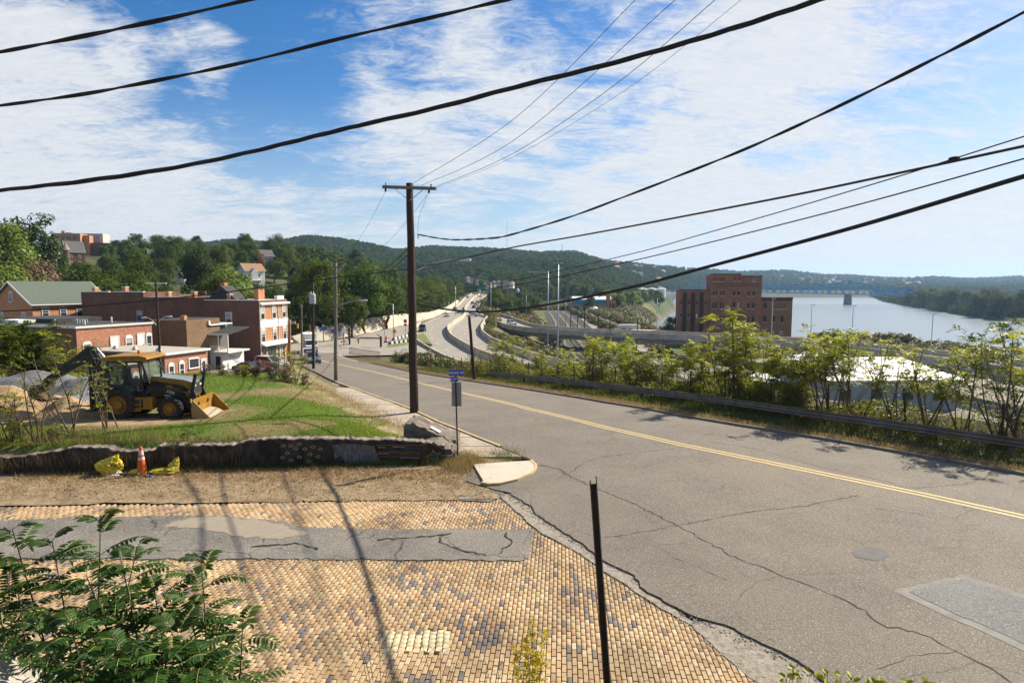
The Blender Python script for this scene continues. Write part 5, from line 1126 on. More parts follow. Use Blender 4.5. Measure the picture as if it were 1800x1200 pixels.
# buildings
def brickmat(name, a, b, mortar=(.20, .16, .13), scale=1.0, dirt=(.05, .035, .03), dirtf=.5):
 if name in MATS: return MATS[name]
 m = bpy.data.materials.new(name); m.use_nodes = True; MATS[name] = m; nt = m.node_tree; N = nt.nodes; L = nt.links; bs = N['Principled BSDF']; bs.inputs['Roughness'].default_value = .9; bs.inputs['Specular IOR Level'].default_value = .15
 tc = N.new('ShaderNodeTexCoord'); sp = N.new('ShaderNodeSeparateXYZ'); L.new(tc.outputs['Object'], sp.inputs[0])
 ad = N.new('ShaderNodeMath'); ad.operation = 'ADD'; L.new(sp.outputs[0], ad.inputs[0]); L.new(sp.outputs[1], ad.inputs[1])
 cb = N.new('ShaderNodeCombineXYZ'); L.new(ad.outputs[0], cb.inputs[0]); L.new(sp.outputs[2], cb.inputs[1])
 br = N.new('ShaderNodeTexBrick'); br.inputs['Color1'].default_value = (*a, 1); br.inputs['Color2'].default_value = (*b, 1); br.inputs['Mortar'].default_value = (*mortar, 1)
 br.inputs['Scale'].default_value = 1.0 * scale; br.inputs['Brick Width'].default_value = .24; br.inputs['Row Height'].default_value = .085; br.inputs['Mortar Size'].default_value = .008; L.new(cb.outputs[0], br.inputs['Vector'])
 nz = N.new('ShaderNodeTexNoise'); nz.inputs['Scale'].default_value = .45; nz.inputs['Detail'].default_value = 9; nz.inputs['Roughness'].default_value = .7; L.new(tc.outputs['Object'], nz.inputs['Vector'])
 mr = N.new('ShaderNodeMapRange'); mr.inputs[1].default_value = .42; mr.inputs[2].default_value = .75; mr.inputs[3].default_value = 0; mr.inputs[4].default_value = dirtf; L.new(nz.outputs[0], mr.inputs[0])
 x = N.new('ShaderNodeMix'); x.data_type = 'RGBA'; L.new(mr.outputs[0], x.inputs[0]); L.new(br.outputs[0], x.inputs[6]); x.inputs[7].default_value = (*dirt, 1)
 n2 = N.new('ShaderNodeTexNoise'); n2.inputs['Scale'].default_value = 3.5; n2.inputs['Detail'].default_value = 6; L.new(tc.outputs['Object'], n2.inputs['Vector'])
 m2 = N.new('ShaderNodeMapRange'); m2.inputs[1].default_value = .3; m2.inputs[2].default_value = .7; m2.inputs[3].default_value = .75; m2.inputs[4].default_value = 1.2; L.new(n2.outputs[0], m2.inputs[0])
 s = N.new('ShaderNodeVectorMath'); s.operation = 'SCALE'; L.new(x.outputs[2], s.inputs[0]); L.new(m2.outputs[0], s.inputs['Scale']); L.new(s.outputs[0], bs.inputs['Base Color'])
 bp = N.new('ShaderNodeBump'); bp.inputs['Strength'].default_value = .5; bp.inputs['Distance'].default_value = .01; L.new(br.outputs['Fac'], bp.inputs['Height']); bp.invert = True; L.new(bp.outputs[0], bs.inputs['Normal'])
 return m
BR_O = brickmat('sun_brightened_orange_brick', (.50, .225, .10), (.58, .28, .135), dirtf=.22)  # orange brick with the colour raised for strongly sunlit faces
BR_D = brickmat('shade_dark_old_brick', (.15, .062, .040), (.215, .098, .060), dirtf=.6)  # red brick with the shade of unlit walls darkened into its colour
BR_P = brickmat('sun_brightened_pink_brick', (.52, .235, .145), (.45, .20, .125), dirtf=.22)  # pink brick brightened in colour for the sunlit fronts
BR_B = brickmat('brown_brick', (.19, .115, .06), (.25, .155, .085), dirtf=.4)
BR_W = brickmat('warehouse_brick', (.28, .13, .075), (.37, .175, .10), dirtf=.4)
TRIM = mat('cream_trim', (.72, .68, .60), (.60, .56, .48), 2.5, .8)
ROOFB = mat('black_roofing', (.035, .035, .038), (.06, .058, .056), 1.5, .85, .2, 12)
ROOFW = mat('pale_roofing', (.50, .49, .46), (.40, .39, .36), 1, .8)
ROOFG = mat('green_shingle', (.085, .105, .082), (.115, .135, .105), 6, .9, .4, 30)
ROOFN = mat('brown_shingle', (.28, .16, .09), (.34, .20, .11), 4, .9, .3, 20)
ROOFD = mat('grey_shingle', (.10, .095, .09), (.15, .14, .13), 4, .9, .3, 20)
CURT = mat('window_blind', (.42, .42, .40), (.30, .30, .29), 2, .8)
SID = mat('white_siding', (.66, .65, .61), (.58, .57, .53), 2, .75)
def window(root, face, a, z, w, h, frame=TRIM, arch=False, blind=.4, split=True, name='window'):
 """window set into a wall; face 'x' = plane x = 0 looking to -x, 'y' = plane y = 0 looking to -y"""
 W = bpy.data.objects.new(name, None); COL.objects.link(W); W.parent = root
 W.location = (-.03, a, z) if face == 'x' else (a, -.035, z); W.rotation_euler = (0, 0, -math.pi / 2 if face == 'x' else 0); W.empty_display_size = .1
 t = .10; mb = MB()
 mb.bbox((-w / 2 - t, -.06, -h / 2), (-w / 2, .05, h / 2)); mb.bbox((w / 2, -.06, -h / 2), (w / 2 + t, .05, h / 2)); mb.bbox((-w / 2 - t, -.065, h / 2), (w / 2 + t, .05, h / 2 + (.16 if not arch else .12)))
 if arch: mb.prism([(-w / 2 - t, h / 2 + .12)] + [((w / 2 + t) * math.cos(q), h / 2 + .12 + .32 * math.sin(q)) for q in [math.pi - k * math.pi / 6 for k in range(7)]], -.062, .05)
 if split: mb.bbox((-w / 2, -.045, -.03), (w / 2, .03, .03))
 mb.build('frame', frame, W)
 mb = MB(); mb.bbox((-w / 2, -.02, -h / 2), (w / 2, .03, h / 2)); mb.build('pane', GLASS, W)
 if blind: mb = MB(); mb.bbox((-w / 2 + .03, -.028, h / 2 - h * blind), (w / 2 - .03, -.021, h / 2 - .02)); mb.build('blind', CURT, W)
 mb = MB(); mb.bbox((-w / 2 - t - .04, -.14, -h / 2 - .13), (w / 2 + t + .04, .05, -h / 2)); mb.build('sill', frame, W)
 return W
def doorp(root, face, a, z, w, h, m=WHITE, glass=False):
 W = bpy.data.objects.new('door', None); COL.objects.link(W); W.parent = root; W.location = (-.03, a, z) if face == 'x' else (a, -.035, z); W.rotation_euler = (0, 0, -math.pi / 2 if face == 'x' else 0)
 mb = MB(); mb.bbox((-w / 2, -.05, 0), (w / 2, .02, h)); mb.build('panel', m, W)
 mb = MB(); mb.bbox((-w / 2 - .1, -.07, 0), (-w / 2, .03, h)); mb.bbox((w / 2, -.07, 0), (w / 2 + .1, .03, h)); mb.bbox((-w / 2 - .1, -.072, h), (w / 2 + .1, .03, h + .14)); mb.build('frame', TRIM, W)
 mb = MB(); mb.box((w / 2 - .12, -.07, h * .45), (.05, .04, .12)); mb.build('handle', BLKM, W)
 if glass: mb = MB(); mb.bbox((-w / 2 + .12, -.06, h * .35), (w / 2 - .12, -.051, h - .15)); mb.build('pane', GLASS, W)
 return W
def frame(name, label, corner, ang, cat='building'):
 return thing(name, label, cat, corner, ang)
# three storey brick block with the long dark party wall
A1 = math.atan2(.983, .184); C1 = Vector((-39.6, 98, -6.4))
B1 = frame('brick_building', 'long three storey brick building with white bands on its sunlit end', C1, A1); zc = C1.z
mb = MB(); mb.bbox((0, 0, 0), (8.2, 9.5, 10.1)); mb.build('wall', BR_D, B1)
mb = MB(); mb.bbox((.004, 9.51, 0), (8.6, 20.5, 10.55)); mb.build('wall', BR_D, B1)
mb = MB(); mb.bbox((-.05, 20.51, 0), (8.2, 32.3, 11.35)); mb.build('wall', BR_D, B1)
mb = MB(); mb.bbox((-.02, -.03, 0), (8.22, -.003, 9.4)); mb.build('sunlit_facade', BR_O, B1)  # thin skin of brighter brick, paints sunlight on this end
for y0, y1, z in ((-.05, 9.5, 10.1), (20.5, 26, 11.35), (27, 32.3, 11.36), (13, 19.5, 10.55)):
 mb = MB(); mb.bbox((-.12, y0, z), (.35, y1, z + .13)); mb.build('coping', WHITE, B1)
for y, w_, h_ in ((5.2, .6, .9), (11.5, .6, .8), (16.2, .6, .8), (24.2, .7, .8), (30, .6, .7)):
 mb = MB(); z = 10.1 if y < 9.5 else (10.55 if y < 20.5 else 11.35); mb.bbox((.4, y, z - .1), (1.1, y + w_, z + h_)); c = mb.build('chimney', BR_O, B1); mb = MB(); mb.bbox((.35, y - .05, z + h_), (1.15, y + w_ + .05, z + h_ + .1)); mb.build('chimney_cap', TRIM, c)
mb = MB(); mb.prism([(-.05, 9.35), (-.5, 9.42), (-.52, 9.62), (-.1, 9.75)], -.06, 8.4, plane='YZ'); mb.build('cornice', WHITE, B1)
mb = MB(); mb.bbox((.1, .1, 10.1), (8.1, 9.4, 10.16)); mb.build('roof', ROOFW, B1)
mb = MB(); mb.bbox((6.2, .5, 10.1), (8.15, 1.1, 10.75)); mb.build('parapet', WHITE, B1)
for i, x in enumerate((3.4, 4.6, 6.0)):
 mb = MB(); mb.bbox((x, 2.2 + i * .5, 10.1), (x + .75, 3.0 + i * .5, 11.9 - .25 * (i == 1))); c = mb.build('chimney', BR_O, B1); mb = MB(); mb.bbox((x - .06, 2.14 + i * .5, 11.9 - .25 * (i == 1)), (x + .81, 3.06 + i * .5, 12.0 - .25 * (i == 1))); mb.build('chimney_cap', BR_D, c)
mb = MB(); mb.bbox((2.2, 7.4, 10.1), (2.95, 8.2, 12.9)); mb.build('chimney', BR_O, B1)
mb = MB(); mb.prism([(4.2, 10.1), (9.0, 10.1), (9.0, 10.6), (7.2, 12.4), (6.9, 12.4)], .6, 3.6, plane='YZ'); mb.build('stair_head', ROOFB, B1)
for x in (.85, 4.1, 7.1):
 window(B1, 'y', x, 8.05, .95, 1.75, arch=True, blind=.5); window(B1, 'y', x, 4.45, .95, 1.75, arch=True, blind=.35)
for a, b in ((5.75, 7.0), (2.85, 3.55)):
 mb = MB(); mb.bbox((-.04, -.09, a), (8.25, -.031, b)); mb.build('white_band', WHITE, B1)
mb = MB(); mb.prism([(-.09, 3.4), (-.9, 3.05), (-.9, 2.9), (-.09, 3.0)], .0, 8.2, plane='YZ'); mb.build('shop_canopy', WHITE, B1)
for x in (1.0, 2.6, 3.7, 5.1, 6.6): window(B1, 'y', x, 1.55, .8, 1.9, blind=0, frame=mat('green_frame', (.05, .12, .09), None, rough=.6) if x < 4 else TRIM)
window(B1, 'x', 5.3, 7.15, .95, 1.9, frame=SID, blind=.5); window(B1, 'x', 21.4, 7.5, .95, 1.55, frame=mat('blue_grey_frame', (.22, .27, .36), None, rough=.6))
for x in (.02, 7.9, 5.3): mb = MB(); mb.tube([(x, -.12, .2), (x, -.12, 9.35)], .055, 8); mb.build('downpipe', WHITE, B1)
# brown brick wing and porch annex
A4 = A1; c4 = at(329, 604, 84); B4 = frame('brick_wing', 'blank brown brick wing between the flat roofed block and the porch', Vector((c4.x, 84, -5.2)), A4);
mb = MB(); mb.bbox((0, 0, 0), (7, 5.4, 6.6)); mb.build('wall', BR_B, B4); mb = MB(); mb.bbox((.2, .2, 6.6), (6.8, 5.2, 6.66)); mb.build('roof', ROOFB, B4)
mb = MB(); mb.bbox((.05, .3, 6.6), (.6, .9, 7.25)); mb.build('chimney', BR_O, B4); mb = MB(); mb.bbox((-.03, -.03, 6.55), (.3, 5.4, 6.62)); mb.build('coping', BR_O, B4)
c2 = at(402, 646, 88); B2 = frame('porch_annex', 'white walled annex with an upper porch against the dark brick wall', Vector((c2.x, 88, -5.9)), A1)
mb = MB(); mb.bbox((0, .9, 0), (5, 3.2, 2.4)); mb.build('wall', SID, B2); doorp(B2, 'x', 1.55, .05, .8, 1.9, m=BLKM)
mb = MB(); mb.bbox((-.1, -.1, 2.4), (5, 3.3, 2.6)); mb.build('porch_floor', SID, B2)
for y in (0, 1.5, 3.15): mb = MB(); mb.bbox((-.02, y - .06, 2.6), (.1, y + .06, 5.0)); mb.build('post', WHITE, B2)
for k in range(16): mb = MB(); mb.bbox((.02, .12 + k * .19, 2.6), (.05, .17 + k * .19, 3.4)); mb.build('baluster', WHITE, B2)
mb = MB(); mb.bbox((-.01, 0, 3.4), (.08, 3.2, 3.48)); mb.build('handrail', WHITE, B2)
mb = MB(); mb.prism([(-.25, 5.0), (-.25, 5.15), (5, 5.9), (5, 5.75)], -.2, 3.4); mb.build('porch_roof', ROOFB, B2); mb = MB(); mb.bbox((-.3, -.22, 4.98), (-.251, 3.42, 5.2)); mb.build('fascia', WHITE, B2)
mb = MB(); mb.bbox((.3, 3.5, 0), (5, 6.3, 5.2)); mb.build('back_wall', ROOFD, B2); mb = MB(); mb.prism([(.1, 5.2), (.1, 5.35), (5, 6.1), (5, 5.2)], 3.5, 6.4); mb.build('lean_to_roof', mat('grey_sheet_roof', (.25, .25, .27), (.19, .19, .2), 2, .6), B2)
mb = MB(); mb.bbox((-.3, 2.6, 6.4), (.0, 6.9, 7.0)); mb.bbox((0, 2.6, 6.3), (5, 6.9, 6.45)); mb.build('upper_canopy', WHITE, B2)
for k in range(9): mb = MB(); mb.box((-.2 - .0 * k, -.4 - k * .28, 2.35 - k * .27), (.9, .3, .06)); mb.build('stair_tread', BLKM, B2)
# flat roofed brick block
A3 = math.atan2(.926, .377); B3 = frame('flat_roofed_block', 'flat roofed brick block with tall white framed windows behind the digger', Vector((-48.9, 70, -5.2)), A3)
mb = MB(); mb.bbox((0, 0, 0), (9.3, 19, 6.6)); mb.build('wall', BR_D, B3); mb = MB(); mb.bbox((-.01, -.03, 0), (9.32, -.003, 6.45)); mb.build('sunlit_facade', BR_P, B3)  # body in shade-dark brick, sunny side covered by the brightened one
mb = MB(); mb.bbox((.05, .05, 6.6), (9.25, 18.9, 6.68)); mb.build('roof', ROOFB, B3)
mb = MB(); mb.bbox((-.15, -.2, 6.48), (9.45, -.02, 6.72)); mb.bbox((-.15, -.02, 6.48), (-.004, 19, 6.72)); mb.build('gutter', SID, B3)
window(B3, 'y', 1.1, 3.6, .8, 1.9, frame=WHITE, arch=True, blind=0); doorp(B3, 'y', 4.4, 3.0, .95, 2.2); window(B3, 'y', 6.2, 3.9, .75, 2.0, frame=WHITE, arch=True, blind=.3); doorp(B3, 'y', 7.75, 2.9, .85, 2.4); window(B3, 'y', 8.85, 4.0, .6, 2.0, frame=WHITE, arch=True, blind=0)
for x, y, h_ in ((1.5, 6, .7), (3.0, 3.0, .6), (6, 9, .5), (7, 4, .8)): mb = MB(); mb.tube([(x, y, 6.6), (x, y, 6.6 + h_)], .09, 8); mb.build('roof_vent', WHITE, B3)
for k in range(5): mb = MB(); mb.bbox((4.2 + k * .3, 6.2, 6.6), (4.35 + k * .3, 6.9, 7.15)); mb.build('roof_fin', STEEL, B3)
mb = MB(); mb.bbox((3.3, 9, 6.68), (9.2, 18.8, 7.2)); mb.build('upper_roof', ROOFB, B3); mb = MB(); mb.bbox((1.0, 12, 6.68), (3, 16, 7.1)); mb.build('skylight', SID, B3)
# small brick shop with a pale flat roof
A5 = math.atan2(5.3, 1.9); B5 = frame('brick_shop', 'small single storey pink brick shop with a pale flat roof', Vector((-36.9, 66, -4.9)), A5)
mb = MB(); mb.bbox((0, 0, 0), (5.7, 11.5, 3.7)); mb.build('wall', BR_D, B5); mb = MB(); mb.bbox((-.01, -.03, 0), (5.72, -.003, 3.65)); mb.build('sunlit_facade', BR_P, B5)  # shop front skin carries the sunlight in its brick colour
mb = MB(); mb.bbox((-.25, -.3, 3.7), (5.9, 11.6, 3.85)); mb.build('roof', mat('tan_roofing', (.36, .32, .26), (.42, .38, .31), 1.5, .85), B5); mb = MB(); mb.bbox((-.27, -.33, 3.62), (5.92, -.301, 3.86)); mb.build('fascia', WHITE, B5)
window(B5, 'y', .75, 1.7, .55, 1.3, frame=WHITE, arch=True, blind=0, split=True); window(B5, 'y', 2.1, 1.8, .5, 1.3, frame=WHITE, arch=True, blind=0)
window(B5, 'y', 3.75, 2.35, 1.25, .95, frame=WHITE, blind=0, split=False); mb = MB(); mb.bbox((3.05, -.07, 0), (4.45, -.031, 1.55)); mb.build('boarded_panel', mat('painted_board', (.26, .11, .06), (.34, .2, .07), 3, .8), B5); doorp(B5, 'y', 5.1, 0.1, .6, 2.5, m=WHITE, glass=True)
for y in (2.5, 6, 9): mb = MB(); mb.lathe([(.25, 0), (.3, .12), (.2, .3), (.05, .38)], (1.5, y, 3.85), 10); mb.build('roof_vent', STEEL, B5)
def gable_house(name, label, corner, ang, L, D, h, rise, wall, roof, z0, wins=(), over=.35, cat='house', chimney=True, front='y', trim=WHITE):
 """walls x 0..L, y 0..D; ridge along x; corner = world x, y of (0, 0)"""
 R = frame(name, label, Vector((corner[0], corner[1], z0)), ang, cat)
 mb = MB(); mb.bbox((0, 0, 0), (L, D, h)); mb.prism([(0, h), (D, h), (D / 2, h + rise)], 0, L, plane='YZ'); mb.build('wall', wall, R)
 k = rise / (D / 2); t = .16
 for s in (0, 1):
  y0, y1 = (-over, D / 2) if s == 0 else (D + over, D / 2); za = h - over * k
  mb = MB(); mb.add([(-over, y0, za), (L + over, y0, za), (L + over, y1, h + rise), (-over, y1, h + rise), (-over, y0, za + t), (L + over, y0, za + t), (L + over, y1, h + rise + t), (-over, y1, h + rise + t)], [(0, 1, 2, 3), (4, 5, 6, 7), (0, 1, 5, 4), (1, 2, 6, 5), (2, 3, 7, 6), (3, 0, 4, 7)]); rf = mb.build('roof', roof, R)
  for x in (-over - .03, L + over - .05):
   mb = MB(); mb.bar((x + .04, y0, za + .02), (x + .04, y1, h + rise + .02), .07, .26, up=(0, 0, 1)); mb.build('bargeboard', trim, rf)
  mb = MB(); mb.bar((-over, y0 + (-.06 if s == 0 else .06), za + .06), (L + over, y0 + (-.06 if s == 0 else .06), za + .06), .12, .16); mb.build('gutter', trim, rf)
 for (f, a, z, w_, h_) in wins: window(R, f, a, z, w_, h_, frame=trim, blind=.3)
 if chimney: mb = MB(); mb.bbox((L * .7, D * .55, h + rise * .5), (L * .7 + .6, D * .55 + .6, h + rise + 1.0)); mb.build('chimney', BR_D, R)
 return R
A6 = math.atan2(.93, .38)
gable_house('green_roofed_house', 'orange brick house with a broad green shingle roof at the left', (-76.6, 100), A6, 12.5, 10.4, 8.2, 3.4, BR_O, ROOFG, -5.0,
   [('y', 1.9, 6.6, .9, 1.6), ('y', 4.7, 6.6, .9, 1.6), ('y', 7.4, 6.6, .9, 1.6), ('x', 5.2, 9.2, .7, 1.5), ('x', 2.2, 5.8, .9, 1.6), ('x', 8, 5.8, .9, 1.6)], over=.5, chimney=False, trim=SID)
# long brown roofed buildings behind the block
c = at(232, 512, 135); gable_house('brown_roofed_house', 'low building with a long brown roof behind the dark brick wall', (c.x, 135), math.radians(8), 18, 8, 9.4, 1.6, BR_O, ROOFN, float(P(135)) - .5, [('y', 4, 8, 1.2, 1.0), ('y', 10, 8, 1.2, 1.0)])
c = at(306, 515, 128); gable_house('brown_roofed_house', 'pinkish gabled attic house with a grey roof rising over the dark wall', (c.x, 128), math.radians(8), 6.5, 5, 9.4, 1.5, mat('pink_siding', (.45, .25, .2), (.5, .3, .25), 2, .8), ROOFD, float(P(128)) - .5, [('x', 2.5, 9.2, 1.0, .8)])
# houses among the trees on the hill
def hitground(px, py, dmin=140, dmax=420):
 r_ = ray(px, py); Y = dmin
 while Y < dmax:
  t = Y / r_[1]
  if HC + r_[2] * t < float(terr(r_[0] * t, Y)): return Y
  Y += 2.0
 return None
def hill_house(label, px, pyb, D, L, W_, h, rise, wall, roof, ang, wins=None, name='hill_house', dz=None, sink=0):
 Dh = hitground(px, pyb) or D; f_ = Dh / D; D = Dh; L, W_, h, rise = L * f_, W_ * f_, h * f_, rise * f_
 b = at(px, pyb, D); wins = wins if wins is not None else [('y', L * .25, h * .3, .9, 1.5), ('y', L * .7, h * .3, .9, 1.5), ('y', L * .25, h * .72, .9, 1.5), ('y', L * .7, h * .72, .9, 1.5), ('x', W_ * .5, h * .75, .9, 1.5), ('x', W_ * .5, h * .3, .9, 1.5)]
 zt = float(terr(b.x, D)); z0 = min(b.z, 1e9); R = gable_house(name, label, (b.x, D), ang, L, W_, h, rise, wall, roof, z0, wins)
 if z0 > zt - .2: mb = MB(); mb.bbox((.1, .1, zt - z0 - 2), (L - .1, W_ - .1, -.002)); mb.build('foundation', CON, R)
 return R
hill_house('white gabled cottage with an orange-brown roof above the flat roofs', 324, 499, 178, 5.6, 4.2, 2.2, 1.9, SID, ROOFN, math.radians(62))
hill_house('small white house half hidden in trees right of the gabled cottage', 361, 497, 185, 3.6, 4.5, 1.8, 1.3, SID, ROOFD, math.radians(30), [('y', 1.8, 1, .8, .9)])
v = hill_house('big white house with orange roof and porch among the trees', 432, 504, 215, 7, 6, 5.6, 2.4, SID, ROOFN, math.radians(48))
mb = MB(); mb.bbox((-.3, -2.4, 2.6), (7.2, -.02, 2.8)); mb.build('porch_roof', TRIM, v)
for k in range(5): mb = MB(); mb.bbox((.1 + k * 1.65, -2.3, 0), (.3 + k * 1.65, -2.1, 2.6)); mb.build('porch_post', WHITE, v)
mb = MB(); mb.prism([(1.8, 5.6), (5.2, 5.6), (3.5, 8.2)], -1.4, 3); mb.build('front_gable', SID, v); mb = MB(); mb.bbox((2.2, -1.4, 2.8), (4.8, 0, 5.62)); mb.build('bay', SID, v)
hill_house('grey roofed house on the hill above the big white house', 448, 468, 300, 9, 7, 5, 3, mat('grey_siding', (.35, .33, .33), None, rough=.8), ROOFD, math.radians(40))
hill_house('white house at the left edge of the hill beside the tall tree', -8, 446, 220, 5, 5.5, 5, 2.4, SID, ROOFD, math.radians(40))
t = hill_house('dark Victorian house with a conical turret roof on the hill', 118, 470, 255, 6.5, 6, 6.5, 4.2, BR_D, ROOFD, math.radians(50))
mb = MB(); mb.lathe([(1.7, -1), (1.7, 9.2), (2.0, 9.25)], (-.2, -.2, 0), 12); tu = mb.build('turret', BR_D, t); mb = MB(); mb.lathe([(2.1, 9.2), (1.2, 11.0), (.05, 13.2)], (-.2, -.2, 0), 12); mb.build('turret_roof', mat('tan_slate', (.32, .25, .19), (.26, .2, .16), 3, .9), tu)
for z in (4.5, 7.6): mb = MB(); mb.bbox((-2.05, -.75, z - .9), (-1.7, .35, z + .9)); mb.build('turret_window', SID, tu)
hill_house('small pale house peeping through trees left of the turret', 84, 446, 275, 5, 5, 4, 2.8, SID, ROOFD, math.radians(60))
hill_house('pale roofed house showing between trees in the middle of the hill', 262, 462, 300, 7, 6, 4, 2.5, SID, ROOFD, math.radians(35))
hill_house('cream house fragment among trees on the hill centre', 285, 468, 262, 4, 5, 4, 2, TRIM, ROOFN, math.radians(55))
hill_house('small cream gabled house below the ridge left of the round tree', 313, 455, 380, 6, 6, 4, 3, TRIM, ROOFN, math.radians(40))
# school on the hill
c = at(93, 437, 430); S = thing('school_building', 'large orange brick school with a grey upper block on the hill top', 'building', Vector((c.x, 430, c.z - 6)), math.radians(12))
mb = MB(); mb.bbox((0, 0, 0), (17, 12, 16.5)); mb.build('wing', BR_O, S); mb = MB(); mb.bbox((10, 13, 0), (24, 25, 17.5)); mb.build('grey_block', mat('grey_cladding', (.28, .30, .32), (.33, .35, .37), .5, .7), S)
mb = MB(); mb.bbox((24.01, 13, 0), (26, 25, 17.6)); mb.build('pale_end', mat('pale_cladding', (.52, .45, .38), None, rough=.8), S); mb = MB(); mb.bbox((17.2, 4, 0), (21, 10, 15.6)); mb.build('stair_tower', BR_O, S); mb = MB(); mb.bbox((21.1, 5, 0), (46, 16, 10.6)); mb.build('low_wing', BR_D, S)
for x in (2, 5.5, 9, 12.5): mb = MB(); mb.bbox((x, -.15, 12.5), (x + 2.2, -.01, 14.3)); mb.build('window', GLASS, S)
mb = MB(); mb.bbox((3.5, 5, 16.5), (5.5, 7, 18.5)); mb.build('roof_stack', BR_O, S); mb = MB(); mb.bbox((6.5, 4, 16.5), (10, 9, 17.4)); mb.build('roof_plant', STEEL, S)
# brick warehouse by the river
def warehouse():
 D = 195.0; k = D / FPX; X0 = at(1190, 560, D).x; zb = -12.2
 R = thing('brick_warehouse', 'tall disused red brick warehouse by the river behind the overpass', 'warehouse', (X0, D, zb), math.radians(-13))
 def X(px): return (px - 1190) * k * .945
 def Z(py): return HC - (py - 500) * k - zb
 mb = MB(); mb.bbox((0, 0, 0), (X(1248), 17, Z(510))); mb.build('left_wing', BR_W, R); mb = MB(); mb.bbox((X(1248) + .01, -.8, 0), (X(1300), 18, Z(483))); mb.build('tower', BR_W, R); mb = MB(); mb.bbox((X(1300) + .01, -.75, 0), (X(1336), 18, Z(486.5))); mb.build('tower', BR_W, R)
 mb = MB(); mb.bbox((X(1336) + .01, 0, 0), (X(1389), 16, Z(523))); mb.build('right_wing', BR_W, R)
 for a, b, z, y in ((1190, 1248, 510, 0), (1248, 1300, 483, -.8), (1300, 1336, 486.5, -.75), (1336, 1389, 523, 0)):
  mb = MB(); mb.bbox((X(a) - .1, y - .25, Z(z) - .05), (X(b) + .1, y + .5, Z(z) + .3)); mb.build('cornice', BR_D, R)
 DKB = mat('dark_brick', (.045, .03, .026), (.07, .045, .035), 2, .9)  # darker brick for the pilasters and the band below the cornice
 for px in (1203, 1218, 1233): mb = MB(); mb.bbox((X(px) - .55, -.4, 0), (X(px) + .55, .01, Z(514))); mb.build('pilaster', DKB, R)
 for py in (498, 502): mb = MB(); mb.bbox((X(1248), -1.0, Z(py) - .2), (X(1336), -.82, Z(py))); mb.build('string_course', BR_D, R)
 mb = MB(); mb.bbox((X(1336), -.2, Z(527)), (X(1389), -.01, Z(524))); mb.build('dark_band', DKB, R)
 WD = mat('dark_opening', (.02, .017, .016), None, rough=.4); WR = mat('red_shutter', (.22, .03, .03), None, rough=.7); WP = mat('boarded_pale', (.42, .33, .26), None, rough=.8)
 def op(px, py, w, h, y, m=WD, arch=True):
  W = bpy.data.objects.new('window', None); COL.objects.link(W); W.parent = R; W.location = (X(px), y, Z(py))
  mb = MB(); a, b = w * k / 2, h * k / 2; mb.bbox((-a, -.03, -b), (a, -.005, b))
  if arch: mb.prism([(a * math.cos(q), b + a * .7 * math.sin(q)) for q in [i * math.pi / 6 for i in range(7)]], -.03, -.005)
  mb.build('opening', m, W); mb = MB(); mb.bbox((-a - .15, -.22, -b - .25), (a + .15, -.004, -b)); mb.build('sill', CON, W)
 for px in (1197, 1211, 1225, 1240):
  op(px, 532, 2.4, 7, 0, arch=False); op(px, 554, 2.4, 6, 0, WHITE if px == 1225 else WD, arch=False)
 for px in (1253, 1257.5, 1262, 1266.5, 1271): op(px, 491, 2.0, 7, -.8, WR if px > 1255 and px < 1263 else WD, False)
 for px in (1289, 1297): op(px, 491, 3.6, 6, -.8, WR)
 op(1322, 492.5, 6, 5, -.75, mat('boarded_grey', (.20, .20, .20), None, rough=.8), False)
 for px in (1253.5, 1258, 1266.5, 1271): op(px, 515, 2.2, 8, -.8, arch=False); op(px, 536, 2.4, 10, -.8, arch=False); op(px, 558, 2.4, 8, -.8, arch=False)
 for px in (1289, 1296.5): op(px, 516, 4, 6, -.8); op(px, 535, 4, 9, -.8, WP if px > 1290 else WD, False); op(px, 558, 4, 8, -.8, arch=False)
 for px in (1314, 1322.5): op(px, 516, 4, 6, -.75); op(px, 536, 4, 9, -.75, arch=False); op(px, 559, 4, 9, -.75, arch=False)
 op(1343.5, 536, 4.5, 10, 0, arch=False); op(1368, 536, 22, 10, 0, BR_B, False)
 for px in (1343.5, 1358.5, 1372.5): op(px, 558.5, 4.5, 10, 0, arch=False)
 for px in (1343, 1358, 1372): op(px, 581, 5, 6, 0, WP, False)
 mb = MB(); mb.bbox((-14, 2, 0), (-.01, 10, 3.2)); mb.build('low_shed', BR_W, R); mb = MB(); mb.bbox((-14.2, 1.8, 3.2), (-.01, 10.2, 3.5)); mb.build('shed_roof', ROOFW, R)
warehouse()
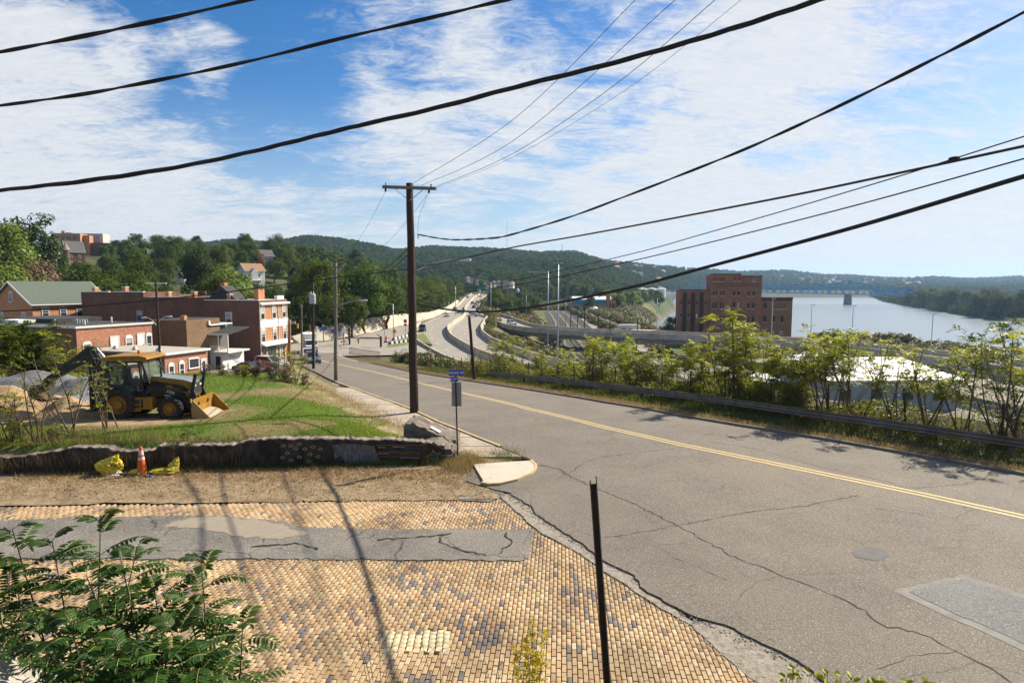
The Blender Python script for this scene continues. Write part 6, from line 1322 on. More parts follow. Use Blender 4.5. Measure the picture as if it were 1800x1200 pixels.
# overpass
def overpass():
 cl = [(-14, 268), (-6.5, 240), (-1.5, 215), (2.5, 196), (9, 182), (20, 172), (35, 164), (50, 152), (61, 137), (68.5, 120), (73.5, 103), (75.5, 86), (74, 66), (70, 45)]
 zs = [-6.2, -6.5, -6.8, -7.0, -7.0, -7.05, -7.1, -6.9, -6.6, -6.4, -6.4, -6.5, -7, -8]
 P3 = spline([Vector((x, y, z)) for (x, y), z in zip(cl, zs)], 3)
 R = tag(bpy.data.objects.new('overpass', None), 'curving concrete overpass ramp crossing above the tracks toward the right edge', 'overpass'); COL.objects.link(R)
 n = len(P3); S = []
 for i, p in enumerate(P3):
  d = (P3[min(i + 1, n - 1)] - P3[max(i - 1, 0)]); d.z = 0; d.normalize(); s = Vector((d.y, -d.x, 0)); S.append((p, s, d))
 hw_ = 4.3; DK = mat('girder_concrete', (.30, .29, .28), (.36, .35, .33), .6, .9, c3=(.24, .23, .22), scale3=.3, coords='World')
 for i in range(n - 1):
  (p, s, d), (q, s2, d2) = S[i], S[i + 1]
  def sec(a, b): # list of (offset, dz)
   return [p + s * o + Vector((0, 0, z)) for o, z in a] + [q + s2 * o + Vector((0, 0, z)) for o, z in a]
  sl_ = [(-hw_, 0), (hw_, 0), (hw_, -.35), (-hw_, -.35)]; mb = MB(); mb.add(sec(sl_, 0), [(0, 1, 5, 4), (1, 2, 6, 5), (2, 3, 7, 6), (3, 0, 4, 7)]); mb.build('deck', HWY, R, fixn=False)
  for sg in (-1, 1):
   pr = [(sg * hw_, -.5), (sg * (hw_ + .32), -.5), (sg * (hw_ + .28), .98), (sg * hw_, .98)]; mb = MB(); mb.add(sec(pr, 0), [(0, 1, 5, 4), (1, 2, 6, 5), (2, 3, 7, 6), (3, 0, 4, 7), (0, 1, 2, 3), (4, 5, 6, 7)]); mb.build('parapet', BARR if sg < 0 else CON, R)
  if p.y < 205:
   gd = [(-3.4, -.36), (3.4, -.36), (3.2, -1.75), (-3.2, -1.75)]; mb = MB(); mb.add(sec(gd, 0), [(1, 2, 6, 5), (2, 3, 7, 6), (3, 0, 4, 7), (0, 1, 2, 3), (4, 5, 6, 7)]); mb.build('girder', DK, R)
  else:
   gd = [(-4.25, -.36), (4.25, -.36), (4.25, -6), (-4.25, -6)]; mb = MB(); mb.add(sec(gd, 0), [(1, 2, 6, 5), (2, 3, 7, 6), (3, 0, 4, 7)]); mb.build('fill_wall', CON, R)
 for i in range(9, n - 1, 4):
  p, s, d = S[i]; mb = MB(); zb = min(float(terr(p.x, p.y)), -11.6) - .5; rz = math.atan2(s.y, s.x)
  mb.box((p.x, p.y, p.z - 2.25), (7.4, 1.3, 1.0), rz=rz);
  for o in (-2.5, 2.5): c = p + s * o; mb.box((c.x, c.y, (p.z - 2.7 + zb) / 2), (1.3, 1.1, p.z - 2.7 - zb), rz=rz)
  mb.build('pier', DK, R)
 return S
OS = overpass()
# railway
tk = [(22, 470, 0), (26, 440, 0), (27, 378, 0), (24.5, 300, 0), (21, 222, 0), (19.5, 170, 0), (20.5, 135, 0), (25, 100, 0), (33, 78, 0), (47, 52, 0)]
zt_ = -11.15
ctr = spline([Vector((x, y, zt_)) for x, y, _ in tk], 4)
BAL = mat('dark_ballast', (.085, .075, .068), (.14, .125, .11), 2, .95, .6, 14, coords='World'); RAIL = mat('rail_steel', (.30, .27, .25), (.22, .17, .14), 3, .35, metal=.7); TIE = mat('sleeper_timber', (.05, .04, .033), (.08, .065, .05), 4, .9)
for k in range(4):
 off = (k - 1.2) * 4.6
 root = bpy.data.objects.new('rail_track', None); COL.objects.link(root); root['kind'] = 'structure'
 pts = []
 for i, p in enumerate(ctr):
  d = (ctr[min(i + 1, len(ctr) - 1)] - ctr[max(i - 1, 0)]).normalized(); s = Vector((-d.y, d.x, 0)); s = s if s.x > 0 else -s; pts.append((p + s * off, s))
 V = []
 for p, s in pts: V += [p - s * 2.3 + Vector((0, 0, -.5)), p - s * 1.7, p + s * 1.7, p + s * 2.3 + Vector((0, 0, -.5))]
 npmesh('ballast', V, [(4 * i + j, 4 * i + j + 1, 4 * i + j + 5, 4 * i + j + 4) for i in range(len(pts) - 1) for j in range(3)], BAL, root)
 for sg in (-.72, .72):
  mb = MB();
  for (p, s), (q, s2) in zip(pts[:-1], pts[1:]): mb.bar(p + s * sg + Vector((0, 0, .12)), q + s2 * sg + Vector((0, 0, .12)), .10, .16)
  mb.build('rail', RAIL, root)
 V = []; F = []
 for (p, s), (q, s2) in zip(pts[:-1], pts[1:]):
  L_ = (q - p).length; m_ = int(L_ / .75); d = (q - p).normalized()
  for j in range(m_):
   c = p.lerp(q, j / m_) + Vector((0, 0, .03)); o = len(V); V += [c - s * 1.25 - d * .12, c + s * 1.25 - d * .12, c + s * 1.25 + d * .12, c - s * 1.25 + d * .12]; F.append((o, o + 1, o + 2, o + 3))
 o = npmesh('sleepers', V, F, TIE, root); o['kind'] = 'stuff'
mb = MB(); pl = [(70, 420), (55, 360), (47, 300), (44, 250), (44, 215), (40, 195)]
rp = ribbon('service_road', [(58, 470), (52, 400), (46, 340), (45, 290), (44, 240), (42, 205), (38, 175), (36, 140), (36, 110)], 7.0, HWY, None, .12, zf=lambda x, y: float(terr(x, y)) , step=6); tag(rp, kind='structure')
rp = ribbon('rail_side_road', [(12, 500), (33, 440), (40, 400), (36, 330), (33.5, 260), (33, 200)], 5.0, HWY, None, .10, zf=lambda x, y: float(terr(x, y)), step=6); tag(rp, kind='structure')
# cars
CARM = {}
def paint(c):
 if c not in CARM: CARM[c] = mat('car_paint_%d' % len(CARM), c, None, rough=.28, spec=.6)
 return CARM[c]
CGL = mat('car_glass', (.015, .018, .02), None, rough=.06, spec=.7); CLT = mat('car_lamp', (.62, .62, .6), None, rough=.15); CTL = mat('tail_lamp', (.35, .01, .01), None, rough=.25)
def car(name, label, kind, col, loc, rz, group=None, cat='car'):
 R = thing(name, label, cat, loc, rz, group); pm = paint(col)
 S = {'sedan': dict(L=4.6, w=.9, body=[(-2.3, .35), (-2.32, .75), (-2.2, .92), (-1.3, .98), (.9, .98), (2.1, .82), (2.3, .62), (2.28, .32)], cab=[(-1.75, .97), (-1.05, 1.42), (.25, 1.44), (1.05, .97)], wb=(-1.4, 1.38), r=.32),
   'suv': dict(L=4.8, w=.95, body=[(-2.35, .42), (-2.38, .9), (-2.3, 1.08), (.95, 1.08), (2.15, .98), (2.38, .8), (2.36, .4)], cab=[(-2.28, 1.07), (-2.05, 1.72), (.2, 1.74), (1.05, 1.07)], wb=(-1.45, 1.45), r=.37),
   'pickup': dict(L=5.6, w=.98, body=[(-2.8, .5), (-2.82, 1.12), (-.85, 1.12), (1.15, 1.12), (2.6, 1.08), (2.8, .9), (2.78, .48)], cab=[(-.9, 1.11), (-.75, 1.85), (.55, 1.87), (1.25, 1.11)], wb=(-1.75, 1.75), r=.40)}[kind]
 w = S['w']; mb = MB(); n = len(S['body'])
 vs = []
 for sgn in (-1, 1):
  for x, z in S['body']: vs.append((x * (1 if abs(x) < 2 else .99), sgn * (w - (.05 if z > .85 else 0)), z))
 mb.add(vs, [tuple(range(n)), tuple(range(2 * n - 1, n - 1, -1))] + [(i, i + n, (i + 1) % n + n, (i + 1) % n) for i in range(n)]); body = mb.build('body', pm, R)
 c = S['cab']; ti = .16; vs = [(c[0][0], s * (w - .06), c[0][1]) for s in (-1, 1)] + [(c[1][0], s * (w - .06 - ti), c[1][1]) for s in (-1, 1)] + [(c[2][0], s * (w - .06 - ti), c[2][1]) for s in (-1, 1)] + [(c[3][0], s * (w - .06), c[3][1]) for s in (-1, 1)]
 mb = MB(); mb.add(vs, [(0, 1, 3, 2), (2, 3, 5, 4), (4, 5, 7, 6), (0, 2, 4, 6), (1, 7, 5, 3)]); cb_ = mb.build('cabin', pm, R)
 V = [Vector(v) for v in vs]
 def glass(ids, nm, k=.86, o=.012):
  q = [V[i] for i in ids]; cc = sum(q, Vector()) / len(q); nr = (q[1] - q[0]).cross(q[2] - q[0]).normalized(); nr = nr if nr.dot(cc - Vector((0, 0, 1.2))) > 0 else -nr
  mb = MB(); mb.add([cc + (p - cc) * k + nr * o for p in q], [tuple(range(len(q)))]); mb.build(nm, CGL, cb_)
 glass((4, 5, 7, 6), 'windscreen'); glass((0, 1, 3, 2), 'rear_window'); glass((0, 2, 4, 6), 'side_window', .84); glass((1, 3, 5, 7), 'side_window', .84)
 for x in S['wb']:
  for s in (-1, 1):
   W = bpy.data.objects.new('wheel', None); COL.objects.link(W); W.parent = R; W.location = (x, s * (w - .1), S['r']); r_ = S['r']
   mb = MB(); mb.lathe([(r_ * .6, -.11), (r_ * .95, -.12), (r_, -.08), (r_, .08), (r_ * .95, .12), (r_ * .6, .11)], n=16, axis='Y', cap=False); mb.build('tyre', RUBB, W); mb = MB(); mb.lathe([(r_ * .62, -.115), (r_ * .3, -.10), (r_ * .3, .10), (r_ * .62, .115)], n=12, axis='Y'); mb.build('rim', STEEL, W)
   mb = MB(); mb.prism([((r_ + .07) * math.cos(a), (r_ + .07) * math.sin(a)) for a in [i * math.pi / 8 for i in range(9)]], .105 * s - .01, .105 * s + .01); mb.build('wheel_arch', BLKM, W)
 xf = S['body'][-2][0]; xr_ = S['body'][1][0]
 for s in (-1, 1):
  mb = MB(); mb.box((xf - .05, s * (w - .25), S['body'][-2][1] + .04), (.14, .34, .15)); mb.build('headlight', CLT, body); mb = MB(); mb.box((xr_ + .04, s * (w - .18), S['body'][1][1] - .02), (.12, .2, .24)); mb.build('tail_light', CTL, body)
  mb = MB(); mb.box((.75 if kind != 'pickup' else .95, s * (w + .06), c[0][1] + .08), (.12, .14, .12)); mb.build('mirror', BLKM, body)
 mb = MB(); mb.box((xf + .0, 0, .48), (.08, w * 1.3, .2)); mb.build('grille', BLKM, body)
 if kind == 'pickup': mb = MB(); mb.bbox((-2.7, -w + .14, 1.121), (-1.0, w - .14, 1.13)); mb.build('cargo_bed', BLKM, body)
 return R
def dirA(fn, y, toward=True):
 d = Vector((float(fn(y - 2)) - float(fn(y + 2)), -4)); return math.atan2(d.y, d.x) + (0 if toward else math.pi)
LA, LB = mid(hA, hM, .5), mid(hM, hB, .5)
def hwcar(label, kind, col, y, fn, off, toward, group=None): return car('car' if kind != 'pickup' else 'pickup_truck', label, kind, col, (float(fn(y)) + off, y, float(zH(y)) + .01), dirA(fn, y, toward), group, 'car' if kind != 'pickup' else 'pickup')
hwcar('dark grey pickup coming along the left carriageway of the highway', 'pickup', (.05, .055, .06), 172, LA, -2.2, True)
S1 = at(899, 566, 196); car('car', 'silver car on the exit ramp beside the warning sign', 'suv', (.45, .46, .48), (S1.x, 203, -6.95), math.radians(-70))
far = [(242, LA, -1.5, 'sedan', (.5, .5, .5), 'white car abreast of the crossing traffic on the left carriageway'), (268, LA, 1.6, 'sedan', (.03, .03, .03), 'black car on the left carriageway before the bend'), (300, LA, -1.4, 'sedan', (.04, .04, .05), 'dark car hugging the retaining wall on the bend'), (318, LB, 1.0, 'sedan', (.02, .02, .02), 'black car on the right carriageway near the median tip'),
    (352, LB, 1.2, 'suv', (.45, .46, .47), 'pale car queueing on the right carriageway below the trees'), (375, LB, -1.2, 'suv', (.10, .12, .16), 'dark blue car behind the pale car on the right carriageway'), (398, LB, 1.4, 'sedan', (.45, .03, .03), 'red car on the right carriageway at the foot of the trees'), (520, LA, -1.5, 'suv', (.03, .03, .03), 'far black car approaching round the upper bend'), (560, LB, 0, 'sedan', (.05, .05, .05), 'farther dark car going away on the upper bend')]
for y, fn, off, kd, col, lab in far: hwcar(lab, kd, col, y, fn, off, fn is LA)
c = at(829, 553, 236); car('car', 'white and green car turning by the tip of the median barrier', 'sedan', (.55, .58, .55), (c.x, 240, float(zH(240)) + .02), math.radians(200))
c = at(549, 640, 92); car('car', 'grey car parked at the kerb under the transformer pole', 'suv', (.10, .12, .14), (c.x, 92, float(P(92)) + .05), dirA(xL, 92))
c = at(541, 630, 103); car('car', 'white pickup parked behind the grey kerbside car', 'pickup', (.62, .62, .62), (c.x, 103, float(P(103)) + .05), dirA(xL, 103))
c = at(543, 618, 116); T = thing('box_truck', 'white box truck standing at the junction behind the parked cars', 'truck', (c.x, 117, float(P(117)) + .04), math.radians(-65))
def box_truck(R, L=5.0, h=2.6):
 mb = MB(); mb.bbox((-L, -1.15, .9), (0, 1.15, .9 + h)); mb.build('box', WHITE, R)
 mb = MB(); mb.prism([(.1, .6), (.1, 2.5), (1.2, 2.45), (1.75, 1.55), (2.2, 1.45), (2.3, .6)], -1.05, 1.05); cbn = mb.build('cab', WHITE, R)
 mb = MB(); mb.add([(1.24, -.95, 2.40), (1.24, .95, 2.40), (1.77, .95, 1.6), (1.77, -.95, 1.6)], [(0, 1, 2, 3)]); mb.build('windscreen', CGL, cbn)
 for s in (-1, 1): mb = MB(); mb.prism([(.4, 1.6), (.4, 2.3), (1.15, 2.3), (1.55, 1.6)], s * 1.06 - .01, s * 1.06 + .01); mb.build('side_window', CGL, cbn); mb = MB(); mb.box((2.3, s * .8, .95), (.06, .3, .2)); mb.build('headlight', CLT, cbn)
 mb = MB(); mb.bbox((-L, -.45, .55), (2.0, .45, .85)); mb.build('chassis', BLKM, R)
 for x in (-L * .7, 1.3):
  for s in (-1, 1): mb = MB(); mb.lathe([(.25, -.14), (.44, -.14), (.46, -.1), (.46, .1), (.44, .14), (.25, .14)], (x, s * .95, .46), 14, 'Y'); mb.build('wheel', RUBB, R)
box_truck(T)
c = at(1088, 586, 215); T2 = thing('box_truck', 'white box truck parked on the river flat behind the overpass', 'truck', (c.x, 215, -11.4), math.radians(185)); box_truck(T2, 6.5, 3.0)
c = at(1112, 584, 214); T3 = thing('box_trailer', 'white box trailer parked right of the box truck on the flat', 'trailer', (c.x, 216, -11.4), 0.1)
mb = MB(); mb.bbox((-2.8, -1.2, .9), (2.8, 1.2, 3.6)); mb.build('box', WHITE, T3)
for x in (-1.8, -.8): mb = MB(); mb.lathe([(.2, -.14), (.44, -.14), (.44, .14), (.2, .14)], (x, -1.0, .45), 12, 'Y'); mb.build('wheel', RUBB, T3)
c = at(1097, 590, 206); car('car', 'silver car in front of the white box truck on the flat', 'sedan', (.42, .43, .44), (c.x, 207, -11.4), 0.2)
c = at(1120, 660, 105);
for i, (px, Y, col, lab, kd) in enumerate([(440, 82, (.03, .03, .03), 'black car parked below the dark brick wall, leftmost of the row', 'sedan'), (459, 83, (.30, .03, .03), 'dark red car parked in the row by the brick building', 'sedan'), (477, 84, (.40, .42, .44), 'silver car parked in front of the shop windows', 'suv'), (1350, 118, (.40, .02, .02), 'red car glimpsed through the saplings below the road', 'suv'), (1165, 128, (.35, .38, .42), 'pale car under the overpass beam', 'sedan'), (1060, 96, (.04, .04, .05), 'dark car glimpsed behind the saplings near the tracks', 'sedan')]):
 z = float(terr(at(px, 640, Y).x, Y)) + .03; car('car', lab, kd, col, (at(px, 640, Y).x, Y, z), math.radians([-20, -15, -25, 160, 30, 120][i]))
# lamp masts
ALU = mat('mast_aluminium', (.42, .46, .50), (.36, .40, .44), 2, .4, metal=.3)
def mast(px, ytop, ybase, D, label, arm=None, zb=None, r=.12):
 b = at(px, ybase, D); zb = b.z if zb is None else zb; t = at(px, ytop, D); R = thing('lamp_mast', label, 'lamp post', (b.x, D, zb)); h = t.z - zb
 mb = MB(); mb.tube([(0, 0, 0), (0, 0, h)], [r, r * .6], 10); mb.build('shaft', ALU, R, smooth=True); mb = MB(); mb.lathe([(r * 1.9, 0), (r * 1.9, .12), (r * 1.2, .3)], n=10); mb.build('base', ALU, R)
 if arm: e = at(arm[0], arm[1], D) - b; e.z = at(arm[0], arm[1], D).z - zb; lamp_arm(R, (0, 0, h - .3), e, ALU, .3, ALU, .05, hl=.8)
 else: mb = MB(); mb.bar((-.5, 0, h + .05), (.5, 0, h + .05), .08, .06); mb.box((.5, 0, h), (.5, .22, .14)); mb.build('lamp_head', ALU, R)
mast(980, 462, 668, 88, 'tall grey lamp mast rising behind the guardrail left of centre right', None, r=.15)
mast(963, 477, 607, 150, 'lamp mast with a long left arm above the highway ramp', (934, 478), r=.17)
mast(863, 497, 556, 228, 'lamp mast with a left arm beside the exit ramp nose', (845, 492), r=.17)
mast(692, 534, 600, 150, 'lamp mast with a left arm on the slip road island', (682, 533), r=.12)
mast(801, 503, 553, 250, 'lamp mast at the wood edge on the highway bend', None, r=.16)
mast(1356, 525, 592, 150, 'lamp post on the overpass in front of the warehouse', None, r=.12)
mast(1425, 536, 590, 150, 'short lamp post on the overpass left of the river gap', None, zb=-6.9, r=.10)
mast(1497, 537, 600, 128, 'lamp post on the overpass against the river', None, zb=-6.6, r=.10)
mast(1636, 552, 622, 108, 'lamp post on the overpass, rightmost against the river', None, zb=-6.4, r=.09)
mast(1154, 525, 592, 165, 'grey lamp post standing left of the warehouse', None, zb=-7, r=.11)
mast(994, 525, 575, 260, 'far lamp post beside the tracks below the blue roof', None, r=.13); mast(925, 518, 560, 290, 'far lamp post right of the railway curve', None, r=.13)
for i, (px, yt, yb, D) in enumerate([(1003, 545, 592, 190), (1015, 540, 588, 205), (1027, 547, 582, 220), (1051, 553, 590, 190), (1072, 567, 600, 170), (1118, 600, 650, 130), (1027.5, 541, 575, 230), (1120, 560, 595, 175)]):
 b = at(px, yb, D); t = at(px, yt, D); R = thing('wooden_pole', ['first', 'second', 'third', 'fifth', 'sixth', 'seventh', 'fourth', 'last'][i] + ' thin dark timber pole from the left on the scrubby flat beside the tracks', 'pole', (b.x, D, b.z - .6), 0, 'dark poles on the river flat'); mb = MB(); mb.tube([(0, 0, -1.5), (0, 0, t.z - b.z + .6)], .14, 6); mb.build('shaft', WOODP, R)
# signals and signs at the junction
YS = mat('signal_yellow', (.65, .36, .02), None, rough=.5)
def signal_head(parent, p):
 mb = MB(); mb.box(p, (.36, .3, 1.05)); h = mb.build('signal_head', YS, parent)
 for k, cc in enumerate(((.25, .02, .02), (.3, .18, .02), (.02, .25, .1))): mb = MB(); mb.lathe([(.12, 0), (.12, .12), (.10, .12)], (p[0], p[1] - .27, p[2] + .33 - k * .33), 10, 'Y'); mb.build('signal_lens', mat('signal_lens_%d' % k, cc, None, rough=.2), h)
def sboard(parent, p, w, h, m, name='sign_board', tilt=0, txt=None, tm=None, ts=.3):
 mb = MB(); mb.box((0, 0, 0), (w, .04, h)); o = mb.build(name, m, parent, p)
 if tilt: o.rotation_euler = (0, tilt, 0)
 if txt: me = text_mesh(txt, ts, .004); me.materials.clear(); me.materials.append(tm or WHITE); t = link('lettering', me, o, (0, -.03, 0)); t.rotation_euler = (math.pi / 2, -tilt, 0)
 return o
BLS = mat('sign_blue_2', (.02, .12, .55), None, rough=.5); RDS = mat('sign_red', (.42, .03, .03), None, rough=.5); ORS = mat('sign_orange', (.75, .25, .02), None, rough=.5); GNS = mat('sign_green', (.01, .16, .08), None, rough=.5)
g = at(615, 621, 134); G1 = thing('signal_mast', 'black signal mast with a blue street name board at the junction', 'traffic signal', (g.x, 134, float(P(134))))
K = 134 / FPX
def lx(px): return (px - 615) * K
def lz(py): return HC - (py - 500) * K - float(P(134))
mb = MB(); mb.tube([(0, 0, 0), (0, 0, lz(576))], .2, 10); mb.build('mast', BLKM, G1); mb = MB(); mb.tube([(0, 0, lz(580)), (lx(585), 0, lz(580))], .09, 8); mb.build('mast_arm', BLKM, G1)
mb = MB(); mb.tube([(lx(600), .6, lz(572)), (lx(640), .6, lz(572))], .08, 8); mb.tube([(lx(612), .6, lz(572)), (lx(612), .6, lz(600))], .07, 8); mb.build('mast_arm', BLKM, G1)
sboard(G1, (lx(592), -.15, lz(579.5)), 1.9, .5, BLS); signal_head(G1, (lx(605), -.1, lz(580))); signal_head(G1, (lx(633), .5, lz(577)))
sboard(G1, (lx(603), -.1, lz(587)), .85, 1.05, WHITE); sboard(G1, (lx(626), .5, lz(573)), .5, .6, WHITE)
mb = MB(); mb.box((lx(611), -.2, lz(609)), (.5, .4, 1.2)); mb.build('control_box', STEEL, G1)
g = at(670, 628, 128); G2 = thing('sign_gantry', 'black cantilever gantry with a white sign over the slip road', 'gantry', (g.x, 128, float(P(128)) - .1)); K2 = 128 / FPX; mb = MB(); H2 = lz(586)
mb.tube([(0, 0, 0), (0, 0, H2)], .22, 10); mb.build('mast', BLKM, G2); mb = MB(); mb.tube([(.2, 0, H2 - .45), ((607 - 670) * K2, 0, H2 - .25)], .13, 8); mb.build('mast_arm', BLKM, G2); sboard(G2, ((629 - 670) * K2, -.2, H2 - .2), .8, .95, WHITE); signal_head(G2, ((631 - 670) * K2, -.1, H2 - .95)); mb = MB(); mb.box((-.5, 0, H2 + .2), (.7, .2, .12), M=Matrix.Rotation(.6, 3, 'Y')); mb.build('camera', BLKM, G2)
g = at(605, 622, 131); G3 = thing('signal_post', 'short signal post with push buttons and red lamps by the iron fence', 'traffic signal', (g.x, 131, float(P(131)))); mb = MB(); mb.tube([(0, 0, 0), (0, 0, 3.6)], .1, 8); mb.build('post', BLKM, G3); sboard(G3, (0, -.15, 3.2), .7, .9, WHITE); mb = MB(); mb.box((-.4, -.1, .9), (.28, .2, .35)); mb.box((.35, -.1, .95), (.25, .2, .3)); mb.build('red_lamp', RDS, G3); mb = MB(); mb.box((0, -.1, 2.0), (.25, .2, .4)); mb.build('push_button', YS, G3)
g = at(569, 606, 140); G4 = thing('sign_post', 'blue junction sign on a dark post in front of the wood', 'sign', (g.x, 140, float(P(140)))); mb = MB(); mb.tube([(0, 0, 0), (0, 0, 3.9)], .09, 8); mb.build('post', BLKM, G4); sboard(G4, (0, -.12, 2.9), 1.5, .5, BLS); sboard(G4, (0, -.1, 3.7), .35, .35, WHITE)
g = at(548, 606, 139); G5 = thing('signal_mast', 'signal post with yellow head and white sign left of the blue board', 'traffic signal', (g.x, 139, float(P(139)))); mb = MB(); mb.tube([(0, 0, 0), (0, 0, 4.2)], .12, 8); mb.build('mast', BLKM, G5); signal_head(G5, (-.3, -.1, 3.4)); sboard(G5, (1.3, -.1, 3.3), .6, .7, WHITE); signal_head(G5, (-.25, -.1, 2.8))
g = at(517, 606, 138); G6 = thing('signal_mast', 'far left signal post with grey lamp head beside the brick corner', 'traffic signal', (g.x, 138, float(P(138)))); mb = MB(); mb.tube([(0, 0, 0), (0, 0, 5.4)], .12, 8); mb.build('mast', BLKM, G6); signal_head(G6, (.9, -.1, 3.8)); mb = MB(); mb.box((0, 0, 4.5), (.9, .5, .6)); mb.build('lamp_head', STEEL, G6)
for px, D, lab in ((585, 142, 'red stop sign half hidden by the lamp pole'), ):
 g = at(px, 590, D); q = thing('stop_sign', lab, 'sign', (g.x, D, float(P(D)))); mb = MB(); mb.tube([(0, 0, 0), (0, 0, 2.5)], .05, 6); mb.build('post', STEEL, q); sboard(q, (0, -.08, 2.3), .8, .8, RDS); sboard(q, (0, -.08, 3.0), .7, .35, WHITE)
for px, D, lab in ((676, 150, 'red wrong way sign left of the lamp mast on the slip road'), (713, 152, 'red wrong way sign beside the main pole on the slip road')):
 g = at(px, 595, D); q = thing('wrong_way_sign', lab, 'sign', (g.x, D, float(P(D)))); mb = MB(); mb.tube([(0, 0, 0), (0, 0, 4.5)], .06, 6); mb.build('post', STEEL, q); sboard(q, (0, -.1, 4.0), .8, .85, RDS, txt='DO NOT', ts=.17); sboard(q, (0, -.1, 3.1), .8, .5, RDS, txt='WRONG WAY', ts=.11)
g = at(694, 600, 146); q = thing('warning_sign', 'orange diamond warning sign on the slip road island', 'sign', (g.x, 146, float(P(146)))); mb = MB(); mb.tube([(0, 0, 0), (0, 0, 2)], .06, 6); mb.build('post', STEEL, q); sboard(q, (0, -.1, 2.0), .75, .75, ORS, tilt=math.pi / 4)
g = at(925, 572, 192); q = thing('warning_sign', 'orange diamond warning sign on the ramp parapet', 'sign', (g.x, 186, -6.9)); mb = MB(); mb.tube([(0, 0, 0), (0, 0, 3.3)], .07, 6); mb.build('post', STEEL, q); sboard(q, (0, -.1, 3.0), .95, .95, ORS, tilt=math.pi / 4)
g = at(679, 608, 139); q = thing('barrier_cone', 'red and white striped marker at the nose of the slip road island', 'marker', (g.x, 139, float(P(139)) + .05)); mb = MB(); mb.lathe([(.55, 0), (.5, .1), (.28, .75), (.05, 1.5)], n=12); mb.build('body', RDS, q); mb = MB(); mb.lathe([(.40, .4), (.42, .4), (.34, .62), (.30, .62)], n=12); mb.build('white_band', WHITE, q)
for j, (pa_, pb_, lab) in enumerate([((683, 604), (722, 599), 'near row of black and white striped kerb barriers'), ((690, 597), (722, 588), 'far row of black and white striped kerb barriers')]):
 a = onprof(*pa_, P, .3); b = onprof(*pb_, P, .3); q = thing('striped_barrier', lab + ' on the slip road island', 'barrier', (a.x, a.y, float(P(a.y)))); n = 10; d = (b - a)
 for k in range(n): mb = MB(); p0 = d * (k / n); p1 = d * ((k + .98) / n); mb.bar((p0.x, p0.y, .4), (p1.x, p1.y, .4), .25, .55); mb.build('block', WHITE if k % 2 else BLKM, q)
isl = MB(); ip = [onprof(x, y, P) for x, y in [(678, 611), (700, 598), (745, 586), (760, 606), (735, 600), (712, 607)]]; isl.add([(p.x, p.y, float(P(p.y)) + .12) for p in ip] + [(p.x, p.y, float(P(p.y)) - .2) for p in ip], [tuple(range(6))] + [(i, i + 6, (i + 1) % 6 + 6, (i + 1) % 6) for i in range(6)]); o = isl.build('traffic_island', mat('island_grass', (.10, .14, .03), (.19, .18, .07), .8, .95, .5, 6, coords='World')); tag(o, kind='structure')
q = thing('iron_fence', 'low black iron railing along the road edge before the junction', 'fence'); a = onprof(614, 622, P); b = onprof(668, 630, P, 0); n = 34
for k in range(n + 1):
 p = a.lerp(b, k / n); z = float(P(p.y)); mb = MB(); mb.tube([(p.x, p.y, z - .2), (p.x, p.y, z + 1.2)], .035, 5); mb.build('baluster', RUST, q)
for h_ in (.2, 1.1): mb = MB(); mb.bar((a.x, a.y, float(P(a.y)) + h_), (b.x, b.y, float(P(b.y)) + h_), .05, .06); mb.build('rail', RUST, q)
g = at(846, 516, 560); q = thing('highway_sign', 'far green overhead direction sign above the highway', 'sign', (g.x, 560, g.z - 4)); mb = MB(); mb.box((0, 0, 9.2), (7.5, .2, 3.6)); mb.build('sign_board', GNS, q)
for s in (-3.5, 3.5): mb = MB(); mb.tube([(s, .2, -2), (s, .2, 10.5)], .25, 6); mb.build('post', STEEL, q)
# white roofed sheds below the road
def shed(name, label, px0, px1, pye, D0, zb, depth, h, rise, roofm, wallm, ang):
 a = at(px0, pye, D0); L_ = abs(at(px1, pye, D0).x - a.x); R = thing(name, label, 'building', (a.x, D0, zb), ang)
 mb = MB(); mb.bbox((0, 0, 0), (L_, depth, h)); mb.build('wall', wallm, R)
 mb = MB(); o_ = .6; mb.add([(-o_, -o_, h), (L_ + o_, -o_, h), (L_ + o_, depth + o_, h), (-o_, depth + o_, h), (depth * .32, depth / 2, h + rise), (L_ - depth * .32, depth / 2, h + rise)], [(0, 1, 5, 4), (1, 2, 5), (2, 3, 4, 5), (3, 0, 4), (0, 3, 2, 1)]); rf = mb.build('roof', roofm, R)
 mb = MB(); mb.bbox((-o_, -o_ - .05, h - .3), (L_ + o_, -o_, h)); mb.build('fascia', STEEL, rf)
 for x in np.arange(2, L_ - 2, 4.5): mb = MB(); mb.bbox((x, -.06, h * .45), (x + 1.6, -.01, h * .75)); mb.build('window', GLASS, R)
 return R
WR_ = mat('white_metal_roof', (.70, .70, .69), (.62, .62, .61), .6, .5); WB_ = mat('blue_grey_siding', (.30, .33, .37), (.25, .28, .32), 1, .7)
shed('white_roofed_shed', 'broad white roofed metal shed below the road on the right', 1452, 1692, 684, 86, -12.2, 13, 5.2, 2.4, WR_, WB_, math.radians(3))
shed('white_roofed_shed', 'smaller white roofed shed behind the broad one, nearer the warehouse', 1395, 1480, 655, 112, -12, 9, 3.6, 1.6, WR_, WB_, math.radians(8))
shed('white_roofed_shed', 'small flat pale roofed shed behind saplings left of the broad shed', 1418, 1450, 634, 122, -11.8, 6, 4.2, .4, TRIM, SID, 0)
shed('white_roofed_shed', 'pale low building hidden behind the tall sapling', 1300, 1370, 672, 98, -12.2, 8, 3.2, 1.0, WR_, WB_, math.radians(-5))
